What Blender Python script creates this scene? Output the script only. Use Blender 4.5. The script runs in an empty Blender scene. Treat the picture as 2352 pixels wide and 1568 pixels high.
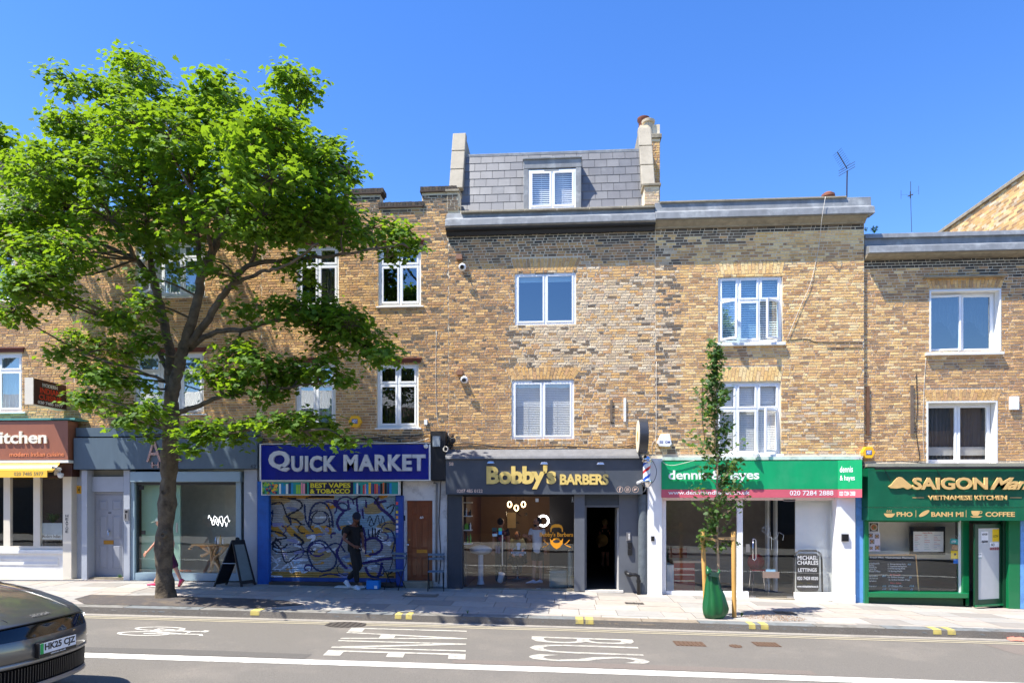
import bpy, bmesh, math, random
import numpy as np
from mathutils import Vector, Matrix, Quaternion
random.seed(7); R = random.random; RU = random.uniform
SC = bpy.context.scene; COL = SC.collection
# ------------------------------------------------------------------ camera, sky, sun, exposure
D = 16.5; TH = math.radians(3.9); CH = 2.17; FP = 1568.0; HY = 1150.0   # metres / picture-plane constants of the camera
cd = bpy.data.cameras.new('camera'); cam = bpy.data.objects.new('camera', cd); COL.objects.link(cam)
cd.sensor_width = 36.0; cd.lens = 36.0*FP/2352.0; cd.shift_y = (HY-784.0)/2352.0
cd.clip_start = .1; cd.clip_end = 2000
cam.location = (0, -D, CH); cam.rotation_euler = (math.radians(90), 0, TH); SC.camera = cam
LX, LY = .46, .28
w = bpy.data.worlds.new('World'); SC.world = w; w.use_nodes = True
nt = w.node_tree; bg = nt.nodes['Background']; sky = nt.nodes.new('ShaderNodeTexSky')
sky.sky_type = 'NISHITA'; sky.sun_disc = False
EL = math.atan2(1, math.hypot(LX, LY)); sky.sun_elevation = EL; sky.sun_rotation = math.atan2(-LX, -LY)
sky.altitude = 0; sky.air_density = 1.0; sky.dust_density = .15; sky.ozone_density = 2.5
hs_ = nt.nodes.new('ShaderNodeHueSaturation'); hs_.inputs['Saturation'].default_value = 1.30; hs_.inputs['Hue'].default_value = .513; nt.links.new(sky.outputs[0], hs_.inputs['Color'])
nt.links.new(hs_.outputs[0], bg.inputs[0]); bg.inputs[1].default_value = .138
sd = bpy.data.lights.new('sun', 'SUN'); sun = bpy.data.objects.new('sun', sd); COL.objects.link(sun)
sd.energy = 4.7; sd.angle = math.radians(.5); sd.color = (1, .95, .86)
sun.rotation_euler = Vector((LX, LY, -1)).to_track_quat('-Z', 'Y').to_euler(); sun.location = (-10, -20, 30)
SC.view_settings.view_transform = 'Standard'; SC.view_settings.look = 'None'
SC.view_settings.exposure = 1.15; SC.view_settings.gamma = 1
SC.render.engine = 'CYCLES'; SC.cycles.use_denoising = True
SC.cycles.max_bounces = 8; SC.cycles.transparent_max_bounces = 12
# ------------------------------------------------------------------ measuring helpers
CT, ST = math.cos(TH), math.sin(TH)
def P(px, py, Y=0.0):
    u = (px-1176)/FP; v = (HY-py)/FP; t = (Y+D)/(CT+u*ST)
    return Vector((t*(u*CT-ST), Y, CH+t*v))
def X_(px, Y=0.0): return P(px, HY, Y).x
def PX(px, py, X):           # point on a plane of constant X
    u = (px-1176)/FP; t = X/(u*CT-ST); return Vector((X, t*(CT+u*ST)-D, CH+t*(HY-py)/FP))
BT = ([-60, -12.25, -7.4, 1.7, 6.9, 9.6, 60], [.9, .22, .147, -.018, -.19, -.27, -1.6])
KT = ([-60, -9.5, -.76, 4.73, 7.9, 60], [.75, .082, -.038, -.135, -.185, -1.3])
PW = 3.6
def base(x): return float(np.interp(x, *BT))
def kerbz(x): return float(np.interp(x, *KT))
def G(x, y):                 # height of the ground
    if y >= -PW: return base(x)+(kerbz(x)-base(x))*min(1, max(0, -y/PW))
    d = -y-PW
    return kerbz(x)-.13+.08*min(1, d/4.5)-(.05*min(1, (d-4.5)/5) if d > 4.5 else 0)
def hx(r, g, b):
    f = lambda c: (c/255/12.92 if c <= 10 else ((c/255+.055)/1.055)**2.4)
    return (f(r), f(g), f(b), 1)
# ------------------------------------------------------------------ materials
MATS = {}
def mat(name, col, rough=.6, metal=0, var=.12, scale=6, bump=.0, bscale=60, attr=None, spec=.5, emit=None, es=1, coat=0, streak=0, dirt=None):
    if name in MATS: return MATS[name]
    m = bpy.data.materials.new(name); m.use_nodes = True; t = m.node_tree; n = t.nodes; l = t.links
    b = n['Principled BSDF']; b.inputs['Roughness'].default_value = rough; b.inputs['Metallic'].default_value = metal
    b.inputs['Specular IOR Level'].default_value = spec
    if coat: b.inputs['Coat Weight'].default_value = coat; b.inputs['Coat Roughness'].default_value = .05
    geo = n.new('ShaderNodeNewGeometry')
    if attr:
        a = n.new('ShaderNodeAttribute'); a.attribute_name = attr; csock = a.outputs['Color']
    else:
        rgb = n.new('ShaderNodeRGB'); rgb.outputs[0].default_value = col; csock = rgb.outputs[0]
    if dirt:                     # (colour, amount, scale)
        nz = n.new('ShaderNodeTexNoise'); nz.inputs['Scale'].default_value = dirt[2]; nz.inputs['Detail'].default_value = 8; nz.inputs['Roughness'].default_value = .65
        l.new(geo.outputs['Position'], nz.inputs['Vector'])
        cr = n.new('ShaderNodeValToRGB'); cr.color_ramp.elements[0].position = .5; cr.color_ramp.elements[1].position = .72
        l.new(nz.outputs[0], cr.inputs[0]); mu = n.new('ShaderNodeMath'); mu.operation = 'MULTIPLY'; mu.inputs[1].default_value = dirt[1]
        l.new(cr.outputs[0], mu.inputs[0]); mx = n.new('ShaderNodeMix'); mx.data_type = 'RGBA'
        l.new(mu.outputs[0], mx.inputs[0]); l.new(csock, mx.inputs[6]); mx.inputs[7].default_value = dirt[0]; csock = mx.outputs[2]
    if var:
        nz = n.new('ShaderNodeTexNoise'); nz.inputs['Scale'].default_value = scale; nz.inputs['Detail'].default_value = 7; nz.inputs['Roughness'].default_value = .6
        if streak:
            mp = n.new('ShaderNodeMapping'); mp.inputs['Scale'].default_value = (1, 1, streak); l.new(geo.outputs['Position'], mp.inputs[0]); l.new(mp.outputs[0], nz.inputs['Vector'])
        else: l.new(geo.outputs['Position'], nz.inputs['Vector'])
        mr = n.new('ShaderNodeMapRange'); mr.inputs[1].default_value = .25; mr.inputs[2].default_value = .75
        mr.inputs[3].default_value = 1-var; mr.inputs[4].default_value = 1+var; l.new(nz.outputs[0], mr.inputs[0])
        vm = n.new('ShaderNodeVectorMath'); vm.operation = 'SCALE'; l.new(csock, vm.inputs[0]); l.new(mr.outputs[0], vm.inputs['Scale']); csock = vm.outputs[0]
    l.new(csock, b.inputs['Base Color'])
    if bump:
        nb = n.new('ShaderNodeTexNoise'); nb.inputs['Scale'].default_value = bscale; nb.inputs['Detail'].default_value = 6
        l.new(geo.outputs['Position'], nb.inputs['Vector']); bp = n.new('ShaderNodeBump'); bp.inputs['Strength'].default_value = bump
        bp.inputs['Distance'].default_value = .02; l.new(nb.outputs[0], bp.inputs['Height']); l.new(bp.outputs[0], b.inputs['Normal'])
    if emit: b.inputs['Emission Color'].default_value = emit; b.inputs['Emission Strength'].default_value = es
    MATS[name] = m; return m
def glass(name, refl=.1, tint=(1, 1, 1, 1), rough=0.0):
    if name in MATS: return MATS[name]
    m = bpy.data.materials.new(name); m.use_nodes = True; t = m.node_tree; n = t.nodes; l = t.links; n.remove(n['Principled BSDF'])
    tr = n.new('ShaderNodeBsdfTransparent'); tr.inputs[0].default_value = tint; g = n.new('ShaderNodeBsdfGlossy'); g.inputs['Roughness'].default_value = rough
    g.inputs[0].default_value = (.95, 1, 1, 1)
    lw_ = n.new('ShaderNodeLayerWeight'); pw = n.new('ShaderNodeMath'); pw.operation = 'POWER'; pw.inputs[1].default_value = 4.5; l.new(lw_.outputs['Facing'], pw.inputs[0])
    ad = n.new('ShaderNodeMath'); ad.operation = 'ADD'; ad.inputs[1].default_value = .05+refl; ad.use_clamp = True
    geo = n.new('ShaderNodeNewGeometry'); nz = n.new('ShaderNodeTexNoise'); nz.inputs['Scale'].default_value = 1.3; l.new(geo.outputs['Position'], nz.inputs['Vector'])
    bp = n.new('ShaderNodeBump'); bp.inputs['Strength'].default_value = .05; bp.inputs['Distance'].default_value = .02; l.new(nz.outputs[0], bp.inputs['Height']); l.new(bp.outputs[0], g.inputs['Normal'])
    bf = n.new('ShaderNodeMath'); bf.operation = 'SUBTRACT'; bf.inputs[0].default_value = 1; l.new(geo.outputs['Backfacing'], bf.inputs[1]); ml = n.new('ShaderNodeMath'); ml.operation = 'MULTIPLY'
    mx = n.new('ShaderNodeMixShader'); l.new(pw.outputs[0], ad.inputs[0]); l.new(ad.outputs[0], ml.inputs[0]); l.new(bf.outputs[0], ml.inputs[1]); l.new(ml.outputs[0], mx.inputs[0]); l.new(tr.outputs[0], mx.inputs[1]); l.new(g.outputs[0], mx.inputs[2])
    l.new(mx.outputs[0], n['Material Output'].inputs[0]); MATS[name] = m; return m
def leafmat(name, c1, c2, trans, rough=.6):
    m = bpy.data.materials.new(name); m.use_nodes = True; t = m.node_tree; n = t.nodes; l = t.links
    b = n['Principled BSDF']; b.inputs['Roughness'].default_value = rough; b.inputs['Specular IOR Level'].default_value = .28
    a = n.new('ShaderNodeAttribute'); a.attribute_name = 'bc'; sp = n.new('ShaderNodeSeparateColor'); l.new(a.outputs['Color'], sp.inputs[0])
    mx = n.new('ShaderNodeMix'); mx.data_type = 'RGBA'; l.new(sp.outputs[0], mx.inputs[0]); mx.inputs[6].default_value = c1; mx.inputs[7].default_value = c2
    l.new(mx.outputs[2], b.inputs['Base Color']); tr = n.new('ShaderNodeBsdfTranslucent'); tr.inputs[0].default_value = trans
    ms = n.new('ShaderNodeMixShader'); ms.inputs[0].default_value = .42; l.new(b.outputs[0], ms.inputs[1]); l.new(tr.outputs[0], ms.inputs[2])
    l.new(ms.outputs[0], n['Material Output'].inputs[0]); MATS[name] = m; return m
# ------------------------------------------------------------------ objects
WO = {}
def wpos(o): return WO.get(o.name, Vector((0, 0, 0))) if o else Vector((0, 0, 0))
def link(o, parent=None, origin=Vector((0, 0, 0))):
    COL.objects.link(o); WO[o.name] = Vector(origin)
    if parent: o.parent = parent; o.location = Vector(origin)-wpos(parent)
    else: o.location = origin
    return o
def tag(o, label=None, cat=None, group=None, kind=None):
    if label: o['label'] = label
    if cat: o['category'] = cat
    if group: o['group'] = group
    if kind: o['kind'] = kind
    return o
def thing(name, loc, label, cat, group=None, kind=None):
    o = bpy.data.objects.new(name, None); o.empty_display_size = .2; link(o, None, Vector(loc)); return tag(o, label, cat, group, kind)
class MB:
    def __init__(s): s.v = []; s.f = []; s.c = []; s.cur = None
    def _f(s, fs):
        for f in fs: s.f.append(f); s.c.append(s.cur)
    def box(s, x0, x1, y0, y1, z0, z1, M=None):
        b = len(s.v); vs = [(x, y, z) for z in (z0, z1) for y in (y0, y1) for x in (x0, x1)]
        if M: vs = [tuple(M @ Vector(q)) for q in vs]
        s.v += vs; s._f([(b, b+2, b+3, b+1), (b+4, b+5, b+7, b+6), (b, b+1, b+5, b+4), (b+2, b+6, b+7, b+3), (b, b+4, b+6, b+2), (b+1, b+3, b+7, b+5)]); return s
    def pb(s, px0, py0, px1, py1, y0, y1, at=None):      # box whose front face (y0) fills a measured rectangle
        a = P(px0, py1, y0 if at is None else at); c = P(px1, py0, y0 if at is None else at); return s.box(a.x, c.x, y0, y1, a.z, c.z)
    def hexa(s, vs):
        b = len(s.v); s.v += [tuple(q) for q in vs]; s._f([(b, b+3, b+2, b+1), (b+4, b+5, b+6, b+7), (b, b+1, b+5, b+4), (b+1, b+2, b+6, b+5), (b+2, b+3, b+7, b+6), (b+3, b, b+4, b+7)]); return s
    def prism(s, pts, d):                                # polygon (3D points) extruded by the vector d
        b = len(s.v); n = len(pts); d = Vector(d); s.v += [tuple(p) for p in pts]+[tuple(Vector(p)+d) for p in pts]
        s._f([tuple(range(b, b+n)), tuple(range(b+2*n-1, b+n-1, -1))]+[(b+i, b+n+i, b+n+(i+1) % n, b+(i+1) % n) for i in range(n)]); return s
    def xz(s, pts, y0, y1): return s.prism([(x, y0, z) for x, z in pts], (0, y1-y0, 0))
    def quad(s, a, b_, c, d):
        b = len(s.v); s.v += [tuple(a), tuple(b_), tuple(c), tuple(d)]; s._f([(b, b+1, b+2, b+3)]); return s
    def tube(s, pts, r, n=8, cap=True):
        pts = [Vector(p) for p in pts]; rs = r if isinstance(r, (list, tuple)) else [r]*len(pts); b0 = len(s.v); up = None
        for i, p in enumerate(pts):
            t = (pts[min(i+1, len(pts)-1)]-pts[max(i-1, 0)]).normalized()
            if up is None: up = Vector((0, 0, 1)) if abs(t.z) < .9 else Vector((0, 1, 0))
            a = t.cross(up).normalized(); up = a.cross(t).normalized()
            for k in range(n):
                q = 2*math.pi*k/n; s.v.append(tuple(p+(a*math.cos(q)+up*math.sin(q))*rs[i]))
        for i in range(len(pts)-1):
            for k in range(n):
                k2 = (k+1) % n; s._f([(b0+i*n+k, b0+i*n+k2, b0+(i+1)*n+k2, b0+(i+1)*n+k)])
        if cap: s._f([tuple(b0+k for k in reversed(range(n))), tuple(b0+(len(pts)-1)*n+k for k in range(n))])
        return s
    def lathe(s, prof, c, n=20, ax=(0, 0, 1)):           # profile [(radius, height)...] round the axis through c
        q = Vector((0, 0, 1)).rotation_difference(Vector(ax)); c = Vector(c); b = len(s.v)
        for r, h in prof:
            for k in range(n): s.v.append(tuple(c+q @ Vector((r*math.cos(2*math.pi*k/n), r*math.sin(2*math.pi*k/n), h))))
        for i in range(len(prof)-1):
            for k in range(n): s._f([(b+i*n+k, b+i*n+(k+1) % n, b+(i+1)*n+(k+1) % n, b+(i+1)*n+k)])
        s._f([tuple(b+k for k in reversed(range(n))), tuple(b+(len(prof)-1)*n+k for k in range(n))]); return s
    def ribbon(s, pts, wd, y, th=.002):                  # flat painted stroke on an xz plane
        pts = [Vector((p[0], p[1])) for p in pts]; L = []; Rr = []
        for i, p in enumerate(pts):
            t = (pts[min(i+1, len(pts)-1)]-pts[max(i-1, 0)]).normalized(); nn = Vector((-t.y, t.x))*wd/2; L.append(p+nn); Rr.append(p-nn)
        b = len(s.v); s.v += [(q.x, y, q.y) for q in L]+[(q.x, y, q.y) for q in Rr]; n = len(pts)
        s._f([(b+i, b+i+1, b+n+i+1, b+n+i) for i in range(n-1)]); return s
    def sphere(s, c, r, n=10, m=6, sc=(1, 1, 1)):
        prof = [(max(.001, math.sin(math.pi*i/m))*r, -math.cos(math.pi*i/m)*r) for i in range(m+1)]; b = len(s.v); s.lathe(prof, (0, 0, 0), n)
        for i in range(b, len(s.v)):
            v = s.v[i]; s.v[i] = (c[0]+v[0]*sc[0], c[1]+v[1]*sc[1], c[2]+v[2]*sc[2])
        return s
    def build(s, name, m, parent=None, smooth=False, bevel=0, origin=None):
        vs = np.array(s.v, dtype=float).reshape(-1, 3)
        if parent is None and origin is None: lo = vs.min(0); hi = vs.max(0); origin = Vector(((lo[0]+hi[0])/2, (lo[1]+hi[1])/2, lo[2]))
        if origin is None: origin = wpos(parent) if parent and parent.type == 'EMPTY' and False else Vector((0, 0, 0))
        me = bpy.data.meshes.new(name); me.from_pydata((vs-np.array(origin)).tolist(), [], s.f)
        for q in (m if isinstance(m, (list, tuple)) else [m]): me.materials.append(q)
        if any(c is not None for c in s.c):
            at = me.color_attributes.new('bc', 'FLOAT_COLOR', 'CORNER'); arr = np.empty((len(me.loops), 4)); k = 0
            for f, c in zip(s.f, s.c):
                arr[k:k+len(f)] = c if c is not None else (1, 1, 1, 1); k += len(f)
            at.data.foreach_set('color', arr.ravel())
        if smooth:
            me.polygons.foreach_set('use_smooth', [True]*len(me.polygons))
        me.update(); o = bpy.data.objects.new(name, me); link(o, parent, origin)
        if smooth and smooth != 2:
            try: me.set_sharp_from_angle(angle=math.radians(40))
            except Exception: pass
        if bevel:
            md = o.modifiers.new('bevel', 'BEVEL'); md.width = bevel; md.segments = 2; md.limit_method = 'ANGLE'
        return o
_tc = {}
def textmesh(s, ext=.02, bold=0, shear=0, space=1, line=1):
    cu = bpy.data.curves.new('lettering', 'FONT'); cu.body = s; cu.size = 1; cu.offset = bold; cu.shear = shear; cu.extrude = .5; cu.space_character = space; cu.resolution_u = 3; cu.space_line = line
    o = bpy.data.objects.new('tmp', cu); COL.objects.link(o); dg = bpy.context.evaluated_depsgraph_get(); me = bpy.data.meshes.new_from_object(o.evaluated_get(dg))
    bpy.data.objects.remove(o); bpy.data.curves.remove(cu); return me
def T(s, rect, Y, m, parent, ext=.015, bold=0.0, shear=0, space=1, name='lettering', basis=None, label=None, line=1):
    """letters whose outline fills a measured rectangle (px0, py0, px1, py1) on the plane y = Y, or the frame (origin, right, up) given as basis"""
    me = textmesh(s, ext, bold, shear, space, line); n = len(me.vertices); co = np.empty(n*3); me.vertices.foreach_get('co', co); co = co.reshape(-1, 3)
    lo = co.min(0); hi = co.max(0); q = (co-lo)/np.maximum(hi-lo, 1e-6)
    if basis is None:
        a = P(rect[0], rect[3], Y); c = P(rect[2], rect[1], Y); o0 = np.array(a); rt = np.array((c.x-a.x, 0, 0)); up = np.array((0, 0, c.z-a.z)); nr = np.array((0, -ext, 0))
    else:
        o0, rt, up = [np.array(v) for v in basis]; nr = np.cross(rt, up); nr = nr/np.linalg.norm(nr)*ext
    out = o0+q[:, :1]*rt+q[:, 1:2]*up+q[:, 2:3]*nr
    me.vertices.foreach_set('co', out.ravel()); me.materials.clear(); me.materials.append(m); me.update()
    o = bpy.data.objects.new(name, me); link(o, parent); 
    if label: o['label'] = label
    return o
def inst(name, me, parent, loc, rot=None, sc=None):
    o = bpy.data.objects.new(name, me); COL.objects.link(o); o.parent = parent; o.location = Vector(loc)-wpos(parent); WO[o.name] = Vector(loc)
    if rot is not None: o.rotation_euler = rot
    if sc is not None: o.scale = sc
    return o
# palette
white = mat('white_paint', hx(232, 232, 228), .45, var=.04, dirt=(hx(150, 145, 135), .25, 2.5))
upvc = mat('white_window_frame', hx(238, 240, 240), .3, var=.02)
cream = mat('cream_paint', hx(222, 214, 196), .5, var=.04)
black = mat('black_plastic', hx(22, 22, 24), .45, var=.1)
blackm = mat('black_metal', hx(30, 30, 32), .4, .2, var=.1)
lead = mat('lead_sheet', hx(122, 125, 128), .6, .0, var=.22, scale=5, bump=.35, bscale=7, dirt=(hx(176, 180, 180), .6, 3), streak=.35)
stone = mat('weathered_stone', hx(150, 140, 120), .85, var=.2, scale=8, bump=.4, dirt=(hx(90, 84, 72), .6, 2.5))
render_ = mat('cement_render', hx(158, 150, 134), .85, var=.1, scale=5, bump=.3, dirt=(hx(120, 112, 98), .6, 1.8))
mortar = mat('mortar', hx(220, 206, 178), .95, var=.12, scale=5, bump=.3, dirt=(hx(150, 136, 114), .5, 1.5))
brickm = mat('stock_brick', None, .9, var=.22, scale=26, bump=.6, bscale=70, attr='bc', dirt=(hx(120, 100, 76), .22, 3.5))
darkroom = mat('room_plaster', hx(96, 88, 78), .9, var=.1)
metal = mat('brushed_steel', hx(190, 190, 192), .28, .9, var=.05)
chrome = mat('chrome', hx(215, 215, 218), .1, 1, var=.03)
gl = glass('window_glass', .13)
gls = glass('shop_glass', .05)
glb = glass('tinted_sky_glass', .2, (.8, .9, .95, 1))
brass = mat('brass', hx(170, 130, 60), .35, .8)
# ------------------------------------------------------------------ the ground
asph = mat('asphalt', hx(112, 107, 99), .9, var=.36, scale=70, bump=.9, bscale=90, dirt=(hx(128, 121, 111), .9, .7))
asph2 = mat('asphalt_patch', hx(84, 78, 74), .95, var=.4, scale=120, bump=.8, bscale=110, dirt=(hx(128, 112, 88), .6, 4))
earth = mat('bare_ground', hx(120, 105, 85), .95)
joint = mat('paving_joint', hx(120, 110, 98), .95)
roadpaint = mat('road_paint', hx(226, 222, 210), .75, var=.12, scale=60, dirt=(hx(136, 132, 126), .85, 11))
yelpaint = mat('faded_yellow_paint', hx(178, 168, 140), .8, var=.1, dirt=(hx(150, 142, 130), .7, 14))
yelkerb = mat('kerb_yellow_paint', hx(184, 168, 92), .85, var=.2, dirt=(hx(122, 116, 104), .95, 9))
def sheet(name, xs, ys, m, dz=0, parent=None, zf=None, kind='structure'):
    b = MB(); nx = len(xs)
    for y in ys:
        for x in xs: b.v.append((x, y, (zf or G)(x, y)+dz))
    for j in range(len(ys)-1):
        for i in range(nx-1): b._f([(j*nx+i, j*nx+i+1, (j+1)*nx+i+1, (j+1)*nx+i)])
    if ys[0] > ys[-1]: b.f = [tuple(reversed(f)) for f in b.f]
    o = b.build(name, m, parent, origin=Vector((0, 0, 0)))
    if kind and not parent: o['kind'] = kind
    return o
xs = [-60, -45, -30, -20, -16, -14, -12.25, -9.5, -7.4, -4, -.76, 1.7, 4.73, 6.9, 7.9, 9.6, 12, 16, 25, 45, 60]
sheet('ground', [-600, 600], [-600, 600], earth, -3.2, zf=lambda x, y: 0)
sheet('road', xs, [-PW+.0, -PW-.01, -PW-2, -PW-4.5, -PW-7, -PW-9.5, -PW-10.9], asph)
pav = sheet('pavement', xs, [.4, 0, -1.8, -PW+.14], joint, -.02)
# far side pavement the camera stands on
sheet('far_pavement', xs, [-PW-10.9, -PW-16], mat('far_paving', hx(150, 145, 136), .9), .1)
sl = [mat('slab_%s' % n, hx(*c), .85, var=.1, scale=7, bump=.25, bscale=50, dirt=(hx(150, 140, 126), .5, 1.6)) for n, c in
      (('pale', (164, 158, 149)), ('warm', (160, 151, 140)), ('grey', (150, 147, 141)), ('pink', (161, 151, 143)), ('dull', (138, 133, 126)))]
def slabmesh(m, lx, ly):
    b = MB(); b.box(-lx/2, lx/2, -ly/2, ly/2, -.05, .0); me = bpy.data.meshes.new('paving_slab'); me.from_pydata(b.v, [], b.f); me.materials.append(m); return me
SM = {}
rows = [0, -.62, -1.24, -1.86, -2.48, -3.10, -PW+.3]
for j in range(6):
    y0, y1 = rows[j], rows[j+1]; ly = y0-y1-.012; x = -15.6+RU(0, .5)
    while x < 12.2:
        L = random.choice((.9, .9, .75, .6)) if j < 5 else random.choice((.9, .75)); k = random.choices(range(5), (5, 3, 3, 2, 1))[0]; key = (k, L, round(ly, 3))
        if key not in SM: SM[key] = slabmesh(sl[k], L-.012, ly)
        cx, cy = x+L/2, (y0+y1)/2; zc = G(cx, cy); sx = (G(x+L, cy)-G(x, cy))/L; sy = (G(cx, y0)-G(cx, y1))/(y0-y1)
        inst('paving_slab', SM[key], pav, (cx, cy, zc+RU(-.002, .003)), (math.atan(sy), -math.atan(sx), 0)); x += L
# kerb stones
kb = [mat('kerb_%s' % n, hx(*c), .85, var=.2, scale=14, bump=.5, bscale=40, dirt=(hx(76, 68, 56), .8, 5)) for n, c in
      (('blue', (112, 116, 116)), ('grey', (124, 121, 114)), ('brown', (136, 124, 106)))]
kerb = bpy.data.objects.new('kerb', None); link(kerb, None, Vector((0, -PW, 0))); kerb['kind'] = 'structure'
kx = [X_(v, -PW) for v in (-60, 120, 282, 457, 600, 749, 904, 1060, 1212, 1340, 1475, 1607, 1728, 1876, 2035, 2280)]+[9.2, 10.4, 11.6, 12.8]
for i in range(len(kx)-1):
    a, c = kx[i]+.011, kx[i+1]-.011; b = MB(); n = 22; k = 2 if i in (9, 10) else (0 if RU(0, 1) < .7 else 1)
    for s_ in range(n+1):
        x = a+(c-a)*s_/n; zt = kerbz(x)+.006; rg = RU(-.012, .012)
        for (y, z) in ((-PW+.3, zt), (-PW+.03, zt), (-PW+.004, zt-.012), (-PW, zt-.035), (-PW-.004+RU(-.006, .012), zt-.070+rg*.5), (-PW+.014+RU(-.018, .022), zt-.088+rg), (-PW+.004+RU(-.018, .024), zt-.16)): b.v.append((x, y, z))
    for s_ in range(n):
        for q in range(6): b._f([(s_*7+q, s_*7+q+1, s_*7+7+q+1, s_*7+7+q)])
    b._f([tuple(reversed(range(7))), tuple(n*7+q for q in range(7))])
    b.build('kerb_stone', kb[k], kerb)
for px0, px1 in ((1322, 1340), (1345, 1363), (1720, 1735), (1748, 1765), (2143, 2162), (2176, 2195), (907, 922), (932, 946), (575, 596)):
    a, c = X_(px0, -PW), X_(px1, -PW); b = MB(); pr = []
    for x in (a, c):
        zt = kerbz(x)+.006
        for (y, z) in ((-PW+.28, zt+.004), (-PW+.028, zt+.004), (-PW-.001, zt-.012), (-PW-.006, zt-.035), (-PW-.011, zt-.085)): b.v.append((x, y, z))
    for q in range(4): b._f([(q, q+1, q+6, q+5)])
    b.build('kerb_mark', yelkerb, kerb)
# painted lines on the road
def line(name, y, wd, m, x0=-30, x1=30, n=24):
    b = MB(); q = [x0+(x1-x0)*i/n for i in range(n+1)]
    for x in q:
        for yy in (y+wd/2, y-wd/2): b.v.append((x, yy, G(x, yy)+.005))
    for i in range(n): b._f([(2*i, 2*i+1, 2*i+3, 2*i+2)])
    return b.build(name, m, RD)
RD = bpy.data.objects['road']
line('yellow_line', -PW-.36, .06, yelpaint); line('yellow_line', -PW-.52, .06, yelpaint); line('lane_line', -7.23, .29, roadpaint)
def patch(name, pts, m, dz):
    b = MB(); b.v = [(x, y, G(x, y)+dz) for x, y in pts]; n = len(pts)//2
    b._f([(i, i+1, 2*n-2-i, 2*n-1-i) for i in range(n-1)]); return b.build(name, m, RD)
dust = mat('gutter_dust', hx(146, 140, 130), .95, var=.25, scale=20, dirt=(hx(118, 112, 104), .8, 2)); xq = [-14+i*1.2 for i in range(23)]
patch('gutter_dust', [(x, -PW-.19-RU(0, .05)) for x in xq]+[(x, -PW-.012) for x in reversed(xq)], dust, .002)
tar2 = mat('asphalt_repair', hx(120, 110, 101), .9, var=.3, scale=70, bump=.9, bscale=90); tar3 = mat('asphalt_dark_repair', hx(98, 94, 88), .9, var=.3, scale=70, bump=.9, bscale=90)
patch('road_patch', [(7.3, -5.0), (8.6, -6.1), (12, -7.05), (12, -PW-.6), (9, -PW-.62), (7.3, -PW-.62)], tar2, .003)
patch('road_patch', [(-1.5, -7.0), (.5, -7.03), (3.5, -7.0), (3.5, -6.75), (.5, -6.72), (-1.5, -6.8)], tar2, .003)
patch('road_patch', [(-9, -7.04), (-5, -7.02), (-3.6, -7.04), (-3.6, -6.72), (-5, -6.66), (-9, -6.7)], tar3, .003)
def drape(o, dz=.005):
    w0 = WO[o.name]
    for v in o.data.vertices:
        x, y = v.co.x+w0.x, v.co.y+w0.y; v.co.z = G(x, y)+dz-w0.z
for s_, og, rt, up in (('LANE', (-3.72, -4.42, 0), (.3, -2.36, 0), (2.1, .0, 0)), ('BUS', (-.48, -4.78, 0), (.05, -1.9, 0), (1.75, -.02, 0))):
    drape(T(s_, None, 0, roadpaint, RD, .001, -0.003, basis=(og, rt, up), name='road_lettering', space=1.05))
b = MB()
def gr(pts, wd=.06):
    n0 = len(b.v); b.ribbon([(p[0], p[1]) for p in pts], wd, 0)
    for i in range(n0, len(b.v)): v = b.v[i]; b.v[i] = (-7.4+v[2]*1.55, -4.85-v[0]*.85, 0)
for cx in (.22, .78): gr([(cx+.2*math.cos(a*.3927), .3+.27*math.sin(a*.3927)) for a in range(17)], .045)
gr([(.22, .3), (.42, .72), (.72, .74), (.5, .3), (.42, .72)], .045); gr([(.5, .3), (.22, .3)], .045); gr([(.78, .3), (.7, .92), (.84, .96)], .05); gr([(.42, .7), (.38, .86)], .05); gr([(.3, .87), (.46, .87)], .06)
o = b.build('cycle_symbol', roadpaint, RD); drape(o)
# covers let into the road and pavement
rust = mat('rusty_iron', hx(104, 82, 66), .8, .3, var=.35, scale=50, bump=.8, bscale=60)
iron = mat('worn_iron', hx(92, 86, 80), .6, .5, var=.3, scale=50, bump=.8, bscale=60)
def cover(px0, py0, px1, py1, m, label, round_=False, grp=None, bars=7, cat='drain cover'):
    def gp(px, py):
        z = -.1
        for _ in range(12):
            v = (HY-py)/FP; t = (z-CH)/v; u = (px-1176)/FP; x = t*(u*CT-ST); y = t*(CT+u*ST)-D; z = G(x, y)
        return x, y
    xa, ya = gp((px0+px1)/2, py0); xb, yb = gp((px0+px1)/2, py1); xl, _ = gp(px0, (py0+py1)/2); xr, _ = gp(px1, (py0+py1)/2); xm = (xl+xr)/2; ym = (ya+yb)/2
    t = thing('iron_cover', (xm, ym, G(xm, ym)), label, cat, grp); wx, wy = (xr-xl)/2, (ya-yb)/2; z = G(xm, ym)
    b = MB(); sl_ = (G(xr, ym)-G(xl, ym))/(xr-xl)
    def q(x, y, h): return (x, y, z+(x-xm)*sl_+h)
    if round_:
        n = 24; b.v += [q(xm+wx*math.cos(i*2*math.pi/n), ym+wy*math.sin(i*2*math.pi/n), .006) for i in range(n)]; b._f([tuple(range(n))])
    else: b.v += [q(xl, yb, .006), q(xr, yb, .006), q(xr, ya, .006), q(xl, ya, .006)]; b._f([(0, 1, 2, 3)])
    b.build('cover_plate', m, t)
    b = MB()
    for i in range(bars):
        x = xm+wx*(-.86+1.72*i/(bars-1)); hw = wx*.07; hh = wy*(.85 if not round_ else .85*math.sqrt(max(.05, 1-((x-xm)/wx)**2)))
        n0 = len(b.v); b.box(x-hw, x+hw, ym-hh, ym+hh, z+.006, z+.014)
        for k in range(n0, len(b.v)): v = b.v[k]; b.v[k] = (v[0], v[1], v[2]+(v[0]-xm)*sl_)
    b.build('cover_rib', m, t)
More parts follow.
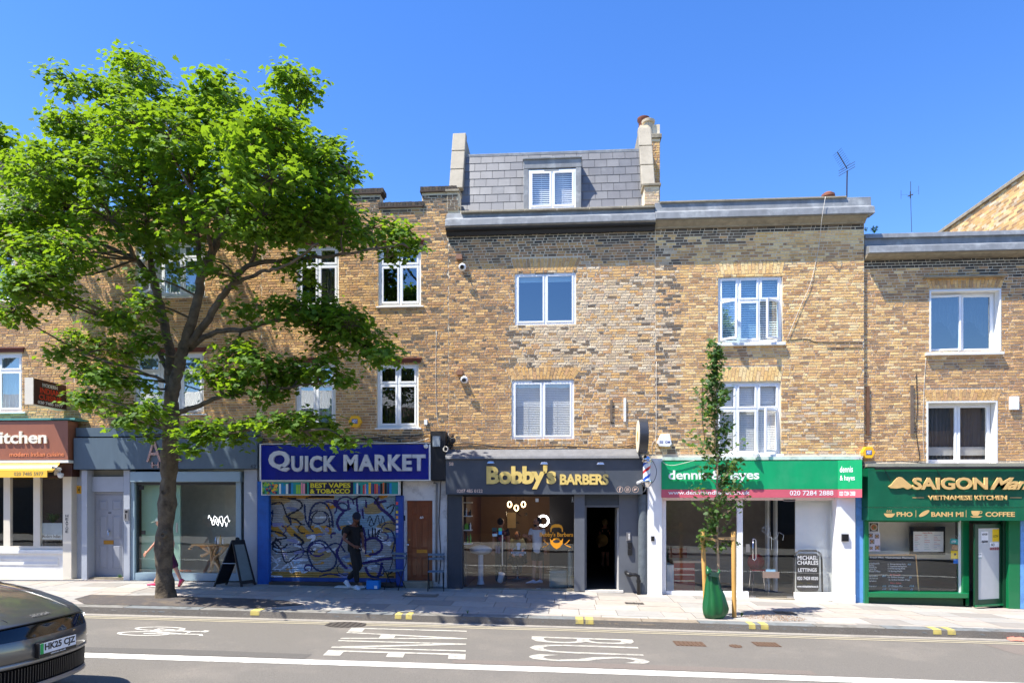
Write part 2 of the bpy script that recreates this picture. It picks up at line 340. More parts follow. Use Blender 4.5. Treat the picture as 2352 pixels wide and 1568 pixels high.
cover(745, 1428, 842, 1441, iron, 'dark round manhole cover in the shaded gutter below the kerb', True)
cover(1550, 1473, 1617, 1483, rust, 'rusty rectangular cover in the road beside the painted BUS lettering')
cover(1676, 1480, 1703, 1487, rust, 'small round rusty cover in the road between two larger covers', True, bars=4)
cover(1733, 1475, 1788, 1484, rust, 'rusty slatted cover in the road, rightmost of three')
cover(925, 1362, 1008, 1370, mat('slab_cover', hx(120, 112, 102), .9), 'recessed paved inspection cover in the pavement before the wooden door', bars=2, cat='inspection cover')
cover(1436, 1383, 1478, 1387, iron, 'small grey metal cover in sunny pavement near the barber drainpipe', bars=3, cat='inspection cover')
cover(1782, 1404, 1824, 1410, iron, 'small grey metal cover in pavement right of the young tree', bars=3, cat='inspection cover')
# tarmac bed round the big tree
b = MB(); nb_ = 40
X0, X1 = X_(165, -2.9), X_(655, -2.9)
for i in range(nb_+1):
    x = X0+(X1-X0)*i/nb_; e = min(1, (i/nb_)*8, (1-i/nb_)*6)
    for j in range(7):
        y = -2.25-RU(0, .03)-(1.06-.5*(1-e))*j/6; b.v.append((x+(j-3)*.12*(1 if i > nb_*.8 else 0), y, G(x, y)+.006+(.05*math.exp(-((x+8.33)**2)/1.5) if 0 < j < 6 else 0)))
for i in range(nb_):
    for j in range(6): b._f([(i*7+j, i*7+j+1, i*7+7+j+1, i*7+7+j)])
o = b.build('tree_bed', asph2, None, origin=Vector((0, 0, 0))); o['kind'] = 'structure'
# leaf litter and wood chips
def scatter(name, cx, cy, rx, ry, n, m, s0, s1, label, cat, h=.004):
    b = MB()
    for i in range(n):
        a = RU(0, 6.28); q = math.sqrt(R()); x = cx+rx*q*math.cos(a); y = min(-.02, cy+ry*q*math.sin(a)); s = RU(s0, s1); an = RU(0, 3.14); z = G(x, y)+.008
        dx, dy = math.cos(an)*s, math.sin(an)*s; b.quad((x-dx, y-dy, z+h*R()), (x+dy*.4, y-dx*.4, z+.012*R()), (x+dx, y+dy, z+h*R()), (x-dy*.4, y+dx*.4, z+.015*R()))
    o = b.build(name, m, None, origin=Vector((cx, cy, G(cx, cy)))); return tag(o, label, cat, kind='stuff')
chips = mat('wood_chips', hx(146, 116, 88), .9, var=.4, scale=30); dry = mat('dry_leaves', hx(176, 150, 104), .9, var=.4, scale=30)
xt, yt = 4.06, -2.84
scatter('wood_chips', xt+.15, yt, .6, .36, 900, chips, .006, .02, 'brown wood chips spread round the foot of the young tree', 'wood chips', .02)
scatter('litter', -8.9, -3.0, 1.0, .25, 260, dry, .01, .03, 'dry leaf litter on the tarmac bed by the big trunk', 'leaf litter')
scatter('litter', -4.5, -.12, 2.6, .12, 160, dry, .01, .03, 'small rubbish and dry leaves along the foot of the shutter', 'litter')
tuftm = mat('weed_green', hx(86, 132, 50), .7, var=.25)
def weed(x, y, n, s, label, z=None, name='weed', cat='weed'):
    b = MB(); z = G(x, y) if z is None else z
    for i in range(n):
        a = RU(0, 6.28); h = RU(.3, 1)*s; l = RU(.2, .9)*s; c = Vector((x+math.cos(a)*l*.6, y+math.sin(a)*l*.3, z+h)); r = s*.16; p = Vector((x, y, z))
        u = Vector((math.cos(a), math.sin(a), RU(-.3, .6)))*r; v = Vector((-math.sin(a), math.cos(a), RU(-.2, .2)))*r*.7
        b.quad(c-u, c-v, c+u, c+v); b.quad(p, p+Vector((.004, 0, 0)), c+Vector((.004, 0, 0)), c)
    return tag(b.build(name, tuftm, None, origin=Vector((x, y, z))), label, cat)
weed(X_(279), -.06, 46, .13, 'small green weed growing at the foot of the grey door frame')
weed(3.6, -2.75, 40, .08, 'low green weed beside the green watering bag')
weed(X_(1069, -PW), -PW+.3, 18, .07, 'tiny weed sprouting from a kerb joint in the shade')
pk = MB(); xp, yp = 8.35, -PW-.12
for i in range(14):
    x = xp+RU(-.28, .3); y = yp+RU(-.1, .1); pk.quad((x-.07, y-.04, G(x, y)+.006), (x+.05, y-.05, G(x, y)+.02), (x+.07, y+.03, G(x, y)+.05), (x-.05, y+.05, G(x, y)+.03))
tag(pk.build('crumpled_bag', mat('pink_plastic', hx(226, 128, 108), .4)), 'crumpled pink plastic bag lying in the gutter at the frame edge', 'plastic bag')
# ------------------------------------------------------------------ buildings
PAL = {
 'yellow': [(200, 158, 92), (192, 148, 80), (206, 168, 104), (178, 136, 78), (214, 178, 120), (172, 132, 84), (152, 120, 84), (200, 150, 76), (186, 142, 92), (128, 100, 74), (176, 130, 92), (210, 172, 108)],
 'brown': [(182, 142, 86), (170, 126, 74), (154, 112, 70), (190, 150, 90), (136, 100, 68), (164, 116, 74), (118, 90, 66), (196, 156, 96), (148, 118, 82), (104, 86, 70), (160, 118, 84), (186, 136, 72)],
 'pale': [(206, 188, 156), (196, 172, 132), (186, 166, 138), (214, 200, 172), (176, 150, 112), (158, 140, 116), (198, 160, 104), (180, 150, 124), (140, 126, 108), (206, 178, 126)],
 'soot': [(56, 52, 48), (44, 42, 40), (70, 62, 54), (84, 72, 58), (50, 46, 44), (104, 84, 60), (38, 38, 38), (92, 84, 76)],
 'dull': [(110, 94, 76), (124, 102, 76), (96, 80, 66), (140, 112, 78), (84, 74, 64), (128, 112, 92), (150, 124, 86)],
 'clean': [(222, 190, 128), (214, 178, 108), (204, 166, 96), (226, 200, 150), (198, 152, 80), (190, 148, 92), (178, 128, 80), (212, 184, 140)]}
def blend(v, f=.52):
    a = [sum(c[i] for c in v)/len(v) for i in range(3)]; g = sum(a)/3; return [tuple(min(240, ((c[i]*(1-f)+a[i]*f)*.93+g*.07)*(1.13 if a[0] > 140 else 1.0)+6) for i in range(3)) for c in v]
PAL = {k: [hx(*c) for c in blend(v)] for k, v in PAL.items()}
BH = .0655
BMESH = {}
def brickmesh(key, L, k, h=BH-.010):
    kk = (key, L, k, round(h, 3))
    if kk not in BMESH:
        b = MB(); b.cur = PAL[key][k % len(PAL[key])]; e = .004; l = L/2
        b.hexa([(-l+RU(0, e), -RU(.001, .007), -h/2+RU(0, e)), (l-RU(0, e), -RU(.001, .007), -h/2+RU(0, e)), (l, .03, -h/2), (-l, .03, -h/2),
                (-l+RU(0, e), -RU(.001, .007), h/2-RU(0, e)), (l-RU(0, e), -RU(.001, .007), h/2-RU(0, e)), (l, .03, h/2), (-l, .03, h/2)])
        me = bpy.data.meshes.new('brick'); me.from_pydata(b.v, [], b.f); me.materials.append(brickm)
        at = me.color_attributes.new('bc', 'FLOAT_COLOR', 'CORNER'); at.data.foreach_set('color', np.tile(np.array(b.cur), (len(me.loops), 1)).ravel()); BMESH[kk] = me
    return BMESH[kk]
def lay(b, bricks, limit=300):
    """bricks: (centre, length, palette, k, height, rotation about y) — the 300 largest in view as objects, the rest one part"""
    def size(q): c = q[0]; t = (c.y+D)+.07*(-c.x)*1.0; return q[1]*q[4]/(t*t)*(1+.02*c.x)
    bricks.sort(key=size, reverse=True); m = MB()
    for n, (c, L, key, k, h, rot) in enumerate(bricks):
        me = brickmesh(key, L, k, h)
        if n < limit: inst('brick', me, b, c, (0, rot, 0) if rot else None)
        else:
            n0 = len(m.v); ca, sa = math.cos(rot), math.sin(rot)
            for v in me.vertices: m.v.append((c.x+v.co.x*ca+v.co.z*sa, c.y+v.co.y+.0, c.z-v.co.x*sa+v.co.z*ca))
            m.cur = PAL[key][k % len(PAL[key])]
            m._f([tuple(i+n0 for i in p.vertices) for p in me.polygons])
    if m.f: o = m.build('brickwork', brickm, b); o['kind'] = 'stuff'
def courses(x0, x1, z0, z1, holes, cls, Y, out):
    """holes: functions z -> (xa, xb) or None"""
    z = z0; row = 0
    while z+BH <= z1+.001:
        zc = z+BH/2; cut = sorted([h for h in (f(zc) for f in holes) if h]); iv = []; a = x0
        for (p, q) in cut:
            if p > a: iv.append((a, p))
            a = max(a, q)
        if a < x1: iv.append((a, x1))
        for (p, q) in iv:
            x = p-((p*3.7+row*.113*(1 if row % 2 else 2)) % .17); st = (row+int(p*10)) % 2
            while x < q-.03:
                L = .205 if (st or R() < .12) else .1025
                st = 1-st; a_, c_ = max(x, p), min(x+L, q); x += L
                if c_-a_ < .035: continue
                Lq = round((c_-a_-.015)/.02)*.02 if (c_-a_) not in (.205, .1025) else c_-a_-.0142
                Lq = min(Lq, c_-a_-.004); key = cls((a_+c_)/2, zc); out.append((Vector(((a_+c_)/2, Y, zc+RU(-.0025, .0025))), round(Lq, 4), key, random.randrange(12), BH-.0155, 0))
        z += BH; row += 1
def rect_hole(x0, x1, z0, z1): return lambda z: (x0, x1) if z0 < z < z1 else None
def arch(rect, top_l, top_r, ytop, Y, out, key):
    """gauged flat arch over a window: fanned upright bricks; returns the hole it needs in the courses"""
    a = P(rect[0], rect[1], Y); c = P(rect[2], rect[1], Y); zt = P(rect[0], ytop, Y).z; tl, tr = X_(top_l, Y), X_(top_r, Y); z0 = a.z; n = max(9, int(round((c.x-a.x+tr-tl)/2/.083)))
    for i in range(n):
        f = (i+.5)/n; xb = a.x+(c.x-a.x)*f; xt = tl+(tr-tl)*f; ln = math.hypot(xt-xb, zt-z0); rot = math.atan2(xt-xb, zt-z0); wd = (c.x-a.x)/n
        parts = [(0, .68), (.68, 1)] if i % 2 else [(0, .32), (.32, 1)]
        for p, q in parts:
            s = (p+q)/2; cx = xb+(xt-xb)*s; cz = z0+(zt-z0)*s; out.append((Vector((cx, Y-.002, cz)), round(ln*(q-p)-.008, 3), key, random.randrange(12), round(wd*(1+.0)*(1+(tr-tl-(c.x-a.x))/(c.x-a.x)*s)-.012, 3), rot-math.pi/2))
    return lambda z: (a.x+(tl-a.x)*(z-z0)/(zt-z0)-.004, c.x+(tr-c.x)*(z-z0)/(zt-z0)+.004) if z0 <= z <= zt else None
def wallmesh(x0, x1, z0, z1, Y, th, holes):
    """solid wall with rectangular openings (x0, x1, z0, z1)"""
    b = MB(); xs_ = sorted({x0, x1, *[min(max(h[i], x0), x1) for h in holes for i in (0, 1)]}); zs = sorted({z0, z1, *[h[i] for h in holes for i in (2, 3)]})
    for i in range(len(xs_)-1):
        for j in range(len(zs)-1):
            xm, zm = (xs_[i]+xs_[i+1])/2, (zs[j]+zs[j+1])/2
            if xs_[i+1]-xs_[i] < 1e-4 or any(h[0] < xm < h[1] and h[2] < zm < h[3] for h in holes): continue
            b.box(xs_[i], xs_[i+1], Y, Y+th, zs[j], zs[j+1])
    return b
def H(rect, Y=0):
    a = P(rect[0], rect[3], Y); c = P(rect[2], rect[1], Y); return (a.x, c.x, a.z, c.z)
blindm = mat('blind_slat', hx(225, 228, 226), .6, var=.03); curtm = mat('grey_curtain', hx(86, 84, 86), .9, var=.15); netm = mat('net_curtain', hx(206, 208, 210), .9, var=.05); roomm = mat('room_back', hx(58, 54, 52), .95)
def blind(win, x0, x1, z0, z1, y, pitch=.05, m=None, tilt=.02):
    b = MB(); z = z0
    while z < z1: h_ = pitch*(.93 if tilt > .03 else .72); b.hexa([(x0, y, z), (x1, y, z), (x1, y+.004, z), (x0, y+.004, z), (x0, y+.012, z+h_), (x1, y+.012, z+h_), (x1, y+.016, z+h_), (x0, y+.016, z+h_)]); z += pitch
    for f in (.25, .75): x = x0+(x1-x0)*f; b.box(x-.004, x+.004, y-.004, y-.001, z0, z1)
    o = b.build('blind', m or blindm, win); return o
def curtain(win, x0, x1, z0, z1, y, m=None, fold=.09, hem=None):
    b = MB(); n = max(8, int((x1-x0)/.03))
    for i in range(n+1):
        x = x0+(x1-x0)*i/n; yy = y+.025*math.sin(x/fold*6.28)+.01*math.sin(x*31); zz = z0 if not hem else hem((x-x0)/(x1-x0))*(z1-z0)+z0
        b.v += [(x, yy, zz), (x, yy, z1)]
    for i in range(n): b._f([(2*i, 2*i+2, 2*i+3, 2*i+1)])
    return b.build('curtain', m or curtm, win, smooth=True)
def window(bd, rect, cells, Y=0, rec=.07, fr=.05, sash=.045, g=None, sill=None, cover=None, vent=False, sillw=.05, fm=None, lm=.25):
    x0, x1, z0, z1 = H(rect, Y); yf = Y+rec; fm = fm or upvc; b = MB()
    b.box(x0+.002, x0+fr, yf, yf+.07, z0, z1-.002).box(x1-fr, x1-.002, yf, yf+.07, z0, z1-.002).box(x0+fr, x1-fr, yf+.001, yf+.069, z1-fr, z1-.003).box(x0+fr, x1-fr, yf+.001, yf+.069, z0+.001, z0+fr)
    xi0, xi1, zi0, zi1 = x0+fr, x1-fr, z0+fr, z1-fr; W, Hh = xi1-xi0, zi1-zi0; mx = sorted({c[0] for c in cells if 0 < c[0] < 1}); 
    for c in cells:
        a, e, p, q = xi0+W*c[0], xi0+W*c[1], zi0+Hh*c[2], zi0+Hh*c[3]
        if c[0] > 0: b.box(a-.018, a+.018, yf+.002, yf+.068, p, q)
        if c[2] > 0: b.box(a, e, yf+.003, yf+.067, p-.018, p+.018)
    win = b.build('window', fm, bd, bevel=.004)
    for c in cells:
        a, e, p, q = xi0+W*c[0], xi0+W*c[1], zi0+Hh*c[2], zi0+Hh*c[3]
        if c[0] > 0: a += .018
        if c[1] < 1: e -= .018
        if c[2] > 0: p += .018
        if c[3] < 1: q -= .018
        ang = c[4] if len(c) > 4 else 0; hinge = c[5] if len(c) > 5 else 'l'; M = None; ys = yf-.012
        if ang:
            hxp = a if hinge == 'l' else e; piv = Vector((hxp, ys, 0)); M = Matrix.Translation(piv) @ Matrix.Rotation(-ang if hinge == 'l' else ang, 4, 'Z') @ Matrix.Translation(-piv)
        s = MB(); sw = sash
        s.box(a+.002, a+sw, ys, ys+.05, p+.002, q-.002, M).box(e-sw, e-.002, ys, ys+.05, p+.002, q-.002, M).box(a+sw, e-sw, ys+.001, ys+.049, q-sw, q-.003, M).box(a+sw, e-sw, ys+.001, ys+.049, p+.003, p+sw, M)
        s.build('sash', fm, win, bevel=.003)
        gm = c[6] if len(c) > 6 else (g or gl)
        MB().box(a+sw-.004, e-sw+.004, ys+.02, ys+.028, p+sw-.004, q-sw+.004, M).build('pane', gm, win)
    if vent: MB().box(x0+(x1-x0)*.33, x0+(x1-x0)*.64, yf-.015, yf-.001, z1-fr*.75, z1-fr*.3).build('vent_slot', mat('vent_grey', hx(140, 144, 146), .5), win)
    if cover: cover(win, x0+fr, x1-fr, z0+fr, z1-fr, yf+.12)
    rd = 1.6 if lm > .1 else .6; lz = .3 if lm > .1 else .02
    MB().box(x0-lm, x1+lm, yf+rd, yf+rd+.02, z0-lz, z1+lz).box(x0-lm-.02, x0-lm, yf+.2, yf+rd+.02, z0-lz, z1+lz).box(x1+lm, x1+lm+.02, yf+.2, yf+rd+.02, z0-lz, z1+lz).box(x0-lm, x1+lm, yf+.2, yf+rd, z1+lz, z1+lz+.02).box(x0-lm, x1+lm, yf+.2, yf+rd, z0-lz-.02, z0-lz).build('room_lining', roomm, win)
    if sill:
        sx0, sx1, sz0, sz1 = H(sill, Y-.06); MB().box(sx0, sx1, Y-sillw, Y+rec+.02, sz0, sz1).build('sill', white, win, bevel=.006)
    return win
CAS2 = [(0, .5, 0, 1), (.5, 1, 0, 1)]
FOUR = [(0, .5, 0, .70), (.5, 1, 0, .70), (0, .5, .70, 1), (.5, 1, .70, 1)]
def yz(b, pts, x0, x1): return b.prism([(x0, y, z) for y, z in pts], (x1-x0, 0, 0))
def shell(bd, x0, x1, ztop, back=7.5, th=.2):      # party walls, back wall, floors and flat roof
    b = MB(); b.box(x0+.01, x0+th, .34, back, base(x0)-.4, ztop-.1).box(x1-th, x1-.01, .34, back, base(x1)-.4, ztop-.1).box(x0+th, x1-th, back-th, back, -.6, ztop-.1)
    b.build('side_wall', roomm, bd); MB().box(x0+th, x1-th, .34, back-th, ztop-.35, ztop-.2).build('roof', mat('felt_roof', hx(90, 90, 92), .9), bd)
    MB().box(x0+th, x1-th, .36, back-th, 3.25, 3.45).build('ceiling', mat('shop_ceiling', hx(190, 188, 180), .9), bd)
    MB().box(x0+th, x1-th, .0, back-th, min(base(x0), base(x1))-.3, (base(x0)+base(x1))/2+.0).build('floor', mat('shop_floor', hx(92, 82, 72), .6), bd)
XB = [X_(p) for p in (170, 600, 1030, 1505, 1985)]
BA = thing('restaurant_building', (-14.3, .0, base(-14)), 'brick terrace building at the left edge over the brown restaurant sign', 'building')
BB = thing('salon_building', (-9.8, .0, base(-9.8)), 'brick terrace building above the slate blue salon front behind the big tree', 'building')
BC = thing('market_building', (-5.0, .0, base(-5)), 'brick terrace building above the blue Quick Market sign, with stepped parapet', 'building')
BD = thing('barber_building', (-.2, .0, base(-.2)), 'brick terrace building with slate mansard and dormer above the barber shop', 'building')
BE = thing('agency_building', (4.7, .0, base(4.7)), 'brick terrace building above the bright green estate agent sign', 'building')
BF = thing('eatery_building', (9.4, .07, base(9.4)), 'lower brick terrace building above the dark green Vietnamese kitchen front', 'building')
Z = lambda px, py, Y=0: P(px, py, Y).z
# ---- D: barber building
Wd2, Wd1 = (1182.6, 623.5, 1322.6, 746.4), (1175.3, 871.7, 1318, 1008.5)
br = []; hs = []
def clsD(x, z):
    p = (x-X_(1030))/(X_(1505)-X_(1030)); zt = Z(1268, 560)
    if z > Z(1268, 548): return 'soot' if R() < .85 else 'dull'
    if z > zt: return random.choice(('soot', 'dull', 'brown', 'dull'))
    if z > Z(1268, 600): return 'dull' if R() < .4 else 'brown'
    if R() < .07: return 'dull'
    if p > .42 and Z(1400, 850) < z < Z(1400, 640): return 'pale' if R() < .75 else 'yellow'
    if .3 < p < .7 and Z(1400, 870) < z < Z(1400, 745): return random.choice(('pale', 'dull', 'yellow'))
    return ('brown' if R() < .55 else 'yellow') if p < .5 else random.choice(('pale', 'yellow', 'yellow', 'brown'))
hs.append(arch(Wd2, 1174, 1336, 594.3, 0, br, 'yellow')); hs.append(arch(Wd1, 1160, 1338, 844.8, 0, br, 'yellow'))
for r in (Wd2, Wd1): hs.append(rect_hole(*H(r)))
zb, ztD = 3.28, Z(1268, 528)
courses(XB[2], XB[3], zb, ztD, hs, clsD, 0, br); lay(BD, br)
wallmesh(XB[2], XB[3], 3.1, Z(1268, 478, .0), 0.006, .3, [H(Wd2), H(Wd1)]).build('wall', mortar, BD)
shell(BD, XB[2], XB[3], 9.2)
window(BD, Wd2, CAS2, g=glb, vent=True, rec=.03, cover=lambda w_, a, c, p, q, y: MB().box(a, c, y, y+.03, q-.14, q).build('blind', blindm, w_))
window(BD, Wd1, CAS2, g=gl, vent=True, rec=.03, cover=lambda w_, a, c, p, q, y: blind(w_, a, c, p, q, y-.02, .042, tilt=.034))
# cornice, gutter and coping in lead, black painted moulding below
x0, x1 = XB[2]-.04, XB[3]-.02
blackp = mat('black_gloss_paint', hx(34, 35, 38), .5, var=.1)
def zz(py, Y, px=1268): return P(px, py, Y).z
pr = [(.05, zz(484, .0)), (-.06, zz(484, -.06)), (-.08, zz(495, -.08)), (-.26, zz(497, -.26)), (-.28, zz(512, -.28)), (-.22, zz(514, -.28)), (.05, zz(514, -.28))]
yz(MB(), pr, x0, x1).build('lead_gutter', lead, BD, bevel=.01)
yz(MB(), [(.04, zz(512, -.2)), (-.22, zz(514, -.24)), (-.20, zz(521, -.2)), (-.10, zz(527, -.10)), (-.06, zz(536, -.06)), (.04, zz(536, -.0))], x0, x1).build('cornice_moulding', blackp, BD)
for i in range(6):
    a = x0+.36+(x1-x0-.36)*i/6; MB().box(a+.004, a+(x1-x0-.36)/6-.004, -.14, .3, zz(484, -.1), zz(478, -.14)).build('coping_stone', stone, BD, bevel=.008)
# mansard
slate = [mat('slate_%s' % n, hx(*c), .42, var=.1, scale=4, streak=.4, dirt=(hx(150, 150, 150), .25, 2.5)) for n, c in (('mid', (106, 106, 108)), ('dark', (100, 101, 104)), ('light', (113, 113, 114)))]
ym0, ym1 = .45, 1.0; zm0 = Z(1268, 484, .3)-.1; zm1 = P(1268, 352, ym1).z; xm0, xm1 = P(1058, 470, ym0).x, P(1479, 470, ym0).x
yz(MB(), [(ym0+.02, zm0), (ym1+.02, zm1), (5, zm1), (5, zm0)], xm0, xm1).build('mansard_wall', mat('roofing_felt', hx(60, 62, 66), .9), BD)
dx0, dx1 = P(1202.5, 400, .42).x, P(1335, 400, .42).x; dz1 = P(1268, 362, .42).z
nrow = 8; gh = (zm1-.02-zm0)/nrow; ang = math.atan2(ym1-ym0, zm1-zm0); ccs = .305
for j in range(nrow):
    x = xm0-(.15 if j % 2 else 0)
    zc = zm0+gh*j
    while x < xm1:
        a, c = max(x, xm0), min(x+ccs, xm1); x += ccs
        segs = [(a, c)]
        if zc < dz1:
            segs = [(a, min(c, dx0)), (max(a, dx1), c)]
        for (p, q) in segs:
            if q-p < .03: continue
            key = ('sl', round(q-p, 3)); me = SM.get((key, 0)); k = random.randrange(3)
            if (key, k) not in SM:
                b = MB().box(-(q-p)/2+.004, (q-p)/2-.004, -.010, .006, .0, gh*1.15); me = bpy.data.meshes.new('slate'); me.from_pydata(b.v, [], b.f); me.materials.append(slate[k]); SM[(key, k)] = me
            y = ym0+(ym1-ym0)*(zc-zm0)/(zm1-zm0); inst('slate', SM[(key, k)], BD, ((p+q)/2, y-.026, zc), (-ang-.045, 0, 0))
MB().box(xm0, xm1, ym1-.05, ym1+.3, zm1-.06, zm1+.02).build('ridge_flashing', lead, BD, bevel=.01)
# dormer
Yd = .40
b = MB(); xw0, xw1 = P(1214, 400, Yd).x, P(1322.7, 400, Yd).x; zd0 = zm0; zw1 = P(1268, 386, Yd).z
b.box(dx0, xw0, Yd, 1.3, zd0, zw1).box(xw1, dx1, Yd, 1.3, zd0, zw1).box(dx0, dx1, Yd-.005, 1.3, zw1, dz1-.05).box(dx0-.02, dx1+.02, Yd-.04, 1.35, dz1-.05, dz1); b.build('dormer', lead, BD, bevel=.01)
window(BD, (1214, 386, 1322.7, 480), CAS2, Y=Yd-.01, rec=.02, lm=.02, g=gl, vent=True, cover=lambda w_, a, c, p, q, y: blind(w_, a, c, p, q, y-.03, .05))
# raking party walls with rendered copings either side of the mansard
def upstand(pxl, pxr, pyt, Yt, pyb, Yb, label=None):
    xl, xr = P(pxl, pyb, Yb).x, P(pxr, pyb, Yb).x; zt, z0 = P(pxl, pyt, Yt).z, P(pxl, pyb, Yb).z; dy, dz = Yt-Yb, zt-z0
    for i in range(3):
        f0, f1 = i/3, (i+1)/3; g_ = .006
        a = (Yb+dy*f0, z0+dz*f0+g_); c = (Yb+dy*f1, z0+dz*f1-g_)
        pts = [a, c, (c[0]+.22, c[1]+(.0 if i == 2 else 0)), (a[0]+.22, a[1])]
        yz(MB(), pts, xl, xr).build('coping_slab', render_, BD, bevel=.02)
    yz(MB(), [(Yb+.2, z0-.3), (Yt+.2, zt-.05), (Yt+3, zt-.05), (Yt+3, z0-.3)], xl+.02, xr-.02).build('party_wall', stone, BD)
upstand(1031, 1062.5, 306, 1.05, 432, .42); upstand(1474, 1505, 292, 1.2, 424, .42)
def kneeler(px0, px1, py0, py1, side):
    a, c = P(px0, py1, -.02), P(px1, py0, -.02); bb = []; courses(a.x, c.x, a.z, c.z-.09, [], lambda x, z: 'dull' if side < 0 else 'pale', -.025, bb); lay(BD, bb, 0)
    MB().box(a.x, c.x, -.02, .5, a.z, c.z-.08).build('kneeler', mortar, BD); yz(MB(), [(-.07, c.z-.075), (-.07, c.z-.02), (.4, c.z+.05), (.4, c.z-.075)], a.x-.04, c.x+.04).build('kneeler_cap', stone, BD, bevel=.01)
kneeler(1480, 1514, 420, 470, 1); kneeler(1027, 1052, 434, 484, -1)
# chimney stack and pots behind the right hand party wall
YC = 1.9; a, c = P(1497, 462, YC), P(1516, 313, YC); bb = []
courses(a.x-.15, c.x, a.z-.3, c.z-.08, [], lambda x, z: 'yellow', YC-.01, bb); lay(BD, bb, 0)
MB().box(a.x-.15, c.x, YC, YC+1.6, a.z-.3, c.z-.06).build('chimney', mortar, BD); MB().box(a.x-.2, c.x+.04, YC-.05, YC+1.65, c.z-.06, c.z+.05).build('chimney_cap', stone, BD, bevel=.01)
pp = P(1490, 302, YC); MB().lathe([(.15, 0), (.13, .05), (.125, .34), (.17, .36), (.18, .42), (.15, .44), (.11, .44), (.1, .3)], (pp.x, YC+.1, pp.z-.1), 20).build('chimney_pot', mat('buff_clay', hx(190, 176, 150), .8), BD, smooth=True)
pp = P(1480, 302, YC+.5); MB().lathe([(.16, 0), (.14, .05), (.13, .45), (.17, .5), (.17, .56), (.12, .56), (.1, .4)], (pp.x, YC+.7, pp.z-.1), 20).build('chimney_pot', mat('terracotta', hx(122, 72, 54), .85, var=.25, dirt=(hx(70, 50, 44), .6, 8)), BD, smooth=True)
MB().box(P(1470, 300, YC).x, c.x, YC+.03, YC+1.55, c.z-.3, pp.z-.08).build('chimney', mortar, BD)
# ---- E: agency building
We2, We1 = (1649.8, 631, 1797, 786), (1645, 876.3, 1793.4, 1044)
br = []; hs = [arch(We2, 1641, 1803, 602.5, 0, br, 'clean'), arch(We1, 1650, 1800, 842.7, 0, br, 'clean'), rect_hole(*H(We2)), rect_hole(*H(We1))]
def clsE(x, z):
    if z > Z(1750, 536): return 'soot' if R() < .5 else 'dull'
    if z > Z(1750, 560): return 'dull' if (x < 4.6 and R() < .6) else 'clean'
    p = (x-XB[3])/4.8
    if p < .12: return random.choice(('pale', 'dull', 'yellow'))
    if z < Z(1750, 880): return random.choice(('pale', 'yellow', 'brown', 'yellow', 'clean'))
    return random.choice(('clean', 'yellow', 'clean', 'yellow', 'brown'))
ztE = Z(1750, 514); courses(XB[3], XB[4], zb, ztE, hs, clsE, 0, br); lay(BE, br)
wallmesh(XB[3], XB[4], 3.1, Z(1750, 462, 0), .006, .3, [H(We2), H(We1)]).build('wall', mortar, BE); shell(BE, XB[3], XB[4]-.02, 9.2)
op = math.radians(38)
TRI = [(0, .31, 0, .64, op, 'l'), (.31, .66, 0, .64), (.66, 1, 0, .64, op, 'r'), (0, .31, .64, 1), (.31, .66, .64, 1), (.66, 1, .64, 1)]
TRI1 = [(0, .31, 0, .64), (.31, .66, 0, .64), (.66, 1, 0, .64, op, 'r'), (0, .31, .64, 1), (.31, .66, .64, 1), (.66, 1, .64, 1)]
window(BE, We2, TRI, g=glb, rec=.05, sill=(1646, 785.5, 1804, 794.5), sillw=.09, cover=lambda w_, a, c, p, q, y: blind(w_, a, c, p, q, y, .055))
window(BE, We1, TRI1, rec=.05, sill=(1642, 1042, 1800, 1050), sillw=.07, cover=lambda w_, a, c, p, q, y: blind(w_, a, c, p, q, y-.02, .042, tilt=.034))
x0, x1 = XB[3]-.02, XB[4]+.12
zy = lambda py, Y: P(1750, py, Y).z
yz(MB(), [(.35, zy(457, .0)), (-.08, zy(459, -.08)), (-.08, zy(463, -.08)), (-.10, zy(478, -.12)), (-.27, zy(481, -.27)), (-.29, zy(496, -.29)), (-.2, zy(498, -.24)), (.04, zy(498, -.2)), (.35, zy(480, .0))], x0, x1).build('lead_gutter', lead, BE, bevel=.01)
yz(MB(), [(.04, zy(497, -.2)), (-.2, zy(498, -.24)), (-.17, zy(504, -.2)), (-.07, zy(514, -.1)), (-.05, zy(519, -.05)), (.04, zy(519, 0))], x0, XB[4]).build('cornice_moulding', stone, BE)
MB().box(XB[3]+.1, X_(1940), -.12, .2, zy(460, -.1), zy(456, -.1)).build('coping_stone', stone, BE, bevel=.006)
pc = P(1902, 452, .5); MB().lathe([(.13, 0), (.13, .05), (.16, .06), (.15, .12), (.08, .17), (.02, .19)], (pc.x, .5, pc.z-.07), 18).build('roof_vent', mat('terracotta', hx(122, 72, 54), .85, var=.25, dirt=(hx(70, 50, 44), .6, 8)), BE, smooth=True)
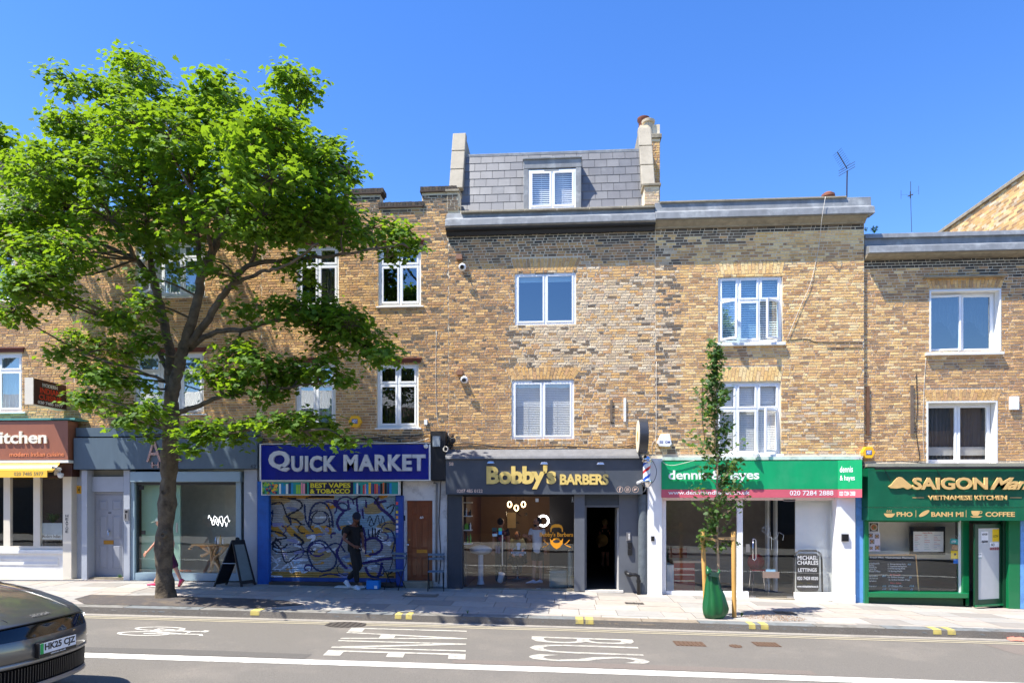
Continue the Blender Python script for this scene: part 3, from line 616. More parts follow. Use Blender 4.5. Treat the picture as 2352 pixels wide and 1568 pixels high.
# ---- F: eatery building
YF = .07; Wf2, Wf1 = (2134.6, 663.4, 2299, 807.6), (2128, 920.4, 2290.8, 1063.7); XF1 = 12.0
br = []; hs = [arch(Wf2, 2126, 2310, 638, YF, br, 'yellow'), arch(Wf1, 2122, 2304, 894, YF, br, 'yellow'), rect_hole(*H(Wf2, YF)), rect_hole(*H(Wf1, YF))]
def clsF(x, z):
    if z > Z(2150, 613, YF): return 'soot'
    if z > Z(2150, 640, YF) and x > 9.3: return random.choice(('dull', 'brown', 'soot'))
    if x > 10.3 and z > Z(2150, 700, YF): return random.choice(('dull', 'brown'))
    return random.choice(('yellow', 'brown', 'yellow', 'brown', 'clean' if x < 9 else 'brown'))
ztF = Z(2150, 588, YF); courses(XB[4]+.01, XF1, 3.1, ztF, hs, clsF, YF, br); lay(BF, br)
wallmesh(XB[4]+.01, XF1, 3.0, Z(2150, 540, YF), YF+.006, .3, [H(Wf2, YF), H(Wf1, YF)]).build('wall', mortar, BF); shell(BF, XB[4]+.02, XF1, 8.2)
def liner(bd, rect, Y, d):
    x0, x1, z0, z1 = H(rect, Y); MB().box(x0, x0+.035, Y-.012, Y+d, z0, z1).box(x1-.035, x1, Y-.012, Y+d, z0, z1).box(x0+.035, x1-.035, Y-.012, Y+d, z1-.03, z1).build('window_reveal', white, bd)
for rct in (Wf2, Wf1):
    liner(BF, rct, YF, .19); r2 = (rct[0]+4, rct[1]+3, rct[2]-4, rct[3])
    if rct is Wf2: window(BF, r2, [(0, .5, 0, 1, .10, 'l'), (.5, 1, 0, 1)], Y=YF, rec=.19, g=glb, sill=(2127, 807.6, 2305, 816.3), sillw=.1, cover=lambda w_, a, c, p, q, y: curtain(w_, a, c, p, q, y+.1, curtm, hem=lambda f: .25+.4*abs(math.sin(f*6.5))*.8))
    else: window(BF, r2, CAS2, Y=YF, rec=.19, cover=lambda w_, a, c, p, q, y: curtain(w_, a, c, p, q, y+.05, curtm))
x0, x1 = XB[4]+.015, XF1; zf = lambda py, Y: P(2150, py, Y).z
yz(MB(), [(.3, zf(531, .1)), (-.02, zf(533, -.02)), (-.04, zf(543, -.04)), (.02, zf(545, .02)), (.02, zf(560, .0)), (-.22, zf(562, -.22)), (-.24, zf(577, -.24)), (-.16, zf(578, -.2)), (.3, zf(578, 0))], x0, x1).build('lead_gutter', lead, BF, bevel=.008)
yz(MB(), [(.1, zf(577, -.16)), (-.16, zf(578, -.2)), (-.12, zf(584, -.14)), (0, zf(592, 0)), (.1, zf(592, 0))], x0, x1).build('cornice_moulding', stone, BF)
a, c = P(2126, 636, -.05), P(2312, 631, -.05); MB().box(a.x, c.x, -.07, YF+.01, a.z-.01, a.z+.015).build('drip_ledge', stone, BF, bevel=.004)
# ---- C: market building
Wc2r, Wc1r, Wc2l, Wc1l = (869.3, 563.8, 966.5, 702), (866, 834, 961, 982), (682, 562, 777.7, 706), (679, 834, 770.5, 984)
Wb2, Wb1 = (311.5, 553.5, 470, 681.5), (308, 810, 467, 950); Wa2, Wa1 = (-62, 566, 33, 692), (-60, 810, 50, 946)
def clsC(x, z):
    if z > Z(900, 490): return random.choice(('dull', 'brown', 'dull', 'soot'))
    return random.choice(('brown', 'yellow', 'brown', 'yellow', 'brown', 'dull' if x > -4 else 'yellow'))
def terr(bd, px0, px1, wins, steps, x1=None, cls=clsC, tops=None):
    br = []; hs = [rect_hole(*H(r)) for r in wins]; xa, xb = (px0 if isinstance(px0, float) else X_(px0)), (x1 if x1 is not None else X_(px1)); zl = min(s[2] for s in steps)
    courses(xa, xb, zb, zl, hs, cls, 0, br)
    for s in steps:
        if s[2] > zl+.05: courses(s[0], s[1], zl+(BH-((zl-zb) % BH))-BH, s[2], [], cls, 0, br)
    lay(bd, br); wallmesh(xa, xb, 3.1, zl, .006, .3, [H(r) for r in wins]).build('wall', mortar, bd)
    for s in steps:
        if s[2] > zl+.01: MB().box(s[0], s[1], .006, .306, zl, s[2]).build('parapet', mortar, bd)
        # brick on edge coping
        b = MB(); x = s[0]-.03
        b.box(s[0]-.04, s[1]+.04, -.05, .33, s[2], s[2]+.035)
        o = b.build('tile_course', mat('dark_tile', hx(70, 58, 50), .9, var=.3), bd)
        while x < s[1]+.02:
            k = random.randrange(12); key = ('cop', k)
            if key not in SM:
                q = MB(); q.cur = PAL['soot'][k % 8]; q.box(-.034, .034, 0, .34, 0, .105+RU(-.008, .008)); me = bpy.data.meshes.new('brick'); me.from_pydata(q.v, [], q.f); me.materials.append(brickm)
                at = me.color_attributes.new('bc', 'FLOAT_COLOR', 'CORNER'); at.data.foreach_set('color', np.tile(np.array(q.cur), (len(me.loops), 1)).ravel()); SM[key] = me
            inst('coping_brick', SM[key], bd, (x+.03, -.035, s[2]+.035)); x += .075
zlo, zhi = P(920, 478, 0).z, P(1000, 442, 0).z
terr(BC, 600, 1030, (Wc2r, Wc1r, Wc2l, Wc1l), [(X_(874), X_(968), zlo), (X_(968)+.01, X_(1042), zhi), (X_(795), X_(874)-.01, zhi), (X_(700), X_(795), zlo), (XB[1], X_(700), zlo)])
terr(BB, 170, 600, (Wb2, Wb1), [(XB[0], X_(300), zlo), (X_(300), X_(380), zhi), (X_(380), XB[1], zlo)])
terr(BA, -17.2, 170, (Wa2, Wa1), [(-17.2, XB[0], zlo)], cls=lambda x, z: random.choice(('pale', 'pale', 'brown')) if z > Z(50, 640) else clsC(x, z))
shell(BC, XB[1], XB[2], zlo); shell(BB, XB[0], XB[1], zlo); shell(BA, -17.2, XB[0], zlo)
MB().box(XB[2]-.0, XB[2]+.27, -.0, .3, zlo, zhi).build('parapet', mortar, BC)
grass = glass('leafy_glass', .14)
for bd, rct, kind in ((BC, Wc2r, 0), (BC, Wc1r, 1), (BC, Wc2l, 2), (BC, Wc1l, 3), (BB, Wb2, 4), (BB, Wb1, 5), (BA, Wa2, 6), (BA, Wa1, 7)):
    cells = FOUR if kind < 4 else ([(0, .36, 0, .72, .6 if kind == 4 else 0, 'l'), (.36, .68, 0, .72), (.68, 1, 0, .72), (0, .36, .72, 1), (.36, .68, .72, 1), (.68, 1, .72, 1, 0)] if kind < 6 else [(0, .5, 0, .72), (.5, 1, 0, .72), (0, .5, .72, 1), (.5, 1, .72, 1)])
    cv = {0: None, 1: lambda w_, a, c, p, q, y: curtain(w_, a, c, p, q, y+.3, roomm), 2: lambda w_, a, c, p, q, y: curtain(w_, a+(c-a)*.5, c, p, q, y+.1, curtm), 3: lambda w_, a, c, p, q, y: curtain(w_, a, c, p, q, y, netm)}.get(kind, lambda w_, a, c, p, q, y: curtain(w_, a, c, p, q, y+.05, netm))
    window(bd, rct, cells, g=gl if kind in (1, 2) else glb, rec=.06, fr=.06, sash=.05, sill=(rct[0]-6, rct[3]-1, rct[2]+6, rct[3]+4), cover=cv)
lint = mat('red_tile_lintel', hx(112, 62, 48), .85, var=.25, bump=.4)
for bd, rct in ((BC, Wc2r), (BC, Wc1r), (BC, Wc2l), (BC, Wc1l), (BB, Wb2), (BB, Wb1), (BA, Wa1), (BA, Wa2)):
    x0, x1, z0, z1 = H(rct); MB().box(x0-.06, x1+.06, -.035, .1, z1+.02, z1+.10).box(x0-.09, x1+.09, -.06, .1, z1+.10, z1+.13).build('lintel', lint, bd)
# slate roof and white fascia rising at the far left
MB().hexa([(-17.2, .5, zlo), (X_(20, .6), .5, zlo), (X_(20, .6), 5, zlo), (-17.2, 5, zlo), (-17.2, 1.1, 10.85), (X_(20, .6), 1.1, 10.85), (X_(20, .6), 5, 10.85), (-17.2, 5, 10.85)]).build('mansard_wall', slate[0], BA)
MB().box(-17.2, P(31, 350, .9).x, .85, 5, P(20, 360, .9).z, P(20, 343, .9).z).build('fascia_board', white, BA)
# ---- G: taller house side wall at the right edge
BG = thing('end_house', (11.9, 3, 0), 'tall house at the right edge showing only its sunlit brick side wall', 'building')
XG = XF1-.35; YG0, YG1 = .8, PX(2150, 535, XG).y+1; ZG = PX(2352, 404, XG).z
b = MB(); b.box(XG, XG+4, YG0, YG1, -1, ZG); b.build('wall', mortar, BG)
bb = []; z = 8.3; row = 0; nb = 0; bm_ = MB()
while z < ZG-.05:
    y = YG0+(.11 if row % 2 else 0)
    while y < YG1-.2:
        L = .205 if (row+int(y*9)) % 2 else .1025
        key = random.choice(('clean', 'yellow', 'pale', 'brown')); k = random.randrange(12); c_ = Vector((XG, y+L/2, z+BH/2))
        if nb < 300 and c_.y < 8: inst('brick', brickmesh(key, L-.01, k), BG, c_, (0, 0, -math.pi/2)); nb += 1
        else: bm_.cur = PAL[key][k % len(PAL[key])]; bm_.box(c_.x-.006, c_.x+.01, y+.005, y+L-.005, z, z+BH-.01)
        y += L
    z += BH; row += 1
o = bm_.build('brickwork', brickm, BG); o['kind'] = 'stuff'
MB().box(XG-.06, XG+.4, YG0, YG1+.1, ZG, ZG+.1).build('coping', stone, BG, bevel=.01)
# ---- the row across the street, seen only as reflections
BO = thing('opposite_terrace', (-2, -24, 0), 'row of brick buildings across the street, mirrored in the shop windows', 'building')
MB().box(-60, 60, -30, -24, -2.6, 7.8).build('wall', mat('opposite_brick', hx(150, 120, 90), .9, var=.2, scale=3), BO)
MB().hexa([(-60, -29.5, 7.8), (60, -29.5, 7.8), (60, -24.2, 7.8), (-60, -24.2, 7.8), (-60, -27.5, 9.3), (60, -27.5, 9.3), (60, -26.5, 9.3), (-60, -26.5, 9.3)]).build('roof', slate[0], BO)
owp = mat('opposite_window', hx(40, 44, 50), .2); osh = mat('opposite_shop', hx(60, 62, 66), .5)
for i in range(36):
    x = -54+i*2.9
    for z in (4.0, 6.2): MB().box(x, x+1.1, -24.0, -23.96, z, z+1.3).build('window', owp, BO)
    if i % 2 == 0: MB().box(x, x+4.6, -24.0, -23.93, .2, 3.0).build('shopfront', osh, BO)
# ------------------------------------------------------------------ shop fronts
def M_(n, r, g, b, **k): return mat(n, hx(r, g, b), **k)
def bx(parent, name, rect, y0, y1, m, bevel=0, at=None, label=None):
    o = MB().pb(*rect, y0, y1, at).build(name, m, parent, bevel=bevel)
    if label: o['label'] = label
    return o
def disc(b, c, r, y, n=20, ry=None, th=.003):
    b.xz([(c[0]+r*math.cos(2*math.pi*i/n), c[1]+(ry or r)*math.sin(2*math.pi*i/n)) for i in range(n)], y, y+th); return b
def ring(b, c, r0, r1, y, n=24, th=.004, a0=0, a1=6.2832):
    k = len(b.v)
    for i in range(n+1):
        a = a0+(a1-a0)*i/n
        for r in (r0, r1): b.v += [(c[0]+r*math.cos(a), y, c[1]+r*math.sin(a)), (c[0]+r*math.cos(a), y+th, c[1]+r*math.sin(a))]
    for i in range(n):
        q = k+4*i; b._f([(q, q+4, q+6, q+2), (q+1, q+3, q+7, q+5), (q, q+1, q+5, q+4), (q+2, q+6, q+7, q+3)])
    return b
def pc(px, py, Y): p = P(px, py, Y); return (p.x, p.z)
def strokes(parent, name, segs, Y, m, wd):           # painted strokes given as lists of measured points
    b = MB()
    for s in segs: b.ribbon([pc(*q, Y) for q in s], wd, Y)
    return b.build(name, m, parent)
def panel_door(parent, rect, Y, m, rows, cols, label, inset=.012):
    x0, x1, z0, z1 = H(rect, Y); d = MB(); d.box(x0, x1, Y, Y+.045, z0, z1); o = d.build('door', m, parent); o['label'] = label
    for (r0, r1) in rows:
        for (c0, c1) in cols:
            a, c = P(c0, r1, Y), P(c1, r0, Y); b = MB(); t = .014
            b.box(a.x, c.x, Y-.008, Y-.0005, a.z, a.z+t).box(a.x, c.x, Y-.008, Y-.0005, c.z-t, c.z).box(a.x, a.x+t, Y-.0075, Y-.001, a.z+t, c.z-t).box(c.x-t, c.x, Y-.0075, Y-.001, a.z+t, c.z-t)
            b.hexa([(a.x+.03, Y-.001, a.z+.03), (c.x-.03, Y-.001, a.z+.03), (c.x-.03, Y-.001, c.z-.03), (a.x+.03, Y-.001, c.z-.03), (a.x+.05, Y-.011, a.z+.05), (c.x-.05, Y-.011, a.z+.05), (c.x-.05, Y-.011, c.z-.05), (a.x+.05, Y-.011, c.z-.05)])
            b.build('door_panel', m, o)
    return o
# ======== A: restaurant
brownp = M_('brown_fascia', 152, 98, 76, rough=.35, var=.05, streak=.2); brownd = M_('dark_brown', 70, 38, 30, rough=.5); teal = M_('teal_paint', 86, 150, 146, rough=.6)
YA = -.45
sg = bx(BA, 'sign_board', (-90, 965.6, 156, 1056), YA, -.08, brownp)
T('Kitchen', (-27, 990, 109, 1019), YA, M_('ivory_letter', 240, 232, 214, rough=.4), sg, .035, .025)
T('modern indian cuisine', (22.7, 1037.5, 147, 1048), YA, M_('orange_letter', 222, 140, 96, rough=.5), sg, .012, .01)
bx(BA, 'fascia_cap', (-90, 959, 172, 965.4), YA-.03, .0, teal); bx(BA, 'fascia_rim', (-90, 1056.2, 157, 1063), YA-.04, -.1, white)
o = bx(BA, 'side_panel', (130, 1063.2, 165.5, 1094), -.32, -.05, brownd)
yel = M_('yellow_awning_cloth', 246, 196, 66, rough=.7, var=.05); wh2 = M_('white_awning_stripe', 240, 236, 224, rough=.7)
b = MB(); a0, a1 = X_(-80, -.7), X_(124, -.7)
zt_, zb_ = P(0, 1064, -.5).z, P(0, 1079, -.72).z
for i, m_ in enumerate((yel, wh2, yel)):
    f0, f1 = i/3, (i+1)/3; MB().hexa([(a0, -.5-.22*f0, zt_+(zb_-zt_)*f0), (a1, -.5-.22*f0, zt_+(zb_-zt_)*f0), (a1-.06, -.45-.22*f0, zt_+(zb_-zt_)*f0-.05), (a0, -.45-.22*f0, zt_+(zb_-zt_)*f0-.05), (a0, -.5-.22*f1, zt_+(zb_-zt_)*f1), (a1, -.5-.22*f1, zt_+(zb_-zt_)*f1), (a1-.06, -.45-.22*f1, zt_+(zb_-zt_)*f1-.05), (a0, -.45-.22*f1, zt_+(zb_-zt_)*f1-.05)]).build('awning_fold', m_, BA)
vl = bx(BA, 'awning_valance', (-80, 1080, 108, 1096), -.74, -.72, yel); T('020 7485 5977', (32, 1083.5, 99.5, 1092), -.741, M_('grey_letter', 130, 118, 90), vl, .002, .01)
b = MB(); e0 = P(118, 1072, -.7); e1 = P(131, 1083, -.4); b.tube([e0, (e0.x+.12, -.55, e0.z-.05), e1], .03, 8).box(e1.x-.04, e1.x+.05, -.45, -.33, e1.z-.08, e1.z+.12); b.build('awning_arm', M_('grey_casting', 190, 188, 182, rough=.5), BA)
q = P(139, 1090, -.5); tag(MB().lathe([(.001, -.08), (.045, -.07), (.065, -.03), (.07, 0), (.07, .03), (.05, .045)], q, 16).build('security_camera', white, None, smooth=True), 'white dome camera under the end of the yellow awning', 'camera')
# folding windows
YG = -.06
for (l, r) in ((8, 23), (76.5, 91.6)): bx(BA, 'window_post', (l, 1094, r, 1262), YG-.03, YG+.06, cream)
bx(BA, 'window_post', (-80, 1254, 144, 1263), YG-.032, YG+.06, cream); bx(BA, 'window_post', (-80, 1092, 144, 1097), YG-.028, YG+.06, brownd)
for (l, r) in ((-70, 8), (23, 76.5), (91.6, 144)): bx(BA, 'pane', (l, 1097, r, 1254), YG+.01, YG+.018, gls)
bx(BA, 'window_sill', (-80, 1263.2, 146, 1270), YG-.11, YG+.05, white, .006)
bx(BA, 'stall_riser', (-80, 1270.2, 146, 1330), YG-.05, YG+.05, white)
b = MB(); 
for rc in ((-70, 1281, 133, 1284), (-70, 1293, 133, 1296)): b.pb(*rc, YG-.065, YG-.051)
b.pb(130.5, 1284.1, 133, 1292.9, YG-.064, YG-.051); b.build('riser_moulding', white, BA)
p_ = bx(BA, 'pilaster', (144, 1089, 164, 1329), -.22, .1, cream, .006)
bb_ = X_(151, -.22)
for i, ch in enumerate('HEATOE'): T(ch, (150.5, 1181+i*7.2, 157, 1187+i*7.2), -.221, black, p_, .002, .02)
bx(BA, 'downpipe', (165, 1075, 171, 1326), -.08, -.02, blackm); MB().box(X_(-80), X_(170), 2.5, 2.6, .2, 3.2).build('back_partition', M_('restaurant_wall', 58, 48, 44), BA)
# plant and window notice inside
nt_ = tag(bx(None, 'window_notice', (92, 1200.5, 143, 1238), YG+.04, YG+.043, M_('frosted_notice', 176, 186, 184)), 'pale notice with the words modern indian inside the restaurant window', 'notice')
T('Modern Indian', (97, 1227, 139, 1234.5), YG+.039, M_('grey_ink', 70, 70, 70), nt_, .001, .02)
b = MB(); c0 = P(122, 1200, .35)
for i in range(90):
    a = RU(0, 6.28); l = RU(.18, .42); e = RU(.05, .3); tip = Vector((c0.x+math.cos(a)*l, c0.y+math.sin(a)*l*.5, c0.z+e)); sd_ = Vector((-math.sin(a), math.cos(a), 0))*.012; mid = (c0+tip)/2+Vector((0, 0, .08)); b.quad(c0-sd_, c0+sd_, mid+sd_, mid-sd_); b.quad(mid-sd_, mid+sd_, tip, tip)
pl = thing('potted_fern', (c0.x, c0.y, base(c0.x)), 'bushy green potted plant inside the restaurant window', 'plant'); b.build('foliage', M_('fern_green', 66, 110, 50), pl)
MB().lathe([(.14, base(c0.x)+.0), (.18, c0.z-.25), (.2, c0.z-.02), (.16, c0.z-.02)], (c0.x, c0.y, 0), 16).build('pot', M_('dark_pot', 60, 56, 52), pl)
# projecting sign
XS = -12.41; zt0, zb0 = PX(76.4, 867.7, XS).z, PX(76.4, 927, XS).z; ps = thing('projecting_sign', (XS-.1, -.6, zb0), 'brown box sign sticking out over the restaurant, with red lettering', 'projecting sign')
MB().box(XS-.20, XS, -1.13, -.06, zb0, zt0).build('sign_box', brownd, ps); MB().box(XS-.21, XS+.005, -1.15, -1.131, zb0-.01, zt0+.01).box(XS-.2, XS-.001, -1.13, -.06, zb0-.02, zb0-.001).build('sign_end', cream, ps)
hh = zt0-zb0; wt = M_('white_letter', 240, 238, 232, rough=.5)
def onside(s, a, c, z0, z1, m): return T(s, None, 0, m, ps, .004, .02, basis=((XS+.001, -1.13+1.07*a, zb0+hh*z0), (0, 1.07*(c-a), 0), (0, 0, hh*(z1-z0))))
redl = M_('red_letter', 222, 62, 34, rough=.5)
onside('MODERN', .26, .72, .74, .88, wt); onside('INDIAN', .18, .80, .48, .70, redl); onside('CUISINE', .15, .84, .22, .44, redl); onside('020 7485 5977', .12, .89, .05, .17, wt)
MB().tube([(XS-.1, -.06, zb0+.1), (XS-.1, .02, zb0+.1)], .025).tube([(XS-.1, -.06, zt0-.1), (XS-.1, .02, zt0-.1)], .025).build('bracket', blackm, ps)
# ======== B: salon
slb = M_('slate_blue_panel', 88, 104, 116, rough=.45, var=.1, streak=.25); slt = M_('pale_blue_trim', 150, 172, 182, rough=.4, var=.04); grd = M_('grey_door_paint', 150, 154, 162, rough=.45, var=.05); grl = M_('light_grey_paint', 170, 176, 184, rough=.5, var=.05)
bx(BB, 'fascia_upper', (174, 978.7, 590, 1002.4), -.22, .0, slb); fb = bx(BB, 'sign_board', (169, 1002.6, 590.5, 1077), -.32, .0, slb)
rose = M_('rose_gold', 206, 170, 160, rough=.25, metal=.6)
T('A R', (338, 1009, 418, 1060), -.33, rose, fb, .04, -.004); T('HAIR', (349, 1060.5, 410, 1074), -.33, rose, fb, .02, .01); T('62', (576, 1066, 588, 1075), -.32, M_('dark_letter', 48, 52, 58), fb, .003, .01)
MB().pb(374.5, 1002.7, 375.3, 1077, -.3205, -.3195).build('panel_joint', black, fb)
bx(BB, 'pier', (173.5, 1079, 187, 1330), -.02, .1, grl); hs_s = bx(BB, 'hydrant_sign', (176, 1115, 186.4, 1133), -.035, -.021, M_('sign_yellow', 240, 176, 40)); T('H', (178.5, 1117, 184, 1131), -.0351, black, hs_s, .002, .03)
bx(BB, 'pilaster', (187, 1079, 200, 1331), -.2, .1, grl, .006); bx(BB, 'door_surround', (200, 1079, 211, 1330), .06, .14, grd); bx(BB, 'overdoor_box', (211, 1094, 283.5, 1129), -.02, .15, grl)
bx(BB, 'vent_recess', (211, 1079, 283.5, 1093.8), .05, .15, M_('dusty_vent', 120, 120, 112)); bx(BB, 'door_frame', (211, 1129.5, 283.5, 1135), .07, .14, grd); bx(BB, 'door_frame', (211, 1135.2, 217.5, 1327), .07, .14, grd)
dB = panel_door(BB, (218, 1135.5, 283, 1326), .1, grd, ((1146.8, 1171.5), (1182, 1238), (1249.5, 1306)), ((227.7, 247.7), (258, 279.5)), 'light grey six panelled door numbered 62')
T('62', (249, 1174.5, 256, 1179), .099, black, dB, .002, .02); a = P(238.7, 1249, .1); MB().box(a.x, a.x+.26, .085, .0995, a.z, a.z+.1).build('letterplate', brass, dB)
kn = P(249.7, 1219, .07); MB().lathe([(.03, 0), (.035, .02), (.02, .05), (.005, .06)], kn, 12, (0, -1, 0)).tube([kn+Vector((0, -.03, 0)), kn+Vector((.02, -.045, -.1))], .012).build('knocker', chrome, dB)
bx(BB, 'doorstep', (204, 1326, 296, 1332), -.12, .2, stone); bx(BB, 'pilaster', (283.5, 1079, 298, 1332.5), -.14, .1, grl, .006)
it = thing('door_intercom', P(289, 1196, -.15), 'silver intercom panel on the grey pier beside door 62', 'intercom'); MB().pb(284.5, 1168, 295, 1195, -.165, -.14).build('plate', metal, it, bevel=.004); MB().pb(287, 1172, 292.5, 1177, -.170, -.1652).pb(287, 1180, 289, 1190, -.170, -.1652).build('button', black, it)
ib = P(204.5, 1196, .05); tag(MB().pb(201.5, 1192, 208, 1203, .035, .06).build('door_bell', black), 'small dark doorbell on the grey surround left of door 62', 'doorbell')
bx(BB, 'shutter_housing', (298.3, 1082, 551, 1106), -.24, .0, slt, .008); bx(BB, 'window_jamb', (298.3, 1106.2, 308.6, 1331), -.1, .05, slt); bx(BB, 'window_jamb', (308.8, 1106.2, 313.5, 1316), -.02, .05, M_('anthracite_frame', 58, 62, 68))
bx(BB, 'window_head', (313.7, 1106.2, 553, 1113.5), -.02, .05, MATS['anthracite_frame']); bx(BB, 'pane', (404.8, 1113.7, 541.4, 1316), .0, .01, gls)
bx(BB, 'glass_door', (314, 1114.5, 403.8, 1315), .0, .01, gls); bx(BB, 'green_partition', (314, 1113, 404, 1316), .2, .24, M_('sage_wall', 150, 190, 164, var=.03), at=0.0)
bx(BB, 'window_sill', (308.8, 1316.2, 541.4, 1331.5), -.09, .05, slt); bx(BB, 'window_jamb', (541.6, 1106.2, 553, 1333), -.1, .05, slt); bx(BB, 'window_jamb', (553.2, 1106.2, 560, 1335), -.02, .05, MATS['anthracite_frame']); bx(BB, 'pilaster', (560.2, 1077.2, 590.5, 1337), -.16, .1, grl, .006)
hd = P(329, 1222, .0); MB().box(hd.x-.04, hd.x+.06, -.012, -.001, hd.z-.05, hd.z+.05).build('door_pull', black, BB); MB().pb(319, 1115, 330, 1124, -.012, -.001).build('door_closer', black, BB)
MB().pb(404, 1200, 407.5, 1222, -.02, .0).build('door_plate', metal, BB); MB().box(X_(300), X_(560), 1.3, 1.4, .1, 3.2).build('back_partition', M_('salon_wall', 176, 186, 176), BB)
T('wines', (400, 1306, 440, 1312), -.002, M_('copper_letter', 190, 120, 90), BB, .001, .01)
# neon script, table of driftwood roots, bottles
neon = MB()
for k in range(2):
    pts = [];  x_, z_ = pc(478+k*6, 1190+k*10, .45); ww = X_(528-k*6, .45)-x_
    for i in range(60): f = i/59; pts.append((x_+ww*f, .45, z_+.07*math.sin(f*24+k)+.03*math.sin(f*51)))
    neon.tube(pts, .005, 5)
tag(neon.build('neon_sign', M_('neon_white', 255, 255, 255, emit=(1, 1, 1, 1), es=1.6)), 'glowing white neon script inside the salon window', 'neon sign')
wood = M_('driftwood', 214, 172, 118, rough=.6, var=.18, scale=14); tb = thing('root_table', (X_(480, .35), .35, base(-8.3)), 'pale driftwood root console table inside the salon window', 'table'); b = MB()
for s in ([(436, 1258), (446, 1250), (470, 1251), (500, 1252), (530, 1252)], [(437, 1257), (436, 1261)], [(478, 1253), (486, 1268), (487, 1290), (486, 1308), (476, 1319)], [(462, 1276), (474, 1272), (488, 1262), (494, 1252)], [(500, 1254), (492, 1270), (500, 1290), (504, 1318)], [(486, 1285), (498, 1296), (512, 1318)], [(520, 1253), (508, 1268), (494, 1280), (487, 1300)], [(488, 1270), (474, 1262), (462, 1254)]):
    pts = [P(u, v, .35+RU(-.12, .12)) for u, v in s]; b.tube(pts, [RU(.028, .055) for _ in pts], 7)
b.pb(446, 1248.5, 530, 1251.5, .2, .55, at=.35); b.build('root_frame', wood, tb, smooth=2)
for i, (px, hgt, m_) in enumerate(((497, 18, metal), (503, 14, white), (508, 20, brass), (514, 13, white))):
    z1 = P(px, 1248.4, .35).z; tag(MB().lathe([(.03, 0), (.032, hgt*.007), (.012, hgt*.009), (.012, hgt*.011)], (X_(px, .35), .32, z1), 10).build('bottle', m_, smooth=True), ['silver bottle, leftmost on the driftwood table', 'white bottle beside the silver one on the driftwood table', 'gold bottle in the middle of the driftwood table', 'small white bottle, rightmost on the driftwood table'][i], 'bottle')
# pavement board outside the salon
ab = thing('pavement_board', (X_(538, -.55), -.55, base(-8.1)), 'black folding pavement board with a round white emblem by the salon', 'sandwich board')
zg = G(X_(535, -.6), -.6)
def leg4(b, p, q, wdt, th): b.tube([p, q], wdt, 4)
top = P(541, 1237, -.55)
f0, f1 = P(552, 1345, -.75), P(587, 1341, -.38); k0, k1 = P(489, 1344, -.8), P(520, 1337, -.42); t0, t1 = P(531, 1240, -.68), P(560, 1239, -.36)
for v in (f0, f1, k0, k1): v.z = G(v.x, v.y)+.0
def panel(a, c, d, e, m, th=.025, inset=0): 
    n = (c-a).cross(e-a).normalized()*th; return MB().hexa([a, c, d, e, a+n, c+n, d+n, e+n])
def lerp(a, c, f): return a+(c-a)*f
def quadpt(u, v, A): return lerp(lerp(A[0], A[1], u), lerp(A[3], A[2], u), v)
for nm, A in (('front_leaf', (f0, f1, t1, t0)), ('rear_leaf', (k0, k1, t1, t0))):
    fm_ = MB()
    for u0, u1, v0, v1 in ((0, .12, 0, 1), (.88, 1, 0, 1), (.12, .88, .9, 1), (.12, .88, .05, .12)):
        A4 = [quadpt(u0, v0, A), quadpt(u1, v0, A), quadpt(u1, v1, A), quadpt(u0, v1, A)]; n = (A[1]-A[0]).cross(A[3]-A[0]).normalized()*.03; fm_.hexa(A4+[q+n for q in A4])
    fo = fm_.build(nm, blackm, ab); A4 = [quadpt(.12, .12, A), quadpt(.88, .12, A), quadpt(.88, .9, A), quadpt(.12, .9, A)]; n = (A[1]-A[0]).cross(A[3]-A[0]).normalized()
    MB().hexa([q+n*.012 for q in A4]+[q+n*.02 for q in A4]).build('poster', M_('grey_poster', 120, 130, 128, rough=.3) if nm == 'front_leaf' else blackm, fo)
    if nm == 'front_leaf':
        dm = MB(); cn = [quadpt(.5+.32*math.cos(i*.2618), .52+.27*math.sin(i*.2618), A)+n*-.003 for i in range(24)]; k = len(dm.v); dm.v += [tuple(q) for q in cn]+[tuple(q+n*.004) for q in cn]; dm._f([tuple(range(24)), tuple(range(47, 23, -1))]+[(i, 24+i, 24+(i+1) % 24, (i+1) % 24) for i in range(24)]); dm.build('emblem', M_('emblem_white', 214, 222, 226), fo)
        rt = quadpt(.66, .58, A)-quadpt(.34, .58, A); up = quadpt(.34, .72, A)-quadpt(.34, .58, A); T('JN', None, 0, M_('ink', 40, 50, 70), fo, .002, -.01, basis=(quadpt(.34, .58, A)-n*.006, rt, up))
        for k_ in range(3): T('salon services', None, 0, MATS['ink'], fo, .001, .0, basis=(quadpt(.3, .34+.06*k_, A)-n*.006, quadpt(.7, .34, A)-quadpt(.3, .34, A), up*.14))
MB().lathe([(.001, 0), (.05, .0), (.05, .02), (.001, .02)], lerp(t0, t1, .5)+Vector((0, 0, .02)), 14, (.3, -1, .2)).build('handle', blackm, ab)
MB().tube([lerp(t0, f0, .5), lerp(t0, k0, .5)], .012, 6).build('stay', metal, ab)
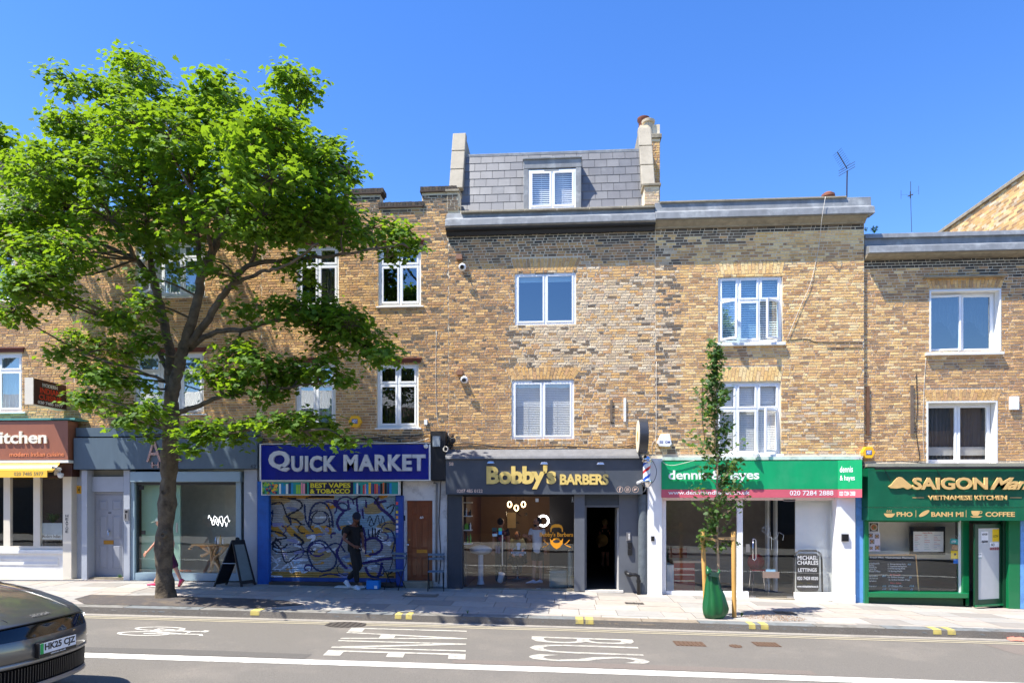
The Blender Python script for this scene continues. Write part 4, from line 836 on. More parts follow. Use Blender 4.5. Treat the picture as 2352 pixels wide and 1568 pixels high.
# ======== C: market
YQ = -.34
navy = M_('royal_blue_panel', 12, 34, 140, rough=.2, var=.14, streak=.2, coat=.4); silver = M_('silver_letter', 214, 216, 220, rough=.3, metal=.25); bluep = M_('blue_pilaster_paint', 24, 92, 176, rough=.5, var=.12, dirt=(hx(20, 50, 110), .4, 4))
fr_ = bx(BC, 'sign_board', (599, 1020, 985, 1101), YQ, -.1, navy); b = MB()
for rc in ((596, 1016.5, 988, 1020), (596, 1101, 988, 1104)): b.pb(*rc, YQ-.02, -.1)
for rc in ((596, 1020.1, 599, 1100.9), (985, 1020.1, 988, 1100.9)): b.pb(*rc, YQ-.02, -.1)
b.build('sign_rim', white, fr_); T('Q', (618.6, 1034.5, 667.8, 1083), YQ-.02, silver, fr_, .06, .045); T('UICK', (671, 1046, 774, 1083), YQ-.02, silver, fr_, .06, .04, space=1.1); T('MARKET', (790.5, 1043, 978, 1081.5), YQ-.02, silver, fr_, .06, .04, space=1.12)
q = P(978.7, 1024.5, YQ-.03); tag(MB().lathe([(.05, 0), (.055, .03), (.04, .06), (.001, .075)], q, 16, (0, -1, 0)).build('sensor', white, smooth=True), 'small round white sensor at the corner of the Quick Market sign', 'sensor')
vs = bx(BC, 'vape_sign', (602, 1106.2, 914.5, 1134.6), -.30, -.12, M_('teal_print', 40, 150, 140, rough=.3)); b = MB()
for rc in ((600, 1104.2, 916.5, 1106.1), (600, 1134.7, 916.5, 1136.7)): b.pb(*rc, -.32, -.12)
b.pb(600, 1106.2, 601.9, 1134.6, -.32, -.12).pb(914.6, 1106.2, 916.5, 1134.6, -.32, -.12); b.build('sign_rim', white, vs)
bx(vs, 'print_panel', (709.5, 1106.2, 811.4, 1134.6), -.3022, -.3002, M_('print_navy', 34, 30, 66, rough=.3)); ye = M_('yellow_letter', 236, 220, 50, rough=.4)
T('BEST VAPES', (713, 1108.5, 805, 1119.6), -.3023, ye, vs, .002, .03, name='lettering'); T('& TOBACCO', (712, 1122, 804, 1132.8), -.3023, ye, vs, .002, .03)
fruit = [M_('print_%d' % i, *c, rough=.3) for i, c in enumerate(((222, 110, 60), (240, 190, 60), (60, 130, 60), (40, 60, 110), (200, 60, 70), (235, 235, 230), (40, 140, 200), (30, 30, 36), (236, 150, 170), (150, 200, 70), (90, 60, 140)))]
bs = [MB() for _ in fruit]
for i in range(46): px, py = RU(603, 637), RU(1108, 1134); k = random.choice((0, 1, 2, 3, 4, 9)); disc(bs[k], pc(px, min(py, 1131), -.3035-.0006*i/46), RU(.018, .04), -.3035-.0006*i/46, 9, th=.0003)
xq = 641; seq = [5, 6, 6, 5, 3, 6, None, 9, 9, 8, 8, 7, 7, 5, None]+['g']+[6, 5, 3, None, 4, 8, 6, 1, 10, 3, 4, 0, 10, 7, 0, 7, 3, 6]
for i, k in enumerate(seq):
    if k == 'g': xq = 815; continue
    wd_ = RU(3.4, 6.2)
    if k is not None and (xq+wd_ < 708 or xq > 812) and xq+wd_ < 913: bs[k].pb(xq, 1107.5+RU(0, 7), xq+wd_-.8, 1133.5, -.3031-.0001*(i % 3), -.3026)
    xq += wd_
for b, m_ in zip(bs, fruit):
    if b.f: b.build('print', m_, vs)
bx(BC, 'pilaster', (591, 1104.5, 617, 1343), -.24, .1, bluep, .006); bx(BC, 'pilaster', (908.8, 1137.5, 925, 1346), -.2, .1, M_('deep_blue_paint', 22, 66, 150, rough=.5, var=.15), .006)
# roller shutter: every corrugated slat a piece, painted over with tags
sx0, sx1, sz0, sz1 = X_(617.5, -.1), X_(908.3, -.1), P(760, 1327, -.1).z, P(760, 1136.5, -.1).z
def tr_(zx, zy): return ((zx-135)/(890-135), 1-(zy-443)/(940-443))        # picture of the tags as measured -> 0..1
TG = []
def tg(pts, wd, c): TG.append((np.array([tr_(*p) for p in pts]), wd, c))
KB, PU, OG, WH, DB = hx(24, 26, 44), hx(58, 44, 110), hx(206, 150, 44), hx(226, 232, 240), hx(30, 44, 92)
tg([(150, 500), (210, 490), (240, 560), (270, 620)], 7, KB); tg([(250, 460), (320, 480), (330, 520), (250, 570), (300, 590), (330, 620)], 8, KB); tg([(350, 500), (360, 600), (400, 660)], 8, DB); tg([(375, 620), (390, 530), (430, 490), (480, 500), (510, 560), (520, 630)], 9, DB)
tg([(385, 640), (400, 570), (440, 540), (490, 560), (500, 640)], 6, KB); tg([(145, 560), (160, 540), (150, 620), (140, 650)], 6, DB); tg([(150, 660), (200, 670), (240, 700), (170, 720), (210, 770)], 8, KB); tg([(180, 700), (160, 770), (230, 790), (330, 770)], 7, KB)
tg([(370, 760), (400, 725), (460, 720), (500, 760), (540, 820), (520, 880), (450, 900), (400, 870), (370, 800), (370, 760)], 9, DB); tg([(480, 760), (520, 735), (560, 740), (590, 780)], 8, DB); tg([(540, 480), (530, 500), (580, 540), (560, 570), (545, 610), (560, 650)], 13, PU)
tg([(530, 480), (555, 520)], 15, PU); tg([(610, 475), (615, 530)], 9, PU); tg([(660, 460), (665, 520), (672, 560)], 10, PU); tg([(715, 475), (718, 515)], 9, PU); tg([(695, 530), (700, 580)], 9, PU); tg([(780, 480), (800, 520), (850, 560), (885, 600)], 15, PU); tg([(790, 460), (770, 490), (830, 480)], 12, PU)
tg([(640, 470), (690, 450), (760, 460), (790, 500)], 7, KB); tg([(725, 600), (740, 570), (760, 620), (735, 625), (745, 590)], 4, KB); tg([(765, 620), (785, 565), (800, 625), (815, 570), (830, 620)], 4, KB); tg([(730, 650), (735, 700)], 7, DB); tg([(755, 640), (757, 700)], 7, KB); tg([(770, 645), (775, 700), (800, 650), (780, 675), (805, 700)], 6, KB)
tg([(690, 720), (760, 700), (800, 720), (810, 760), (780, 790), (740, 800)], 12, PU); tg([(700, 640), (712, 700), (715, 790)], 10, PU); tg([(550, 770), (545, 800), (570, 850), (600, 880)], 13, PU); tg([(700, 850), (800, 830), (880, 815)], 13, PU); tg([(715, 880), (735, 920), (780, 935), (800, 900), (810, 850)], 13, PU); tg([(580, 700), (560, 750), (540, 775)], 10, PU)
tg([(830, 640), (870, 660), (885, 720), (870, 790)], 7, DB); tg([(840, 520), (880, 500), (870, 540), (850, 560)], 6, KB); tg([(150, 830), (190, 860), (160, 890), (230, 880), (260, 840), (290, 900)], 6, WH); tg([(200, 900), (250, 860), (270, 910), (320, 870), (340, 910), (400, 880)], 6, WH); tg([(360, 460), (420, 452), (520, 456)], 8, KB); tg([(200, 455), (300, 462)], 6, KB)
tg([(610, 600), (640, 640), (610, 690)], 7, WH); tg([(290, 680), (340, 720), (330, 740)], 12, KB); tg([(350, 780), (410, 782)], 7, KB); tg([(210, 780), (240, 850), (310, 800)], 6, KB); tg([(620, 860), (660, 900), (640, 930)], 8, DB); tg([(440, 930), (500, 915), (560, 925)], 7, DB); tg([(820, 900), (880, 890), (840, 925), (880, 930)], 6, KB)
for _ in range(60): x_, y_ = RU(150, 880), RU(470, 925); tg([(x_, y_), (x_+RU(-60, 60), y_+RU(-14, 14)), (x_+RU(-70, 70), y_+RU(-30, 30))], RU(5, 16), random.choice((OG, WH, WH, WH, hx(170, 196, 216), hx(150, 150, 190), hx(120, 132, 170))))
for _ in range(20):
    x_, y_, r_, a_ = RU(170, 860), RU(480, 900), RU(18, 60), RU(0, 6); tg([(x_+r_*math.cos(a_+k*.6), y_+r_*.8*math.sin(a_+k*.6)) for k in range(random.choice((5, 7, 10)))], RU(4, 8), random.choice((DB, KB, PU)))
TG.sort(key=lambda q: 1 if q[2] in (DB, KB, PU) else 0)
NX, NS, NR = 190, 36, 5; gx, gz = np.meshgrid((np.arange(NX)+.5)/NX, (np.arange(NS*NR)+.5)/(NS*NR)); asp = 755/497
rng = np.random.RandomState(3); base_c = np.empty(gx.shape+(4,)); wob = np.sin(gx*9+gz*4)+np.sin(gx*23-gz*17)*.5+np.sin(gz*31+gx*5)*.4
light = (wob > -.9)[..., None]; base_c[:] = np.where(light, np.array(hx(166, 166, 164)), np.array(hx(172, 150, 104)))
base_c[gz > .955] = hx(196, 146, 60); base_c[gz < .075] = hx(186, 146, 70); mk = (np.abs(gz-.58) < .05) & (gx < .5) | (np.abs(gz-.53) < .03) & (gx < .42); base_c[mk & (np.sin(gx*60+gz*40) > -.5)] = hx(196, 148, 52); mk = (gz > .45) & (gx > .52) & (np.sin(gx*20)*.04+gz > .5); base_c[mk & light[..., 0]] = hx(150, 178, 196)
for pts, wd, c in TG:
    dmin = np.full(gx.shape, 9.)
    q = pts
    if len(pts) > 2:                                   # smooth the stroke
        t = np.linspace(0, len(pts)-1, len(pts)*6); i0 = np.clip(t.astype(int), 0, len(pts)-2); f = (t-i0)[:, None]; g_ = lambda i: pts[np.clip(i, 0, len(pts)-1)]
        p0, p1, p2, p3 = g_(i0-1), g_(i0), g_(i0+1), g_(i0+2); q = .5*((2*p1)+(-p0+p2)*f+(2*p0-5*p1+4*p2-p3)*f**2+(-p0+3*p1-3*p2+p3)*f**3)
    for a_, b_ in zip(q[:-1], q[1:]):
        ax, az = a_[0]*asp, a_[1]; dx_, dz_ = (b_[0]-a_[0])*asp, b_[1]-a_[1]; tt = np.clip(((gx*asp-ax)*dx_+(gz-az)*dz_)/(dx_*dx_+dz_*dz_+1e-9), 0, 1); dmin = np.minimum(dmin, np.hypot(gx*asp-ax-tt*dx_, gz-az-tt*dz_))
    base_c[dmin < wd/497/2*1.25] = c
base_c[..., :3] *= (1+rng.uniform(-.16, .10, gx.shape))[..., None]
shm = mat('shutter_paint', None, .45, .15, var=.15, scale=9, attr='bc', dirt=(hx(90, 84, 76), .35, 5))
sh = thing('roller_shutter', ((sx0+sx1)/2, -.1, sz0), 'closed roller shutter covered in graffiti below the Quick Market sign', 'roller shutter')
bc_ = thing; ph = (sz1-sz0)/NS
for s in range(NS):
    b = MB(); z0 = sz0+s*ph; prof = [(0, 0), (-.012, .2), (-.02, .5), (-.016, .75), (-.003, .93), (.004, 1)]
    for (dy, f) in prof:
        for i in range(NX+1): b.v.append((sx0+(sx1-sx0)*i/NX, -.09+dy, z0+ph*f))
    for r in range(NR):
        for i in range(NX): b.cur = tuple(base_c[s*NR+r, i]); b._f([(r*(NX+1)+i, r*(NX+1)+i+1, (r+1)*(NX+1)+i+1, (r+1)*(NX+1)+i)])
    b.build('slat', shm, sh)
MB().pb(617.5, 1327.2, 908.3, 1340, -.115, -.075).build('bottom_bar', M_('shutter_blue_bar', 24, 70, 140, rough=.5), sh)
bx(BC, 'shutter_threshold', (617.5, 1338, 908.3, 1343), -.3, -.06, M_('grubby_step', 70, 60, 52))
for i, (py, c) in enumerate(((1152, (230, 80, 70)), (1162, (40, 110, 90)), (1172, (230, 200, 60)), (1184, (220, 150, 60)), (1194, (230, 200, 150)), (1206, (220, 220, 225)), (1216, (190, 170, 200)), (1228, (60, 90, 140)))): bx(BC, 'sticker', (909.5, py, 914.5, py+6.5), -.2022, -.2002, M_('sticker_%d' % i, *c))
# black end panel, white surround, brown door
cp = bx(BC, 'end_panel', (988.3, 990, 1023, 1102), -.28, .0, M_('black_bitumen', 26, 26, 28, rough=.6, var=.3)); tag(MB().pb(993.5, 1001, 1010, 1025, -.36, -.285).pb(995.5, 1003, 997, 1023, -.365, -.3605).pb(1006.5, 1003, 1008, 1023, -.365, -.3605).build('junction_box', M_('grey_enamel', 150, 160, 166)), 'grey metal junction box on the black panel beside the Quick Market sign', 'junction box')
whr = M_('scuffed_white_render', 214, 212, 206, rough=.7, var=.06, dirt=(hx(110, 104, 96), .6, 4))
bx(BC, 'door_surround', (925.2, 1104.2, 1027, 1149), -.06, .15, whr); bx(BC, 'door_surround', (925.2, 1149.2, 933.5, 1352), -.06, .15, whr); bx(BC, 'pilaster', (993.3, 1149.2, 1027, 1348), -.09, .15, whr); bx(BC, 'doorstep', (925.3, 1335, 993, 1352), -.2, .15, stone)
dwood = M_('varnished_wood', 128, 66, 32, rough=.35, var=.25, scale=10, streak=.12, coat=.3); dC = panel_door(BC, (934, 1149.5, 993, 1334.5), .03, dwood, ((1159, 1183), (1190, 1261), (1277, 1325)), ((943, 960), (966, 986)), 'brown varnished wooden panelled door numbered 60')
T('60', (964.6, 1185, 972.5, 1191), .0295, wt, dC, .004, .02); MB().pb(957, 1261.5, 981, 1269, .01, .029).build('letterplate', brass, dC); q = P(937.5, 1250.5, .03); MB().lathe([(.012, 0), (.014, .03), (.03, .045), (.03, .065), (.01, .075)], q, 12, (0, -1, 0)).build('knob', chrome, dC, smooth=True); q = P(940.5, 1239, .03); MB().lathe([(.02, 0), (.02, .012)], q, 12, (0, -1, 0)).build('lock', brass, dC)
tag(MB().pb(926.5, 1183, 930.5, 1195, -.085, -.06).build('door_bell', black), 'small black doorbell on the white frame of door 60', 'doorbell')
def pipe(name, pts, r, m, label, cat='pipe', n=8, grp=None): return tag(MB().tube(pts, r, n).build(name, m, None, smooth=2), label, cat, grp)
pipe('drain_pipe', [P(996, 1108, -.13), P(1003, 1110, -.13), P(1003, 1150, -.13), P(1002, 1335, -.13)], .025, M_('grey_pipe', 120, 118, 114), 'slim grey pipe running down the white pier beside the wooden door')
pipe('cable_run', [P(1030, 1000, -.14), P(1022, 1060, -.3), P(1012, 1110, -.14), P(1008, 1200, -.13), P(1013, 1280, -.13), P(1008, 1340, -.13)], .012, black, 'black cable hanging down the white pier beside the grey pipe', 'cable')
# ======== D: barber
slg = M_('charcoal_fascia', 74, 80, 88, rough=.45, var=.06, dirt=(hx(120, 124, 128), .2, 2.2)); dk = M_('charcoal_pilaster', 52, 60, 68, rough=.5, var=.1); mg = M_('mid_grey_paint', 96, 100, 106, rough=.5, var=.06)
YB = -.3; gold = M_('gold_letter', 236, 206, 120, rough=.35, metal=.1); palel = M_('pale_copper_letter', 226, 196, 176, rough=.5)
yz(MB(), [(.0, P(1250, 1031, 0).z), (-.06, P(1250, 1031.5, -.06).z), (-.36, P(1250, 1047, -.36).z), (-.38, P(1250, 1052.4, -.38).z), (-.30, P(1250, 1052.6, -.38).z), (.0, P(1250, 1050, 0).z)], X_(1023.7, -.3), X_(1470, -.3)).build('lead_canopy', mat('dull_lead', hx(112, 112, 114), .6, .1, var=.2, scale=5, bump=.3, bscale=8), BD)
fd = bx(BD, 'sign_board', (1023.7, 1051, 1476, 1134.7), YB, .0, slg)
T("Bobby's", (1117.6, 1068, 1277.4, 1123), YB-.02, gold, fd, .03, .045, space=.94); T('BARBERS', (1286, 1088, 1397.6, 1113), YB-.02, gold, fd, .03, .04, space=.95); T('58', (1031.5, 1061, 1041.5, 1069), YB-.001, palel, fd, .003, .03); T('0207 485 0122', (1049.3, 1123, 1108.5, 1131), YB-.001, palel, fd, .003, .02)
for i, cx in enumerate((1423.8, 1441.6, 1459.4)):
    b = MB(); c_ = pc(cx, 1123.6, YB-.003); ring(b, c_, .066, .073, YB-.004)
    if i == 1: b2 = [(-.03, -.03), (.03, -.03), (.03, .03), (-.03, .03), (-.03, -.03)]; b.ribbon([(c_[0]+u, c_[1]+v) for u, v in b2], .008, YB-.004); ring(b, c_, .012, .02, YB-.004, 14); disc(b, (c_[0]+.02, c_[1]+.02), .004, YB-.004, 6)
    if i == 2: b.ribbon([(c_[0]-.035, c_[1]-.02), (c_[0]-.01, c_[1]-.005), (c_[0]+.005, c_[1]+.012), (c_[0]+.03, c_[1]+.02)], .028, YB-.004); b.ribbon([(c_[0]-.03, c_[1]+.022), (c_[0], c_[1]+.0)], .02, YB-.0045)
    ob = b.build('emblem', palel, fd)
    if i == 0: T('f', (cx-2, 1118.6, cx+2, 1128.8), YB-.003, palel, fd, .002, .04)
for i, (cx, cy) in enumerate(((1127, 1062), (1250, 1064), (1379.5, 1064.7))):
    q = P(cx, cy, YB-.16); sp_ = thing('spotlight', P(cx, cy+2, YB-.16), ['small silver spotlight over the B of the barber sign', 'small silver spotlight over the middle of the barber sign', 'small silver spotlight over the last letters of the barber sign'][i], 'spotlight', 'spotlights above the barber sign')
    MB().hexa([q+Vector(v) for v in ((-.09, -.02, -.02), (.09, -.02, -.02), (.09, .05, -.01), (-.09, .05, -.01), (-.06, -.01, .03), (.06, -.01, .03), (.06, .04, .04), (-.06, .04, .04))]).build('lamp_head', metal, sp_, bevel=.004); MB().tube([q+Vector((0, .03, .03)), q+Vector((0, .1, .05)), q+Vector((0, .17, .02))], .008, 6).build('arm', metal, sp_)
bx(BD, 'pilaster', (1028, 1135, 1061.6, 1352), -.16, .1, dk, .006); bx(BD, 'shop_window_head', (1061.8, 1135, 1318.5, 1140), -.03, .05, black)
for l, r in ((1062.2, 1163.4), (1164.0, 1236.2), (1236.9, 1317.8)): bx(BD, 'pane', (l, 1140.2, r, 1352.5), .0, .012, gls)
for cx in (1163.8, 1236.6): MB().pb(cx-5, 1350, cx+5, 1355, -.02, .03).build('floor_clamp', metal, BD)
bx(BD, 'threshold', (1061.8, 1352.7, 1318.5, 1356.5), -.06, .1, stone); bx(BD, 'pilaster', (1319, 1135, 1343, 1357.5), -.14, .12, mg, .006); bx(BD, 'door_head', (1343.2, 1135, 1422, 1160), .0, .12, dk); bx(BD, 'door_frame', (1343.2, 1160.2, 1347.2, 1357), .01, .1, mg); bx(BD, 'door_frame', (1347.4, 1160.2, 1421.8, 1164.2), .01, .1, mg); bx(BD, 'door_frame', (1422, 1135, 1466, 1360), -.02, .12, mg)
bx(BD, 'threshold', (1343.5, 1356.2, 1432, 1360), -.15, .1, M_('pale_threshold', 206, 202, 192)); hk = P(1154, 1262, -.06); MB().tube([P(1154, 1228, -.06), P(1154, 1297, -.06)], .016, 10).tube([P(1154, 1235, -.06), P(1154, 1235, .0)], .01, 6).tube([P(1154, 1290, -.06), P(1154, 1290, .0)], .01, 6).build('door_handle', metal, BD)
b = MB(); 
for i in range(14):
    f = i/13; a_ = math.pi*f; b.v += [(X_(1465.8, -.1)+.22*(1-math.cos(a_))/2, -.09-.1*math.sin(a_), zq) for zq in (P(1476, 1372, -.15).z, P(1476, 1135, -.15).z)]
b._f([(2*i, 2*i+2, 2*i+3, 2*i+1) for i in range(13)]); b.build('rounded_pier', M_('patchy_grey_render', 92, 100, 106, rough=.75, var=.25, scale=9, bump=.5, bscale=20), BD, smooth=2)
# the open door inside the dark doorway, and hallway
xo = X_(1421, .12); MB().box(xo-.03, xo+.01, .12, .88, P(1421, 1356, .1).z, P(1421, 1166, .1).z).build('open_door', M_('hall_white', 206, 204, 200), BD)
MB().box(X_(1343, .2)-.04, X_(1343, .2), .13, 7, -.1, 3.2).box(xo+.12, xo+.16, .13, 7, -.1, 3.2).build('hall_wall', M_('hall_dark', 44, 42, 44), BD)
ic = thing('door_intercom', P(1443, 1241, -.03), 'grey intercom panel on the charcoal frame right of the open doorway', 'intercom'); MB().pb(1438.6, 1221.6, 1448, 1241, -.05, -.02).build('plate', metal, ic, bevel=.004)
for k in range(4): MB().pb(1443.5, 1225+k*3.4, 1446.5, 1227.2+k*3.4, -.054, -.0502).build('button', white, ic)
for i, (y0_, y1_) in enumerate(((1244, 1257.5), (1259, 1274))): tag(MB().pb(1442, y0_, 1452, y1_, -.075, -.02).build('key_safe', black, None, bevel=.012), ['upper black key safe beside the barber doorway', 'lower black key safe beside the barber doorway'][i], 'key safe', 'key safes by the doorway')
dp = thing('drainpipe', (X_(1467, -.25), -.25, base(1.8)), 'black cast iron drainpipe elbow at the foot of the grey pier', 'drainpipe'); MB().tube([P(1438, 1313, -.04), P(1439, 1316, -.22), P(1443, 1318.5, -.26), P(1460, 1319, -.27), P(1466, 1322, -.27), P(1467, 1330, -.27), P(1467, 1371, -.27)], .042, 12).build('pipe', blackm, dp, smooth=2)
for cx, cy, r_ in ((1447, 1318.8, .055), (1467, 1334, .056)): q = P(cx, cy, -.27); MB().lathe([(r_, -.03), (r_, .03)], q, 12, (1, 0, 0) if cx < 1460 else (0, 0, 1)).build('collar', blackm, dp)
# barber pole
bp_ = thing('barber_pole', P(1485.5, 1121, -.45), 'striped red white and blue barber pole with chrome caps on the pier', 'barber pole'); xc = X_(1485.5, -.45); z_ = lambda py: P(1485.5, py, -.45).z
MB().lathe([(.118, 0), (.125, .03), (.105, .06), (.11, .08), (.09, .13), (.05, .175), (.001, .185)], (xc, -.45, z_(1062)), 24).build('top_cap', chrome, bp_, smooth=True)
MB().lathe([(.12, 0), (.125, -.03), (.12, -.06), (.085, -.1), (.075, -.13), (.04, -.16), (.001, -.17)][::-1], (xc, -.45, z_(1103)), 24).build('bottom_cap', chrome, bp_, smooth=True)
b = MB(); n_ = 48; rws = 24; b.cur = None; z0_, z1_ = z_(1103), z_(1062)
for j in range(rws+1):
    for k in range(n_): b.v.append((xc+.088*math.cos(2*math.pi*k/n_), -.45+.088*math.sin(2*math.pi*k/n_), z0_+(z1_-z0_)*j/rws))
for j in range(rws):
    for k in range(n_):
        ph_ = ((k/n_)-(j/rws)*1.15+.05) % 1.0; b.cur = hx(200, 40, 46) if ph_ < .2 else (hx(24, 80, 190) if .5 < ph_ < .7 else hx(232, 236, 240)); b._f([(j*n_+k, j*n_+(k+1) % n_, (j+1)*n_+(k+1) % n_, (j+1)*n_+k)])
b.build('striped_tube', mat('pole_stripes', None, .15, var=.0, attr='bc', coat=.5), bp_, smooth=2)
MB().tube([P(1483, 1120, -.42), P(1480, 1128, -.3), P(1472, 1132, -.2)], .012, 6).tube([(xc, -.40, z_(1110)), (xc, -.18, z_(1106))], .025, 8).build('bracket', metal, bp_)
cc = thing('cctv_camera', P(1469, 1107, -.42), 'small white bullet camera beside the barber pole', 'camera'); MB().tube([P(1463.5, 1109, -.5), P(1475, 1104, -.42)], .032, 10).build('camera_body', white, cc); MB().tube([P(1474, 1105, -.42), P(1472, 1108, -.25)], .01, 6).build('mount', white, cc)
# round projecting sign
xr_ = X_(1470, -.55)+.05; zc_ = P(1470, 1001.5, -.55).z; rs = thing('round_sign', (xr_, -.5, zc_-.43), 'round projecting barber sign with cream face and dark rim, seen nearly edge on', 'projecting sign')
MB().lathe([(.40, 0), (.41, .01), (.41, .19), (.40, .2)], (xr_-.1, -.56, zc_), 40, (1, 0, 0)).build('rim', M_('dark_rim', 54, 56, 60, rough=.3), rs, smooth=True); MB().lathe([(.37, 0), (.37, .006)], (xr_-.106, -.56, zc_), 36, (1, 0, 0)).build('face', M_('cream_sign_face', 238, 228, 206, rough=.4), rs)
MB().lathe([(.13, 0), (.13, .004)], (xr_-.110, -.56, zc_), 6, (1, 0, 0)).build('emblem', M_('sign_tan', 214, 170, 100), rs)
MB().box(xr_-.03, xr_+.03, -.16, .01, zc_-.08, zc_+.08).build('bracket', blackm, rs)
# ======== E: estate agent
grn = M_('bright_green_panel', 14, 160, 100, rough=.4, var=.09, streak=.2, dirt=(hx(90, 170, 130), .25, 1.6)); pnk = M_('faded_pink_strip', 206, 96, 110, rough=.45, var=.05); YE = -.26; lw = M_('letter_white', 240, 240, 238, rough=.4)
fe = bx(BE, 'sign_board', (1519.8, 1057.5, 1925, 1123), YE, .0, grn); fp = bx(BE, 'sign_strip', (1519.8, 1123.2, 1925, 1142), YE, .0, pnk)
T('dennis & hayes', (1535, 1079, 1743, 1107), YE-.05, lw, fe, .035, .018); T('www.dennisandhayes.co.uk', (1535, 1126, 1722, 1138), YE-.001, lw, fp, .003, .008); T('020 7284 2888', (1814, 1126, 1914, 1137), YE-.001, lw, fp, .003, .008)
pL, pR = P(1925.2, 1142, YE-.01), P(1980, 1142, -.55); zg0, zg1, zg2 = P(1925, 1142, YE).z, P(1925, 1123, YE).z, P(1925, 1057, YE).z; xl_, xr2 = pL.x, pR.x
for nm, za, zb2, m_ in (('sign_return', zg1, zg2, grn), ('sign_return_strip', zg0, zg1-.002, pnk)):
    MB().prism([(xl_, YE-.01, za), (xr2, -.55, za), (xr2+.01, -.0, za), (xl_, .0, za)], (0, 0, zb2-za)).build(nm, m_, BE)
dr = Vector((xr2-xl_, -.55-(YE-.01), 0))
def onret(s, a, c, z0, z1, m): T(s, None, 0, m, BE, .003, .012, basis=((xl_+dr.x*a, YE-.012+dr.y*a, z0), tuple(dr*(c-a)), (0, 0, z1-z0)))
hz_ = zg2-zg1; onret('dennis', .07, .62, zg1+hz_*.58, zg1+hz_*.80, lw); onret('& hayes', .07, .70, zg1+hz_*.25, zg1+hz_*.48, lw); onret('020 7284 2888', .05, .72, zg0+.04, zg1-.05, lw)
bx(BE, 'ledge', (1520, 1047, 1982, 1056.5), -.12, .0, whr); wp = M_('bright_white_paint', 236, 236, 234, rough=.45, var=.03, dirt=(hx(180, 170, 160), .15, 3))
bx(BE, 'pilaster', (1487.6, 1052.5, 1521, 1364), -.2, .1, wp, .006); bx(BE, 'pilaster_base', (1486.5, 1364.2, 1521.5, 1375), -.23, .1, wp, .004); bx(BE, 'pilaster', (1922, 1142.2, 1965, 1366), -.2, .1, wp, .006); bx(BE, 'pilaster_base', (1921, 1366.2, 1965.4, 1385), -.23, .1, wp, .004)
bx(BE, 'window_frame', (1521.2, 1142.3, 1921.8, 1148.5), -.02, .06, wp); bx(BE, 'window_frame', (1521.2, 1148.7, 1529.8, 1374), -.02, .06, wp); bx(BE, 'window_frame', (1915.2, 1148.7, 1921.8, 1378), -.02, .06, wp); bx(BE, 'mullion', (1693.4, 1148.7, 1706, 1358), -.03, .06, wp)
for l, r, bt in ((1530, 1693.2, 1357.8), (1825.9, 1915, 1360.5)): bx(BE, 'pane', (l, 1148.8, r, bt), .0, .012, gls)
gd = bx(BE, 'glass_door', (1706.2, 1148.8, 1825.4, 1371), .0, .012, gls); bx(BE, 'stall_riser', (1529.9, 1358.2, 1720, 1375), -.05, .06, wp, .005); bx(BE, 'stall_riser', (1826, 1361, 1915, 1378), -.05, .06, wp, .005); bx(BE, 'threshold', (1720.2, 1374.5, 1826, 1379), -.12, .1, stone)
b = MB(); h0, h1 = P(1732.8, 1237, -.07), P(1732.8, 1286, -.07); 
MB().tube([h0+Vector((-.035, .07, -.03)), h0+Vector((-.035, 0, -.03)), h0+Vector((-.035, 0, 0)), h0, h0+Vector((.035, 0, -.03)), h1+Vector((.035, 0, .03)), h1, h1+Vector((-.035, 0, .03)), h1+Vector((-.035, .07, .03))], .011, 8).tube([h0+Vector((-.035, 0, -.03)), h1+Vector((-.035, 0, .03))], .011, 8).build('handle', chrome, gd, smooth=2)
MB().pb(1713.5, 1249, 1722.5, 1267, -.02, -.001).build('lock_plate', metal, gd); MB().pb(1752, 1312.5, 1790, 1326.5, -.014, -.001).build('letterplate', M_('bronze_plate', 160, 140, 128, rough=.35, metal=.4), gd); MB().pb(1759, 1307, 1781, 1312.3, .014, .016).build('notice', M_('pale_blue_card', 150, 200, 224), gd)
MB().pb(1800, 1146, 1826, 1151, -.02, .03).pb(1719, 1369, 1736, 1374.3, -.02, .03).pb(1808, 1369, 1826, 1374.3, -.02, .03).build('patch_fitting', metal, gd)
scr = M_('scratched_frost', 214, 222, 224, rough=.6)
strokes(BE, 'scratched_tag', [[(1752, 1212), (1760, 1206), (1769, 1212), (1762, 1226), (1750, 1218), (1752, 1210), (1770, 1222), (1768, 1232), (1776, 1238), (1786, 1232), (1788, 1222)], [(1790, 1222), (1800, 1228), (1798, 1240)], [(1772, 1232), (1772, 1262)], [(1786, 1240), (1786, 1272)]], -.002, scr, .005)
strokes(BE, 'scratched_tag', [[(1868, 1213), (1876, 1206), (1880, 1214), (1873, 1221)], [(1885, 1206), (1890, 1214), (1884, 1222), (1880, 1212), (1888, 1206)], [(1870, 1232), (1876, 1226), (1880, 1236), (1886, 1230), (1890, 1244), (1880, 1246), (1894, 1252), (1886, 1262), (1878, 1254), (1890, 1246)], [(1884, 1262), (1884, 1320)], [(1892, 1262), (1892, 1340)], [(1878, 1260), (1879, 1300)]], -.002, scr, .005)
